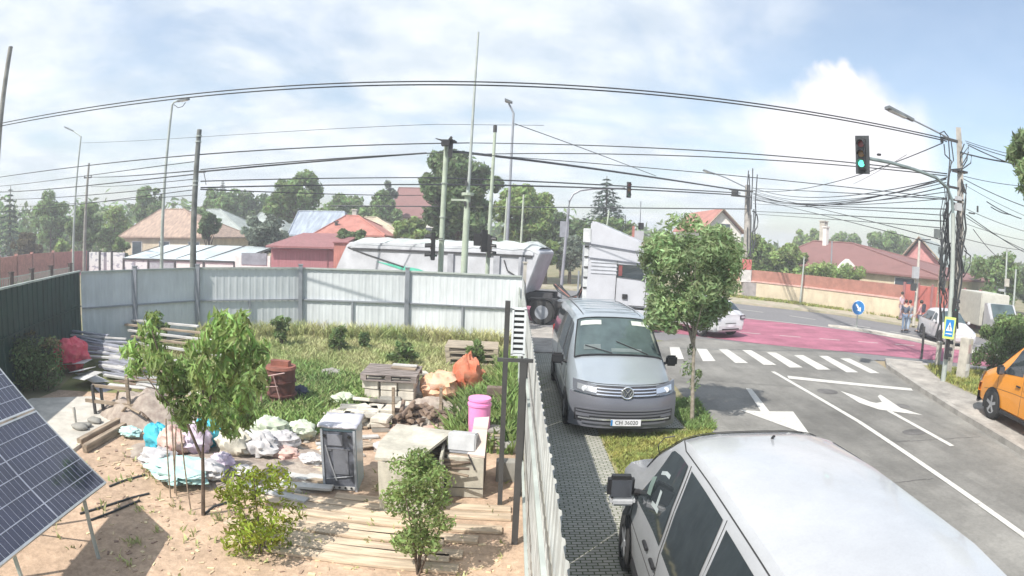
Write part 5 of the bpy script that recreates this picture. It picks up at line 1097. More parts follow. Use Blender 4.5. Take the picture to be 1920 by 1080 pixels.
# --- at right behind the shrub: white car and box van
car('parked_car', 'white car facing the camera beside the white box van at right', (19.6, 20.3, 0), R(160), white_car, L=4.1, H=1.5)
bv = empty('box_van', (25.2, 22.6, 0), R(160), 'white box van behind the shrub at the right edge', 'van')
mb = MB(); mb.box((0, -.8, 1.4), (2.0, 3.6, 1.7)); mb.build('cargo_box', mat('box_cream', (.50, .49, .43), .6, var=.06), bv, bevel=.05)
mb = MB(); mb.plate([(-.95, 1.32, .45), (-.95, 3.0, .45), (-.95, 3.05, 1.0), (-.95, 2.3, 1.1), (-.95, 1.7, 1.8), (-.95, 1.32, 1.8)], (1.9, 0, 0)); mb.build('cab', white_paint, bv, bevel=.04)
mb = MB(); mb.plate([(-.8, 2.34, 1.12), (.8, 2.34, 1.12), (.75, 1.76, 1.78), (-.75, 1.76, 1.78)], (0, .02, .015)); mb.build('windscreen', glass_screen, bv)
for sx in (1, -1):
    for y in (2.2, -1.8): wheel(bv, sx*.85, y, .34, sx)
# --- the articulated tipper: trailer along the main road and its cab
TD = Vector((1, -.30, 0)).normalized(); Tang = math.atan2(TD.y, TD.x)
tw = mat('trailer_white', (.50, .51, .54), .55, var=.10, scale=1.1, detail=7); chassis = mat('chassis_dark', (.055, .055, .06), .7)
tr_o = Vector((-3.15, 25.6, 0)); tt = empty('tipper_trailer', tr_o, Tang, 'long white tipper trailer with a rolled tarpaulin behind the white fence', 'trailer')
hl_ = 4.75; z0, z1 = 1.2, 3.0
mb = MB(); yv = -1.25
prof = [(-hl_-.1, z0+.05), (hl_-.75, z0+.05), (hl_+.02, z1), (-hl_+1.1, z1)]
prof = [(-hl_-.3, z0), (hl_-.55, z0), (hl_+.02, z1-.15), (hl_-.15, z1), (-hl_+.75, z1), (-hl_+.55, z1-.15)]
mb.plate([(x, yv, z) for x, z in prof], (0, 2.5, 0)); mb.build('body', tw, tt, bevel=.03)
mb = MB(); mb.box((.3, yv-.03, z1-.32), (2*hl_-1.2, .05, .07)); mb.build('side_rail', chassis, tt)
mb = MB(); mb.box((.3, yv-.035, z1-.20), (2*hl_-1.1, .05, .12)); mb.build('top_rail', tw, tt)
for x in (1.0, 3.0, 4.05): mb = MB(); mb.box((x, yv-.06, (z0+z1-.35)/2), (.26, .09, z1-z0-.35)); mb.build('side_post', mat('trailer_grey', (.34, .35, .38), .6), tt)
vs = []; fs = []; nx_, ny_ = 26, 8
for i in range(nx_+1):
    for j in range(ny_+1):
        x = lerp(-hl_+.7, hl_-.1, i/nx_); y = lerp(-1.27, 1.27, j/ny_); e = abs(j/ny_-.5)*2
        z = z1+.20*(1-e**2.2)+.03*math.sin(i*2.1)*(1-e)+(random.uniform(-.02, .02)) - (.1 if j in (0, ny_) else 0)
        if i > 17: z += .05*math.sin((i-17)*1.9)*(1-e*.5)+.04
        if i in (0, nx_): z -= .1
        vs.append((x, y, z))
for i in range(nx_):
    for j in range(ny_): q = i*(ny_+1)+j; fs.append((q, q+ny_+1, q+ny_+2, q+1))
obj('tarpaulin', vs, fs, mat('tarp_pale', (.50, .54, .52), .7, var=.14, scale=1.5), tt, smooth=60)
mb = MB(); mb.plate([(-2.6, yv-.012, 2.18), (-.9, yv-.012, 1.78), (.3, yv-.012, 1.72), (-.5, yv-.012, 1.95)], (0, -.01, 0)); mb.build('green_stripe', mat('stripe_green', (.10, .50, .36), .6), tt)
mb = MB(); mb.tube([(-4.1, yv-.02, 2.75), (-3.2, yv-.03, 2.5), (-2.2, yv-.03, 2.25), (-1.2, yv-.03, 2.0)], .03, 5); mb.build('rope', chassis, tt)
mb = MB(); mb.tube([(3.3, yv-.05, 2.5), (3.45, yv-.06, 2.1), (3.8, yv-.05, 1.9)], .025, 5); mb.build('rope', chassis, tt)
mb = MB(); [mb.box((.6, y, 1.08), (2*hl_-.4, .16, .3)) for y in (-.45, .45)]; mb.build('chassis', chassis, tt)
for x in (-3.4, -2.2, -1.0):
    for y, s_ in ((-1.0, -1), (1.0, 1)):
        W_ = empty('wheel', (x, y, .5)); W_.parent = tt; mb = MB(); mb.cyl((0, -.2, 0), (0, .2, 0), .5, n=26); mb.build('tyre', rubber, W_, bevel=.04); mb = MB(); mb.cyl((0, s_*.19, 0), (0, s_*.215, 0), .28, n=18); mb.build('rim', grey_steel, W_)
mb = MB(); mb.box((3.05, -.8, .55), (.14, .14, 1.1)); mb.box((3.05, -.8, .04), (.35, .3, .06)); mb.build('landing_leg', chassis, tt)
mb = MB(); mb.box((1.2, -1.15, .85), (2.6, .05, .35)); mb.build('side_guard', grey_steel, tt)
# tractor
cb_o = tr_o + TD*(hl_+2.45) + Vector((0, 0, 0)); ct = empty('truck_tractor', cb_o, Tang, 'white truck tractor with tall sleeper cab and roof deflector above the silver van', 'truck')
cabw = paint('cab_white', (.50, .51, .55), coat=.5)
mb = MB(); pr = [(-.55, .95), (2.15, .95), (2.25, 1.5), (2.05, 2.35), (1.75, 3.0), (1.45, 3.50), (-.35, 4.20), (-.48, 4.16)]
mb.plate([(x, -1.22, z) for x, z in pr], (0, 2.44, 0)); cabo = mb.build('cab', cabw, ct, bevel=.05)
mb = MB(); mb.plate([(-.52, -1.245, 3.28), (1.60, -1.245, 3.04), (1.60, -1.245, 3.09), (-.52, -1.245, 3.33)], (0, -.02, 0)); mb.plate([(-.52, -1.245, 2.75), (1.7, -1.245, 2.62), (1.7, -1.245, 2.66), (-.52, -1.245, 2.79)], (0, -.02, 0)); mb.build('cab_trim', mat('trim_grey', (.13, .14, .17), .5), ct)
mb = MB()
for z in (2.62, 2.48, 2.34, 2.20): mb.box((.13, -1.235, z), (1.05, .03, .035))
mb.build('side_louvre', mat('louvre_grey', (.48, .5, .54), .5), ct)
mb = MB(); mb.plate([(.62, -1.24, 2.10), (1.55, -1.24, 2.04), (1.72, -1.24, 1.98), (1.60, -1.24, 2.58), (.64, -1.24, 2.58)], (0, -.02, 0)); mb.build('side_window', glass_dark, ct)
mb = MB(); mb.box((.76, -1.27, 2.34), (.14, .01, .4)); mb.build('curtain', mat('curtain_red', (.22, .06, .06), .8), ct)
mb = MB(); mb.box((1.86, -1.42, 2.2), (.12, .24, .62)); mb.box((1.9, -1.42, 1.75), (.12, .24, .2)); mb.tube([(1.6, -1.24, 2.5), (1.86, -1.4, 2.4)], .03, 5); mb.build('mirror', black, ct)
mb = MB(); mb.plate([(2.27, -1.1, 1.55), (2.27, 1.1, 1.55), (1.98, 1.1, 2.55), (1.98, -1.1, 2.55)], (.03, 0, .01)); mb.build('windscreen', glass_screen, ct)
mb = MB(); mb.tube([(.62, -1.235, 2.7), (.60, -1.24, 1.2), (.75, -1.24, 1.02), (1.75, -1.24, 1.02), (1.8, -1.24, 2.05)], .012, 4); mb.build('door_gap', SEAM, ct)
mb = MB(); mb.box((.98, -1.26, 1.36), (.2, .04, .18)); mb.build('door_handle', black, ct)
mb = MB(); mb.box((-.62, -.95, 2.45), (.2, .3, 2.9)); mb.box((-.60, -1.0, 3.62), (.32, .5, .55)); mb.build('side_deflector', mat('deflector', (.55, .57, .58), .5), ct, bevel=.02)
mb = MB(); [mb.box((-.62, -1.12, z), (.16, .04, .05)) for z in (1.6, 2.0, 2.4, 2.8, 3.2)]; mb.build('deflector_gap', SEAM, ct)
mb = MB(); mb.box((-.9, 0, .78), (5.2, .9, .28)); mb.build('chassis', chassis, ct)
mb = MB(); mb.cyl((-.2, -1.15, .72), (1.0-1.6, -1.15, .72), .3, n=16); mb.box((-.9, -1.0, 1.02), (1.5, .5, .06)); mb.build('fuel_tank', grey_steel, ct)
mb = MB(); mb.box((1.7, -1.2, .62), (1.1, .08, .5)); mb.build('step_panel', cabw, ct, bevel=.03)
for x in (1.35, -2.3):
    for y, s_ in ((-1.0, -1), (1.0, 1)):
        W_ = empty('wheel', (x, y, .5)); W_.parent = ct; mb = MB(); mb.cyl((0, -.18, 0), (0, .18, 0), .5, n=26); mb.build('tyre', rubber, W_, bevel=.04); mb = MB(); mb.cyl((0, s_*.17, 0), (0, s_*.195, 0), .28, n=18); mb.build('rim', grey_steel, W_)
mb = MB(); mb.plate([(-1.75, -1.2, 1.02), (-2.85, -1.2, 1.02), (-2.95, -1.2, .75), (-2.85, -1.2, 1.06), (-1.75, -1.2, 1.06)], (0, .45, 0)); mb.build('mudguard', black, ct)
for k in range(5):
    y = -.6+k*.12; mb = MB(); mb.tube([(-.75, y, 1.75), (-1.0, y-.05, 1.25-.05*k), (-1.35, y-.05, 1.12), (-1.8, y, 1.35+.05*k), (-2.0, y, 1.6)], .025, 6); mb.build('air_hose', cable_m if k != 2 else roof_bred, ct)
mb = MB(); mb.box((-1.0, -.5, 1.6), (.06, .06, 1.2)); mb.box((-.95, .2, 2.1), (.1, .1, 2.3)); mb.build('exhaust_stack', grey_steel, ct)
# a red and white marked column just right of the cab
c = at(1199, 447, 34); mc = empty('marked_post', (c.x, c.y, 0), 0, 'post with red and white box and antennas right of the truck cab', 'post')
mb = MB(); mb.cyl((0, 0, 0), (0, 0, c.z+.4), .07, .05, 8); mb.cyl((0, 0, c.z+.4), (0, 0, c.z+2.2), .025, .02, 6); mb.build('post', grey_steel, mc)
mb = MB(); mb.box((-.1, -.1, c.z+.1), (.6, .3, .7)); mb.build('white_box', white_paint, mc); mb = MB(); mb.box((-.42, -.1, c.z+.25), (.1, .32, .9)); mb.box((0, -.1, c.z-.32), (.7, .3, .08)); mb.build('red_edge', roof_bred, mc)
mb = MB(); mb.box((.05, -.05, c.z+.72), (.3, .2, .4)); mb.box((-.9, 0, c.z+.9), (.03, .03, .8)); mb.box((-.5, 0, c.z+.7), (.9, .03, .03)); mb.build('siren', black, mc)
# ================================================================ THE YARD
CAMV = Vector((0, 0, CAM_H))
# ---- solar panels, tilted, lower left
Cc = CAMV+ray(200, 905).normalized()*6.5; Aa = CAMV+ray(68, 770).normalized()*6.8; Mm = CAMV+ray(112, 972).normalized()*5.7
e1 = (Aa-Cc).normalized(); e2 = (Mm-Cc); e2 = (e2-e1*e2.dot(e1)).normalized(); e3 = e2.cross(e1); e3 = e3 if e3.z > 0 else -e3
pv_glass = mat('solar_cells', (.018, .022, .055), .12, var=.12, scale=1.5, spec=.7, coat=.6); pv_line = mat('solar_lines', (.34, .36, .42), .4); alu = mat('aluminium', (.55, .57, .58), .4, .5)
def P3(a, b_, c=0.0): return Cc+e1*a+e2*b_+e3*c
for k, lb in ((0, 'lower of two tilted solar panels, its corner nearest the yard'), (1, 'upper of two tilted solar panels, cut by the left frame edge')):
    a0 = k*1.155; org = P3(a0, 0); root = empty('solar_panel', org, 0, lb, 'solar panel', 'solar panels'); q = lambda a, b_, c=0: P3(a0+a, b_, c)-org
    mb = MB(); mb.plate([q(.012, .012, .0), q(1.118, .012, .0), q(1.118, 2.088, .0), q(.012, 2.088, .0)], e3*-.02); mb.build('glass', pv_glass, root)
    mb = MB()
    def bar(a, b_, c, d, w, h_=.0015, z=.001):
        p, r_ = (a, b_), (c, d); dx, dy = c-a, d-b_; L = math.hypot(dx, dy); nx, ny = -dy/L*w/2, dx/L*w/2
        mb.plate([q(a-nx, b_-ny, z), q(c-nx, d-ny, z), q(c+nx, d+ny, z), q(a+nx, b_+ny, z)], e3*h_)
    for i in range(1, 6): bar(.02+i*1.09/6, .02, .02+i*1.09/6, 2.08, .010)
    bar(.02, 1.05, 1.11, 1.05, .022, z=.002)
    for i in list(range(1, 12)) + list(range(13, 24)): bar(.02, .02+i*2.06/24, 1.11, .02+i*2.06/24, .0035, z=.0005)
    mb.build('cell_lines', pv_line, root)
    mb = MB()
    for a, b_, c, d in ((0, 0, 1.13, .022), (0, 2.078, 1.13, 2.1), (0, .0225, .022, 2.0775), (1.108, .0225, 1.13, 2.0775)): mb.plate([q(a, b_, .004), q(c, b_, .004), q(c, d, .004), q(a, d, .004)], e3*-.038)
    mb.build('frame', alu, root)
rk = empty('panel_rack', (Cc.x, Cc.y, 0), 0, 'galvanised rack carrying the two tilted solar panels', 'rack'); o = Vector(rk.location)
for b_ in (.35, 1.75):
    mb = MB(); mb.tube([P3(.05, b_, -.06)-o, P3(2.25, b_, -.06)-o], .025, 6); mb.build('rail', galv, rk)
    for a in (.12, 1.9): p = P3(a, b_, -.06); mb = MB(); mb.tube([p-o, Vector((p.x, p.y, 0))-o], .025, 6); mb.build('leg', galv, rk)
    mb = MB(); p = P3(1.9, b_, -.06); r_ = P3(.12, b_, -.06); mb.tube([Vector((p.x, p.y, .1))-o, r_-o], .015, 5); mb.build('brace', galv, rk)
# ---- soft heaps: crumpled sacks, sheets and tarpaulins
def sack(name, label, bbox, m, cat='sack', group=None, Y=None, sq=.8, amp=.17, fr=2.2, seed=0, flat_=.0):
    x0, y0, x1, y1 = bbox; b0 = gp((x0+x1)/2, y1-2); Y = Y or b0.y; c = at((x0+x1)/2, (y0+y1)/2, Y+.05); rx = (at(x1, y1, Y).x-at(x0, y1, Y).x)/2; top = at((x0+x1)/2, y0, Y+rx*.5).z; rz_ = max(.06, top/2)
    vs = []; fs = []; nu, nv = 30, 16
    for j in range(nv+1):
        ph = math.pi*j/nv
        for i in range(nu):
            t = 2*math.pi*i/nu; d = Vector((math.sin(ph)*math.cos(t), math.sin(ph)*math.sin(t), math.cos(ph)))
            f = 1+amp*noise.noise(d*fr+Vector((seed*7.3, 0, seed)))*1.6 + amp*.55*abs(noise.noise(d*fr*2.8+Vector((seed, 5, 0))))+ amp*.22*noise.noise(d*fr*7+Vector((seed, 9, 0)))
            f = f*(1-.22*abs(noise.noise(d*fr*1.7+Vector((seed*3.1, seed, 2))))*2)
            vs.append(Vector((d.x*rx*f, d.y*rx*sq*f, max(.0, rz_+(abs(d.z)**1.0*(1 if d.z > 0 else -1))*rz_*f))))
    for j in range(nv):
        for i in range(nu): fs.append((j*nu+i, (j+1)*nu+i, (j+1)*nu+(i+1) % nu, j*nu+(i+1) % nu))
    o = obj(name, vs, fs, m, smooth=50); o.location = (c.x, Y+rx*sq*.4, 0.01); return tag(o, label, cat, group)
fab = lambda n, c, **k: mat(n, c, k.pop('rough', .75), scale=k.pop('scale', 5), bump=.5, bscale=14, **k)
blue_s = fab('blue_plastic', (.04, .42, .58), col2=(.10, .55, .66)); cyan_t = fab('pale_cyan_tarp', (.36, .60, .58), col2=(.50, .62, .56)); wht_s = fab('white_sacking', (.60, .58, .57), col2=(.40, .39, .40)); lil = fab('lilac_cloth', (.55, .42, .55), col2=(.62, .55, .62)); pnk = fab('salmon_cloth', (.62, .36, .30), col2=(.66, .52, .46)); grn = fab('greenish_sack', (.55, .60, .48), col2=(.40, .46, .34))
redt = fab('red_tarp', (.62, .05, .10), col2=(.74, .16, .18)); orn = fab('orange_sheet', (.66, .36, .20), col2=(.70, .46, .34)); ornet = fab('orange_net', (.60, .15, .07), col2=(.48, .22, .14))
SK = 'plastic sacks and cloths heaped on the dirt'
for i, (bb, m, lb, nm) in enumerate((((270, 792, 318, 852), blue_s, 'blue plastic sack at the left end of the heap', 'sack'), ((296, 798, 350, 862), pnk, 'salmon and white cloth slumped beside the left blue sack', 'cloth'),
    ((338, 790, 392, 862), lil, 'pale lilac cloth heap between the two blue sacks', 'cloth'), ((362, 778, 414, 850), blue_s, 'bright blue sack under the peach tree crown', 'sack'), ((262, 838, 322, 882), wht_s, 'grey white sack flattened in front of the left blue one', 'sack'),
    ((272, 858, 392, 908), cyan_t, 'pale turquoise tarpaulin spread at the front of the heap', 'tarpaulin'), ((352, 862, 420, 906), wht_s, 'crumpled dirty white sheet right of the turquoise tarpaulin', 'cloth'), ((404, 800, 468, 866), fab('cream_sack', (.62, .58, .48)), 'cream sack standing right of the bright blue one', 'sack'),
    ((446, 806, 520, 866), wht_s, 'large white sack lying on its side', 'sack'), ((470, 780, 540, 832), grn, 'greenish white sheet behind the large white sack', 'cloth'), ((500, 806, 560, 850), wht_s, 'small white sack right of the large one', 'sack'), ((538, 788, 592, 830), fab('pale_green_bag', (.58, .64, .50)), 'pale green bag nearest the stove back', 'sack'),
    ((395, 848, 440, 892), lil, 'small lilac cloth at the foot of the cream sack', 'cloth'))):
    sack(nm, lb, bb, m, 'sack' if nm == 'sack' else nm, SK, seed=i+1)
sack('red_tarp', 'crumpled bright red tarpaulin beside the dark hedge', (98, 630, 152, 684), redt, 'tarpaulin', seed=21, amp=.2, Y=gp(125, 700).y)
sack('orange_sheet', 'pale orange sheet draped over rubble', (782, 698, 860, 762), orn, 'sheet', seed=31, sq=1.5, amp=.2)
sack('red_net_heap', 'red orange netting heap behind the pink barrel', (846, 664, 904, 750), ornet, 'netting', seed=33, amp=.2, fr=3)
rub = mat('rubble', (.42, .36, .30), .95, scale=6, col2=(.25, .2, .17), bump=.6, detail=9)
def heap(name, c, rx, ry, h, m, seed, n=34):
    vs = []; fs = []
    for j in range(n+1):
        for i in range(n+1):
            x, y = (i/n-.5)*2, (j/n-.5)*2; r = math.hypot(x, y); z = max(0, 1-r**1.6)*h*(1+.35*noise.noise(Vector((x*3+seed, y*3, 0)))) + (.10*h*noise.noise(Vector((x*14, y*14, seed))) if r < .95 else -.02); vs.append((c[0]+x*rx, c[1]+y*ry, max(-.02, z)))
    for j in range(n):
        for i in range(n): q = j*(n+1)+i; fs.append((q, q+1, q+n+2, q+n+1))
    return tag(obj(name, vs, fs, m, smooth=60), kind='stuff')
c = gp(275, 782); heap('dirt_heap', c, 1.2, .8, .5, rub, 2); c = gp(560, 862); heap('rubble_heap', c, .75, .5, .10, rub, 5); c = gp(400, 900); heap('dirt_heap', (c.x, c.y+.6), 2.0, .9, .12, rub, 9)
c = gp(815, 785); heap('rubble_heap', c, .9, .8, .35, rub, 7)
# ---- hedge
def hedge(name, label, pts, w, h, m, n, size=.05):
    a, b_ = Vector(pts[0]+(0,)), Vector(pts[1]+(0,)); root = empty(name, a, 0, label, 'hedge'); L = (b_-a).length; cs = []; k = int(L/.45)+1
    for i in range(k+1):
        for zz_ in (.35*h, .72*h): p = (b_-a)*i/k; cs.append(((p.x+random.gauss(0, .05), p.y+random.gauss(0, .05), zz_), (.34, w/2*random.uniform(.9, 1.1), h*.33*random.uniform(.85, 1.1))))
    vs, fs = leaves(cs, n, size); obj('foliage', vs, fs, m, root)
    mb = MB()
    for i in range(k+1): p = (b_-a)*i/k; mb.tube([p, p+Vector((.05, 0, h*.5)), p+Vector((-.03, .04, h*.8))], .02, 5)
    mb.build('stem', bark, root); return root
hg = gp(70, 740); h2_ = gp(-90, 735)
hedge('hedge', 'dark trimmed hedge with reddish tips at the left behind the solar panels', ((h2_.x, h2_.y+.4), (hg.x, hg.y+.4)), 1.0, 1.15, leaf_dark, 9000, .045)
tw_ = Vector((hg.x, hg.y+.4, 0)); vs, fs = leaves([((-(1+i*.6), random.gauss(0, .15), 1.12), (.3, .35, .08)) for i in range(5)]+[((.2, 0, 1.05), (.2, .3, .1))], 1500, .035); r_ = obj('reddish_tips', [Vector(v)+tw_-Vector(bpy.data.objects['hedge'].location) for v in vs], fs, leaf_red, bpy.data.objects['hedge'])
# ---- pile of grey metal profiles and boards
prof_m = mat('grey_profile', (.36, .37, .42), .5, .2, var=.25, scale=1.2); prof_l = mat('pale_board', (.55, .54, .52), .7, var=.2, scale=1)
random.seed(5)
for i in range(26):
    px = random.uniform(165, 238); py = 738-(i % 13)*7.2; c = gp(px, py); z = .08+(i % 13)*.045+.03*(i//13)
    mb = MB(); L = random.uniform(1.1, 2.3); mb.box((0, 0, 0), (L, random.choice((.07, .12, .16)), .045)); o = mb.build('metal_profile' if i % 3 else 'board', prof_m if i % 3 else prof_l, bevel=.004); o.location = (c.x, 10.5+(i % 13)*.13, z); o.rotation_euler = (random.uniform(-.1, .1), random.uniform(-.05, .05), R(random.uniform(-14, 10)))
    tag(o, 'grey metal profile lying in the pile between hedge and peach tree' if i % 3 else 'pale board lying in the pile between hedge and peach tree', 'profile' if i % 3 else 'board', 'grey profiles and boards piled by the hedge' if i % 3 else 'pale boards in the pile by the hedge')
for i in range(4):
    c = gp(85+i*20, 655-i*3); mb = MB(); mb.box((0, 0, 0), (1.0, .06, .04)); o = mb.build('thin_bar', prof_l); o.location = (c.x, 12.0, .75+.04*i); o.rotation_euler = (0, -.1, R(12)); tag(o, 'thin pale bar sticking out above the red tarpaulin', 'bar', 'thin bars above the red tarpaulin')
for i in range(5):
    c = gp(370+i*5, 645+i*4); mb = MB(); mb.box((0, 0, 0), (3.0, .12, .05)); o = mb.build('long_board', wood if i % 2 else prof_l); o.location = (c.x-.8+i*.1, 14.2-i*.25, .25+.12*(4-i)); o.rotation_euler = (0, .01*i, R(-1.5+i)); tag(o, 'long board stacked at the foot of the far fence', 'board', 'long boards by the far fence')
# ---- concrete slab, frame of posts, bits
sl_ = [gp(20, 790), gp(170, 745), gp(232, 752), gp(248, 780), gp(150, 865), gp(60, 905)]
sl_ = [(p.x, p.y) for p in (gp(-60, 800), gp(60, 752), gp(175, 748), gp(240, 770), gp(205, 800), gp(110, 870), gp(-60, 980))]
slab('concrete_pad', sl_, .06, pale_conc)
for k, (pa, pb, lb) in enumerate((((150, 838), (252, 782), 'wooden beam edging the concrete pad'), ((160, 850), (235, 806), 'shorter beam lying beside the pad edge'))):
    a, b_ = gp(*pa), gp(*pb); mb = MB(); mb.box((0, 0, .07), ((b_-a).length, .12, .13)); o = mb.build('beam', wood, bevel=.01); o.location = (a+b_)/2; o.rotation_euler = (0, 0, math.atan2((b_-a).y, (b_-a).x)); tag(o, lb, 'beam')
wfm = empty('wooden_frame', gp(205, 785), R(10), 'low wooden trestle frame with dark legs at the pad corner', 'trestle')
mb = MB(); mb.box((-.32, 0, .3), (.05, .05, .6)); mb.build('leg', dark_steel, wfm); mb = MB(); mb.box((-.18, .1, .28), (.05, .05, .56)); mb.build('leg', dark_steel, wfm); mb = MB(); mb.box((.5, 0, .42), (.06, .06, .84)); mb.build('leg', wood, wfm); mb = MB(); mb.tube([(.02, .15, .02), (.2, .15, .5)], .022, 5); mb.build('leg', wood, wfm)
mb = MB(); mb.box((.08, 0, .30), (1.2, .05, .06)); mb.build('cross_bar', wood, wfm); mb = MB(); mb.box((.1, .05, .58), (.9, .05, .05)); mb.build('cross_bar', wood, wfm)
mb = MB(); p = gp(143, 800); mb.tube([p, p+Vector((.0, 0, .22)), p+Vector((.01, 0, .3))], .03, 7); mb.cyl(p+Vector((0, 0, .26)), p+Vector((0, 0, .36)), .035, .03, 8); tag(mb.build('tap_stub', pale_conc), 'small standing pipe stub on the concrete pad', 'pipe')
for (x, y, s_) in ((150, 804, .16), (178, 792, .14), (163, 800, .1)):
    mb = MB(); mb.ball((0, 0, .04), s_, 12, 7, .1, (1.2, .8, .4)); o = mb.build('flat_stone', concrete, smooth=50); o.location = gp(x, y, .06); tag(o, 'flat grey stone on the concrete pad', 'stone', 'flat stones on the pad')
for k in range(9):
    c = gp(random.uniform(238, 300), random.uniform(768, 800)); mb = MB(); mb.tube([(-.35, 0, .05), (0, .03, .1+.03*k), (.4, -.02, .06+.03*k)], .028, 6); o = mb.build('branch', bark if k % 2 else wood); o.location = c; o.rotation_euler = (0, 0, random.uniform(-.6, .6)); tag(o, 'short dead branch on the dirt heap left of the peach tree', 'branch', 'dead branches on the dirt heap')
for kh, pts in enumerate((((150, 963), (200, 948), (250, 932), (280, 925)), ((170, 975), (215, 958), (262, 938)), ((205, 912), (235, 900), (272, 890)), ((385, 962), (400, 950), (425, 942), (445, 940)))):
    mb = MB(); P = [gp(x, y, .02) for x, y in pts]; mb.tube(P, .014, 6); tag(mb.build('garden_hose', cable_m), ['long black hose on the dirt by the solar panel, lying farther', 'black hose lying nearest the bottom of the yard', 'short black hose by the corner of the lower solar panel', 'black hose curling from the foot of the peach tree'][kh], 'hose', 'black hoses on the dirt')
# ---- peach tree with stakes
def at_d(px, py, dist): d = ray(px, py).normalized(); return CAMV+d*dist
pb = gp(380, 966); Yp = pb.y
pt = empty('peach_tree', pb, 0, 'young peach tree with drooping leaves and a forked thin trunk', 'tree'); o = Vector(pb)
mb = MB(); mb.tube([Vector((0, 0, -.05)), at(381, 900, Yp)-o, at(380, 850, Yp)-o, at(384, 800, Yp)-o, at(400, 720, Yp)-o, at(430, 640, Yp)-o], .028, 8, .01)
mb.tube([at(378, 858, Yp)-o, at(362, 820, Yp)-o, at(345, 780, Yp)-o, at(310, 700, Yp)-o, at(285, 620, Yp)-o], .022, 7, .008); mb.tube([at(384, 800, Yp)-o, at(380, 730, Yp)-o, at(365, 680, Yp)-o], .015, 6, .008); mb.tube([at(350, 790, Yp)-o, at(300, 740, Yp)-o, at(262, 690, Yp)-o], .012, 6, .006); mb.tube([at(400, 720, Yp)-o, at(445, 700, Yp)-o, at(480, 690, Yp)-o], .012, 6, .006)
mb.build('trunk', bark, pt)
cs = []
for x, y, r in ((286, 600, 16), (278, 626, 22), (290, 655, 26), (250, 655, 16), (268, 684, 24), (305, 690, 28), (246, 692, 14), (332, 716, 30), (350, 690, 24), (312, 735, 24), (340, 770, 26), (372, 760, 24), (385, 700, 28), (362, 655, 16), (396, 640, 26), (425, 605, 20), (452, 600, 18), (404, 600, 14), (448, 640, 30), (478, 668, 22), (430, 690, 30), (412, 735, 30), (452, 745, 30), (486, 715, 22), (398, 785, 22), (432, 800, 24), (462, 790, 16), (345, 795, 14), (375, 800, 12), (495, 650, 12), (232, 662, 10)):
    p = at(x, y, Yp+random.uniform(-.4, .45))-o; rr = r*6.6/1100*1.0; cs.append((p[:], (rr, rr, rr*1.05)))
vs, fs = leaves(cs, 3000, .040, 1.9, droop=.7, out=.45); obj('crown', vs, fs, leaf_peach, pt)
for i, (x0, y0, x1, y1) in enumerate(((311, 785, 320, 935), (322, 782, 331, 930), (337, 790, 358, 958), (330, 800, 327, 925))):
    b_ = gp(x1, y1); t_ = at(x0, y0, b_.y+.05); mb = MB(); mb.tube([Vector((0, 0, -.02)), t_-b_], .010, 6); q = mb.build('garden_stake', wood); q.location = b_; tag(q, 'thin wooden stake standing left of the peach trunk', 'stake', 'thin stakes by the peach tree')
def bush(name, label, bbox, Y, m, n, size, asp=1.0, base=None, ncl=16, f=.3, droop=0, out=.6):
    x0, y0, x1, y1 = bbox; c = at((x0+x1)/2, (y0+y1)/2, Y); rx = (at(x1, (y0+y1)/2, Y).x-at(x0, (y0+y1)/2, Y).x)/2; rz_ = (at((x0+x1)/2, y0, Y).z-at((x0+x1)/2, y1, Y).z)/2
    root = empty(name, (c.x, Y, 0), 0, label, 'shrub'); cc = Vector((0, 0, c.z)); cs = clumps(cc, (rx, rx, rz_), ncl, f); vs, fs = leaves(cs, n, size, asp, droop, out); mb = MB()
    for k in range(7): e = Vector(cs[1+k][0]); mb.tube([Vector((random.gauss(0, .03), random.gauss(0, .03), -.02)), e*.5+Vector((0, 0, .05)), e], .012, 5, .004)
    mb.build('stems', bark, root); obj('crown', [v for v in vs], fs, m, root); return root
bush('yellow_shrub', 'bright yellow green young shrub at the bottom of the yard', (412, 866, 552, 1075), 5.0, leaf_yel, 2400, .026, 1.5, ncl=26)
bush('leafy_shrub', 'round leafed green shrub standing before the cream cabinet', (716, 852, 850, 1075), 5.0, leaf_light, 5200, .022, 1.15, ncl=30)
for (x, y0, y1, w_, Yy, lb) in ((526, 588, 638, 15, 15.6, 'small green sapling against the white fence'), (636, 605, 668, 14, 15.4, 'weedy sapling left of the short fence post'), (684, 622, 655, 9, 15.9, 'tiny thin sapling near the third fence panel'), (757, 632, 690, 24, 14.2, 'dark leafy sapling behind the pallet stack'), (892, 640, 690, 14, 12.5, 'weed bush between net heap and stacked pallets'), (300, 590, 640, 12, 14.0, 'thin sapling in the shade by the far fence')):
    bush('sapling', lb, (x-w_, y0, x+w_, y1), Yy, leaf_mid, 420, .07, 1.4, ncl=9, f=.4)
# ---- stove or washing machine back
wa = gp(607, 917); wb = gp(668, 922); ang = math.atan2((wb-wa).y, (wb-wa).x)
ap = empty('old_appliance', wa, ang, 'old metal appliance seen from its dark back, pale blue side and dented white top', 'appliance'); w = .47; hgt = at(603, 803, wa.y).z; dp = .50
mb = MB(); mb.box((w/2, dp/2+.01, hgt/2), (w, dp, hgt)); mb.build('body', paint('pale_blue_enamel', (.34, .48, .54), coat=.2), ap, bevel=.012)
vs = []; fs = []
for i in range(9):
    for j in range(9):
        u, v_ = i/8, j/8; vs.append((-.03+u*(w+.05), -.04+v_*(dp+.10), hgt+.03+.035*noise.noise(Vector((u*4, v_*4, 3)))+.02))
for i in range(8):
    for j in range(8): q = i*9+j; fs.append((q, q+9, q+10, q+1))
tp = obj('top_cover', vs, fs, mat('dented_white', (.58, .57, .62), .55, var=.12, scale=4), ap, smooth=60); sm = tp.modifiers.new('thick', 'SOLIDIFY'); sm.thickness = .03
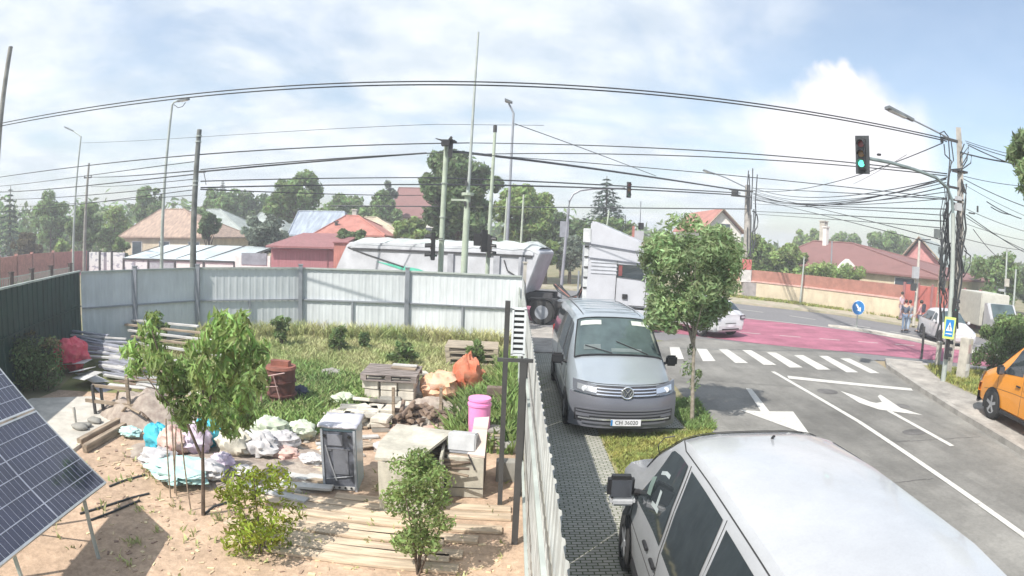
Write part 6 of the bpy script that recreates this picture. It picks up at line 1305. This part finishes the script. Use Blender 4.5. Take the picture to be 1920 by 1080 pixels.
bk = MB(); bk.box((w/2, -.006, hgt*.5), (w-.05, .02, hgt-.06)); bk = bk.build('back_panel', mat('back_panel_grey', (.13, .14, .17), .55, .2, var=.25, scale=6), ap)
mb = MB(); mb.box((w*.42, -.022, hgt*.84), (w*.42, .02, .15)); mb.build('upper_cover', mat('cover_grey', (.24, .25, .29), .5, .2), bk)
mb = MB(); mb.box((w*.56, -.02, hgt*.5), (w*.42, .016, hgt*.42)); mb.box((w*.25, -.02, hgt*.68), (w*.10, .016, .03)); mb.box((w*.5, -.026, hgt*.70), (w*.7, .012, .018)); mb.build('pressed_panel', mat('cover_grey2', (.19, .20, .23), .5, .2), bk)
mb = MB(); mb.tube([(w*.15, -.03, hgt*.75), (w*.28, -.035, hgt*.45), (w*.42, -.03, hgt*.18)], .010, 5); mb.tube([(w*.12, -.03, hgt*.2), (w*.88, -.03, hgt*.27)], .006, 4); mb.build('hose', mat('hose_grey', (.32, .33, .35), .6), bk)
mb = MB(); [mb.cyl((w*(.14+.17*k), -.012, .055), (w*(.14+.17*k), -.03, .055), .016, n=10) for k in range(5)]; mb.build('feet_holes', black, bk)
mb = MB(); [mb.cyl((x, -.012, hgt*.9), (x, -.035, hgt*.9), .022, n=12) for x in (w*.12, w*.82)]; mb.build('knob', black, bk)
mb = MB(); mb.box((w/2, -.018, .05), (w-.06, .006, .05)); mb.build('bottom_strip', prof_l, bk)
mb = MB(); mb.box((.02, -.015, hgt/2), (.03, .03, hgt)); mb.box((w-.02, -.015, hgt/2), (.03, .03, hgt)); mb.build('edge_strip', mat('edge_steel', (.42, .46, .52), .4, .4), ap)
# ---- big pale board box (tilted wardrobe) and the cabinet
ch = mat('old_chipboard', (.58, .55, .46), .8, var=.10, scale=1.6, detail=7, grime=((2.5, .25, None), (9, .15, None))); chd = mat('board_edge_brown', (.20, .15, .12), .85, var=.2)
cp0 = gp(712, 962); wd = empty('tilted_wardrobe', cp0, R(2), 'big pale chipboard box with a tilted top, left of the cream cabinet', 'cabinet')
mb = MB(); mb.plate([(0, 0, 0), (.66, -.02, 0), (.66, -.02, .69), (0, 0, .69)], (.0, .03, 0)); mb.build('front_board', ch, wd)
mb = MB(); mb.plate([(-.04, .02, .70), (.46, -.02, .72), (.82, .9, .78), (.78, 1.30, .66), (.02, 1.35, .70), (-.08, .5, .72)], (0, 0, .035)); mb.build('top_board', ch, wd)
mb = MB(); mb.plate([(.46, -.02, .755), (.60, .15, .42), (.50, .45, .70)], (.02, 0, 0)); mb.build('broken_flap', concrete, wd)
mb = MB(); mb.box((.05, .7, .35), (.03, 1.25, .69)); mb.box((.72, .75, .34), (.03, .9, .68)); mb.box((.36, 1.3, .35), (.65, .03, .66)); mb.build('side_board', ch, wd)
mb = MB(); mb.box((.36, .65, .02), (.68, 1.1, .03)); mb.build('floor_board', chd, wd)
for k in range(10): mb = MB(); mb.tube([(-.3, 0, 0), (.3, .02, .01)], .018, 6); o = mb.build('stick', bark if k % 2 else wood); o.location = cp0+Vector((.75+random.gauss(0, .03), .42+.05*k, .45+.02*k)); o.rotation_euler = (0, random.uniform(-.1, .1), random.uniform(-.3, .3)); tag(o, 'stick in the bundle between the tilted box and the cabinet', 'stick', 'sticks in the bundle by the cabinet')
a = gp(838, 932); b_ = gp(905, 936); cb = empty('cream_cabinet', a, math.atan2((b_-a).y, (b_-a).x), 'cream cabinet with a brown side and a higher sloping back', 'cabinet'); w = (b_-a).length; hh = at(870, 852, a.y+.1).z
mb = MB(); mb.plate([(0, 0, .02), (w, 0, .02), (w, 0, hh*.99), (0, 0, hh*.99)], (0, .03, 0)); mb.build('front', ch, cb)
mb = MB(); mb.box((w/2, -.004, .155), (w, .01, .008)); mb.build('drawer_gap', SEAM, cb)
mb = MB(); mb.plate([(w-.02, 0.031, .0), (w-.02, .95, .0), (w-.02, .95, hh*1.38), (w-.02, .35, hh*1.38), (w-.02, .031, hh)], (.02, 0, 0)); mb.build('side', chd, cb)
mb = MB(); mb.plate([(0, .031, .0), (0, .9, .0), (0, .9, hh), (0, .031, hh)], (.02, 0, 0)); mb.build('side', ch, cb)
mb = MB(); mb.plate([(.021, .031, hh-.03), (w-.021, .031, hh-.03), (w-.021, .6, hh-.03), (.021, .6, hh-.03)], (0, 0, .03)); mb.plate([(w*.55, .04, hh+.002), (w+.01, .0, hh+.002), (w+.02, .38, hh*1.40), (w*.62, .45, hh*1.36)], (0, 0, .03)); mb.plate([(w*.62, .46, hh*1.36), (w+.02, .40, hh*1.40), (w+.02, .95, hh*1.40), (w*.6, .95, hh*1.36)], (0, 0, .03)); mb.build('top', mat('old_top_board', (.60, .50, .44), .8, var=.12, scale=1.6), cb)
p = a+Vector((w*.02, .10, hh)); mw = empty('old_oven', p, R(-6), 'old grey framed oven with dark glass lying on the cream cabinet', 'appliance')
mb = MB(); mb.box((.16, .16, .13), (.36, .3, .24), M3=Matrix.Rotation(R(-14), 3, 'X')); mb.build('body', mat('oven_grey', (.52, .53, .54), .5), mw, bevel=.015); mb = MB(); mb.box((.16, .015, .095), (.30, .012, .15), M3=Matrix.Rotation(R(-14), 3, 'X')); mb.build('door_glass', mat('dusty_glass', (.30, .31, .33), .3), mw)
mb = MB(); q = at(878, 852, a.y-.02); r2 = at(890, 880, a.y-.02); mb.tube([q, r2], .010, 6); mb.ball(r2, .014, 8, 6); tag(mb.build('lever_handle', dark_steel), 'dark lever handle on the front of the cream cabinet', 'handle')
# ---- pink barrel
c = gp(897, 842); pbm = mat('pink_plastic', (.90, .30, .60), .35, var=.04, coat=.2); rr = (at(916, 780, c.y).x-at(874, 780, c.y).x)/2; hz = at(895, 745, c.y).z
mb = MB(); [mb.cyl((0, 0, z0), (0, 0, z1), r0, r1, 28, False) for z0, z1, r0, r1 in ((0, hz*.88, rr*.95, rr), (hz*.88, hz*.90, rr*1.06, rr*1.06), (hz*.90, hz*.97, rr*.98, rr*.96))]; mb.cyl((0, 0, hz*.96), (0, 0, hz), rr*1.03, rr*1.0, 28); mb.cyl((0, 0, hz*.86), (0, 0, hz*.90), rr*1.07, rr*1.07, 28)
br = mb.build('pink_barrel', pbm, smooth=50); br.location = c; tag(br, 'tall bright pink plastic barrel with lid behind the cream cabinet', 'barrel')
# ---- rusty barrel
c = gp(530, 764); rm = mat('rusty_red', (.17, .06, .045), .8, scale=3, col2=(.09, .04, .035), bump=.3); hz = at(527, 690, c.y).z; rr = (at(555, 720, c.y).x-at(505, 720, c.y).x)/2; rb = empty('rusty_barrel', c, 0, 'rusty red brown barrel among the weeds with a metal frame leaning on it', 'barrel')
mb = MB(); mb.cyl((0, 0, 0), (0, 0, hz), rr*.85, rr, 24); [mb.cyl((0, 0, hz*f), (0, 0, hz*f+.03), rr*1.05, rr*1.05, 24) for f in (.35, .68)]; mb.build('drum', rm, rb, smooth=40)
mb = MB(); mb.cyl((0, 0, hz), (0, 0, hz+.05), rr*1.08, rr*1.02, 24); mb.box((0, 0, hz+.10), (rr*1.3, .15, .1)); mb.build('lid', mat('rust_lid', (.26, .10, .07), .8, var=.2), rb)
mb = MB(); mb.tube([(-rr*.8, -rr-.04, hz*.85), (rr*.7, -rr-.02, hz*.98)], .015, 5); mb.tube([(-rr*.8, -rr-.04, hz*.85), (-rr*1.0, -rr-.1, .3), (-rr*.7, -rr-.2, 0)], .018, 5); mb.tube([(-rr*.1, -rr-.04, hz*.9), (rr*.3, -rr-.05, hz*.35)], .012, 5); mb.tube([(-rr*.7, -rr-.04, hz*.6), (rr*.2, -rr-.05, hz*.65)], .010, 5); mb.build('leaning_frame', mat('pinkish_steel', (.38, .24, .22), .6), rb)
sack('dark_sack', 'dark blue grey sack right of the rusty barrel', (548, 722, 580, 758), mat('dark_cloth', (.07, .08, .13), .8), 'sack', seed=44)
# ---- block stack with a pallet on top
blk = mat('white_blocks', (.60, .56, .48), .9, var=.14, scale=4, bump=.3); ws_ = wood
def pallet(c, rz, label, group, w=1.2, d=.9, m=None):
    root = empty('pallet', c, rz, label, 'pallet', group); m = m or mat('grey_pallet_wood', (.27, .23, .21), .9, var=.25, scale=3, stretch=(1, 6, 6), bump=.3)
    for i in range(7): mb = MB(); mb.box((0, -d/2+.05+(d-.1)*i/6, .125), (w, .10, .022)); mb.build('deck_board', m, root)
    for y in (-d/2+.05, 0, d/2-.05): mb = MB(); [mb.box((x, y, .065), (.11, .10, .095)) for x in (-w/2+.06, 0, w/2-.06)]; mb.build('block_row', m, root); mb = MB(); mb.box((0, y, .009), (w, .10, .018)); mb.build('bottom_board', m, root)
    return root
b_ = gp(733, 766); bz = .22; n = 0; top = at(730, 716, b_.y).z
x0 = at(680, 760, b_.y).x; x1 = at(776, 760, b_.y).x; wz = (x1-x0)/3
rows = max(3, int(top/.2)); rh = top/rows
for k in range(rows):
    for i in range(3):
        for j in range(2):
            mb = MB(); mb.box((0, 0, rh/2), (wz-.02-random.uniform(0, .03), .36, rh-.012)); o = mb.build('building_block', blk, bevel=.01); o.location = (x0+wz*(i+.5)+random.gauss(0, .01), b_.y+.2+j*.40+random.gauss(0, .012), k*rh); o.rotation_euler = (0, 0, random.gauss(0, .02)); tag(o, 'pale building block in the neat stack under the pallet', 'block', 'pale blocks stacked under the pallet')
pallet(((x0+x1)/2, b_.y+.42, top+.01), R(2), 'grey wooden pallet lying on top of the pale block stack', None, (x1-x0)*1.08, .95)
for k in range(3): mb = MB(); mb.box((0, 0, .02), (.5, .12, .03)); o = mb.build('short_board', prof_l if k == 1 else wood); o.location = ((x0+x1)/2+.22, b_.y+.5+.13*k, top+.15+.035*(k % 2)); o.rotation_euler = (0, 0, R(-4+3*k)); tag(o, 'short board on top of the grey pallet', 'board', 'short boards on the pallet')
random.seed(9)
for k, (x, y, lv) in enumerate([(x, y, lv) for lv in range(3) for (x, y) in ((640, 800), (668, 800), (652, 786), (690, 790), (716, 806), (706, 786), (735, 770), (742, 790), (760, 782))]):
    c = gp(x+random.uniform(-4, 4), y); mb = MB(); mb.box((0, 0, .045), (random.uniform(.30, .48), random.uniform(.25, .38), .08)); o = mb.build('paving_slab', blk if k % 4 else concrete, bevel=.012); o.location = (c.x, c.y, lv*.085); o.rotation_euler = (0, 0, random.uniform(-.35, .35)); tag(o, 'loose pale slab in the uneven pile behind the old appliance', 'slab', 'loose slabs behind the appliance')
bark_l = mat('split_wood', (.30, .22, .16), .9, col2=(.14, .10, .08), scale=5, bump=.3)
for k in range(56):
    lv = k//16; px = 746+(k % 16)*5.8+random.uniform(-3, 3)+lv*3; c = gp(px, 806-lv*2+random.uniform(-5, 3)); mb = MB(); L = random.uniform(.3, .5); mb.cyl((-L/2, 0, 0), (L/2, 0, 0), .045, .04, 6); o = mb.build('firewood', bark_l, bevel=.006); o.location = (c.x, c.y+.1, .05+lv*.085+random.uniform(0, .03)); o.rotation_euler = (0, random.gauss(0, .35), R(random.uniform(20, 150))); tag(o, 'short split log in the firewood pile right of the block stack', 'log', 'firewood logs')
a = gp(770, 826); b_ = gp(830, 812)
for k, (pa, pb) in enumerate((((738, 712), (738, 790)), ((832, 790), (826, 745)))):
    b_ = gp(pb[0], max(pa[1], pb[1])+8); mb = MB(); mb.box((0, 0, .35), (.05, .05, .7)); o = mb.build('wood_post', wood); o.location = b_; tag(o, ['short wooden post in front of the block stack', 'short wooden post at the right end of the firewood'][k], 'post')
# pallets by the far fence
pl0 = gp(884, 694); yy = pl0.y+.5
for k in range(4): pallet((pl0.x+random.gauss(0, .03), yy, k*.148), R(random.uniform(-2, 2)), 'pale pallet in the stack at the corner of the far fence', 'pallets stacked by the far fence', 1.35, 1.0, mat('pale_pallet_wood', (.42, .36, .28), .9, var=.2, scale=3, stretch=(1, 6, 6)))
for k in range(7): mb = MB(); mb.box((0, 0, .03), (.24, .3, .05)); o = mb.build('roof_tile', roof_beige if k % 2 else concrete, bevel=.01); c = gp(930, 846); o.location = (c.x, c.y+.05, .055*k); o.rotation_euler = (0, 0, random.gauss(0, .06)); tag(o, 'flat tile in the little stack left of the thin steel post', 'tile', 'tiles stacked by the steel post')
for (x, y, w_, h_, m, lb) in ((926, 780, .30, .55, chd, 'dark brown upright board beside the pink barrel'), (948, 905, .28, .30, concrete, 'grey concrete block right of the thin steel post'), (955, 850, .30, .18, prof_l, 'pale block by the fence foot')):
    c = gp(x, y); mb = MB(); mb.box((0, .1, h_/2), (w_, .2, h_)); o = mb.build('upright_board' if h_ > .4 else 'concrete_block', m, bevel=.01); o.location = c; tag(o, lb, 'board' if h_ > .4 else 'block')
# planks on the ground along the bottom
plk = mat('sun_bleached_plank', (.55, .44, .32), .85, var=.2, scale=2, stretch=(1, 9, 9), bump=.3)
for k in range(9):
    y_ = 5.05+.19*k; x0_ = -2.9+random.uniform(-.3, .3)+(.5 if k > 6 else 0); L = random.uniform(2.1, 2.8); mb = MB(); mb.box((L/2, 0, .02), (L, .165, .035)); o = mb.build('plank', plk, bevel=.004); o.location = (x0_, y_, .008); o.rotation_euler = (0, 0, R(random.uniform(-1.5, 1.5))); tag(o, ['nearest', 'second nearest', 'third nearest', 'fourth nearest', 'middle', 'fourth farthest', 'third farthest', 'second farthest', 'farthest'][k] + ' of the bleached planks laid before the cabinets', 'plank', 'planks laid on the ground')
random.seed(21); bm_v = MB()
for k in range(420):
    px, py = random.uniform(150, 960), random.uniform(860, 1079); p = gp(px, py)
    bm_v.box(p+Vector((0, 0, .008)), (random.uniform(.02, .09), random.uniform(.01, .04), .015), random.uniform(0, 3.1))
for k in range(300):
    px, py = random.uniform(180, 640), random.uniform(780, 900); p = gp(px, py); bm_v.box(p+Vector((0, 0, .008)), (random.uniform(.03, .13), random.uniform(.015, .06), .02), random.uniform(0, 3.1))
tag(bm_v.build('wood_scraps', mat('scrap_mix', (.50, .38, .26), .9, island=.5)), kind='stuff')
# ---- far-off tree mass that closes the view
vs = []; fs = []; cs = []
for k in range(230):
    az = R(-62+k*.68); rad = random.uniform(88, 118); x, y = math.sin(az)*rad, math.cos(az)*rad
    hgt_ = 7.6+2.0*noise.noise(Vector((az*9, 0, 0)))+random.uniform(-.8, 1.2)
    if az > R(14): hgt_ *= .66
    cs.append(((x, y, hgt_*.45), (random.uniform(3, 5), 3, hgt_*.55)))
vs, fs = leaves(cs, 34000, .6, out=.6); tag(obj('distant_trees', vs, fs, leaf_mid), kind='stuff')

# ================================================================ PEOPLE by the red fence
skin_m = mat('skin', (.50, .32, .24), .6, var=.03); hair_m = mat('dark_hair', (.03, .025, .02), .7)
def skinned(name, V, E, m, parent, sub=1):
    me = bpy.data.meshes.new(name); me.from_pydata([v[:3] for v in V], E, []); me.materials.append(m); o = bpy.data.objects.new(name, me); C.objects.link(o); o.parent = parent
    o.modifiers.new('skin', 'SKIN'); 
    for i, v in enumerate(V): sv_ = me.skin_vertices[0].data[i]; sv_.radius = (v[3], v[3]); sv_.use_root = (i == 0)
    s = o.modifiers.new('sub', 'SUBSURF'); s.levels = sub; s.render_levels = sub; return o
def person(loc, rz, label, shirt, trousers, H=1.74, arm=0, hat=None, bag=None):
    root = empty('person', loc, rz, label, 'person'); k = H/1.74
    L_ = [(0, 0, .93, .13)]
    V = [(0, 0, .93, .125), (0, .01, 1.12, .115), (0, 0, 1.38, .13), (0, 0, 1.50, .055), (0, -.01, 1.60, .075), (0, -.01, 1.68, .07)]; E = [(0, 1), (1, 2), (2, 3), (3, 4), (4, 5)]
    for s_ in (1, -1):
        b_ = len(V); st_ = .06*s_
        V += [(.09*s_, 0, .88, .085), (.10*s_, .02+st_, .48, .058), (.10*s_, .0+st_*2, .09, .042), (.11*s_, -.12+st_*2, .04, .035)]; E += [(0, b_), (b_, b_+1), (b_+1, b_+2), (b_+2, b_+3)]
        b_ = len(V); fw_ = -.22 if arm and s_ > 0 else 0
        V += [(.19*s_, 0, 1.40, .055), (.24*s_, .02+fw_*.3, 1.13, .042), (.23*s_, -.06+fw_, .90, .032), (.23*s_, -.08+fw_*1.1, .82, .036)]; E += [(2, b_), (b_, b_+1), (b_+1, b_+2), (b_+2, b_+3)]
    V = [(x*k, y*k, z*k, r*k) for x, y, z, r in V]; body = skinned('body', V, E, skin_m, root)
    g = .018
    SV = [V[i][:3]+(V[i][3]+g,) for i in (0, 1, 2)]; SE = [(0, 1), (1, 2)]
    for s_, b_ in ((1, 10), (-1, 18)): pass
    arms = [(10, 11), (18, 19)]; 
    for a_, c_ in arms: i = len(SV); SV += [V[a_][:3]+(V[a_][3]+g,), V[c_][:3]+(V[c_][3]+g,)]; SE += [(2, i), (i, i+1)]
    skinned('shirt', SV, SE, shirt, root)
    TV = [V[0][:3]+(V[0][3]+g*.8,)]; TE = []
    for a_ in (6, 14): i = len(TV); TV += [V[a_][:3]+(V[a_][3]+g,), V[a_+1][:3]+(V[a_+1][3]+g,), V[a_+2][:3]+(V[a_+2][3]+g*.8,)]; TE += [(0, i), (i, i+1), (i+1, i+2)]
    skinned('trousers', TV, TE, trousers, root)
    mb = MB(); mb.ball((0, .01*k, 1.675*k), .112*k, 14, 9, .03, (.9, 1.05, .95)); mb.build('hair', hair_m, root, smooth=60)
    mb = MB(); [mb.ball((x*k, -.095*k, 1.64*k), .012*k, 6, 4) for x in (-.035, .035)]; mb.ball((0, -.108*k, 1.61*k), .016*k, 6, 4); mb.build('face_features', skin_m, root)
    mb = MB(); [mb.box((.11*s_*k, (-.07+.12*s_)*k, .035*k), (.10*k, .26*k, .07*k)) for s_ in (1, -1)]; mb.build('shoes', black, root, bevel=.02)
    if bag: mb = MB(); mb.box((0, .17, 1.2), (.3, .16, .42)); mb.build('backpack', bag, root, bevel=.04)
    return root
p = gp(1674, 603, .12); person((22.6, 27.9, .12), R(200), 'person in a pale pink shirt and lilac trousers walking by the red fence', mat('pale_pink_shirt', (.62, .48, .55), .8), mat('lilac_trousers', (.45, .36, .42), .8), 1.62)
p = gp(1694, 622, .1); person((p.x, p.y, .12), R(150), 'person in dark clothes standing nearest the thin pole, left of the one in red', mat('dark_jacket', (.08, .10, .14), .8), mat('blue_jeans', (.16, .22, .32), .8), 1.52, 1)
p = gp(1722, 624, .1); person((p.x, p.y, .12), R(210), 'person with a pale red top waiting at the kerb right of the thin pole', mat('rose_top', (.55, .28, .30), .8), mat('dark_trousers', (.14, .16, .22), .8), 1.55, 1, bag=mat('dark_bag', (.05, .05, .07), .7))
p = gp(1708, 623, .1); person((p.x, p.y+.3, .12), R(180), 'person in light blue jeans between the two others at the kerb', mat('grey_top', (.25, .27, .30), .8), mat('light_jeans', (.42, .50, .60), .8), 1.5)

# loose rubble, tufts and scraps that fill the yard between the big things
random.seed(77); st = MB()
for k in range(260):
    px, py = random.choice(((random.uniform(600, 860), random.uniform(770, 860)), (random.uniform(230, 420), random.uniform(740, 800)), (random.uniform(480, 620), random.uniform(820, 930)), (random.uniform(780, 930), random.uniform(690, 800)))); p = gp(px, py); st.ball(p+Vector((0, 0, .02)), random.uniform(.02, .085), 7, 5, .25, (1, random.uniform(.6, 1), random.uniform(.4, .8)))
tag(st.build('loose_stones', mat('stone_mix', (.50, .46, .40), .9, island=.35, var=.2)), kind='stuff')
grass('dirt_tufts', [(-8, 6.5), (-4, 7), (-1.5, 8.2), (0, 8.4), (.1, 4), (-7, 4)], 350, .09, weed_m, dens=lambda x, y: max(0, nz(x, y, 1.7)-.45)*3, w=.014)
grass('fence_foot_weeds', [(-9.7, 15.9), (-6.8, 17.7), (-3.3, 18.15), (.2, 17.9), (.2, 17.3), (-3.3, 17.5), (-6.6, 17.0), (-9.2, 15.2)], 1800, .55, weed_m, w=.02)
grass('fence_foot_weeds', [(.0, 9), (.2, 9), (.2, 15), (-.2, 15)], 500, .55, g_lush, w=.025)
for i, (bb, m, lb) in enumerate((((600, 690, 640, 716), concrete, 'grey crumpled bag in the weeds left of the pallet stack'), ((884, 800, 930, 840), mat('dusty_blue_bag', (.30, .38, .44), .8), 'dusty blue bag at the foot of the pink barrel'), ((700, 828, 742, 852), wht_s, 'white rag between the slabs and the tilted box'))):
    sack('bag', lb, bb, m, 'bag', seed=60+i)

# ---- the jumble of boards, bricks and rags that covers the yard
random.seed(101)
brk = mat('old_brick', (.42, .22, .16), .9, var=.2, scale=6, col2=(.48, .38, .32)); cbl = mat('cement_brick', (.50, .47, .42), .9, var=.2, scale=5)
def junk(name, d, zone, n, mats, label, cat, group, zmax=.08, tilt=.1, bev=.006, rzr=1.6):
    for k in range(n):
        px, py = random.uniform(zone[0], zone[2]), random.uniform(zone[1], zone[3]); c = gp(px, py); dd = [q*random.uniform(.75, 1.25) for q in d]
        mb = MB(); mb.box((0, 0, dd[2]/2), dd); o = mb.build(name, random.choice(mats), bevel=bev); z = random.uniform(0, zmax); o.location = (c.x, c.y, z+.012); o.rotation_euler = (random.gauss(0, tilt), random.gauss(0, tilt), random.uniform(-rzr, rzr)); tag(o, label, cat, group)
junk('brick', (.24, .12, .07), (700, 770, 850, 815), 30, [brk, cbl], 'old brick scattered around the firewood pile', 'brick', 'bricks around the firewood', .1)
junk('brick', (.24, .12, .07), (845, 750, 935, 850), 18, [brk, cbl], 'old brick scattered round the foot of the pink barrel', 'brick', 'bricks by the pink barrel', .08)
junk('brick', (.24, .12, .07), (240, 770, 330, 800), 14, [brk, cbl], 'old brick on the dirt left of the blue sack', 'brick', 'bricks left of the blue sack', .05)
junk('loose_board', (1.1, .13, .03), (230, 690, 330, 760), 10, [wood, prof_l, bark_l], 'loose board tangled beside the trestle frame', 'board', 'boards beside the trestle', .35, .08, .004, .5)
junk('loose_board', (.8, .11, .03), (590, 800, 720, 850), 7, [wood, prof_l], 'loose board behind the old metal appliance', 'board', 'boards behind the appliance', .06, .05, .004, .5)
junk('loose_board', (.9, .12, .03), (500, 880, 640, 935), 8, [plk, prof_l, wood], 'short board on the dirt left of the appliance foot', 'board', 'boards left of the appliance', .03, .03, .004, .3)
junk('concrete_lump', (.34, .26, .16), (780, 715, 880, 770), 10, [cbl, blk, concrete], 'broken concrete lump between the orange sheet and the pallet stack', 'rubble', 'concrete lumps by the orange sheet', .15, .3, .02)
junk('metal_sheet', (.7, .45, .012), (140, 690, 250, 735), 5, [prof_m, prof_l], 'crooked metal sheet on the profile pile', 'sheet', 'sheets on the profile pile', .35, .15, .002, .5)
junk('broken_slab', (.5, .42, .07), (625, 762, 700, 800), 8, [blk, pale_conc], 'broken pale slab at the left foot of the block stack', 'slab', 'broken slabs left of the block stack', .2, .12, .01)
for i, (bb, m, lb) in enumerate((((560, 850, 610, 876), wht_s, 'crumpled white rag left of the appliance'), ((505, 838, 560, 868), pnk, 'salmon rag trodden into the dirt below the white sacks'), ((618, 736, 668, 768), grn, 'green grey sheet over the slabs left of the block stack'), ((225, 800, 262, 824), cyan_t, 'small turquoise scrap left of the sack heap'), ((430, 872, 478, 900), wht_s, 'flat white bag right of the lilac cloth'), ((868, 690, 915, 722), ornet, 'orange scrap lying before the red netting'))):
    sack('rag', lb, bb, m, 'rag', seed=80+i, amp=.22)
HAZE = 0.0032
me = bpy.data.meshes.new('haze'); x0, x1, y0, y1, z0, z1 = -260, 260, -50, 260, -1, 13
me.from_pydata([(x, y, z) for x in (x0, x1) for y in (y0, y1) for z in (z0, z1)], [], [(0,1,3,2), (4,6,7,5), (0,4,5,1), (2,3,7,6), (0,2,6,4), (1,5,7,3)])
hm = bpy.data.materials.new('haze'); hm.use_nodes = True; t = hm.node_tree; t.nodes.clear(); ou = t.nodes.new('ShaderNodeOutputMaterial'); pv = t.nodes.new('ShaderNodeVolumePrincipled'); pv.inputs['Density'].default_value = HAZE; pv.inputs['Color'].default_value = (.93, .96, 1, 1); t.links.new(pv.outputs[0], ou.inputs['Volume'])
me.materials.append(hm); o = bpy.data.objects.new('haze', me); C.objects.link(o); o['kind'] = 'stuff'
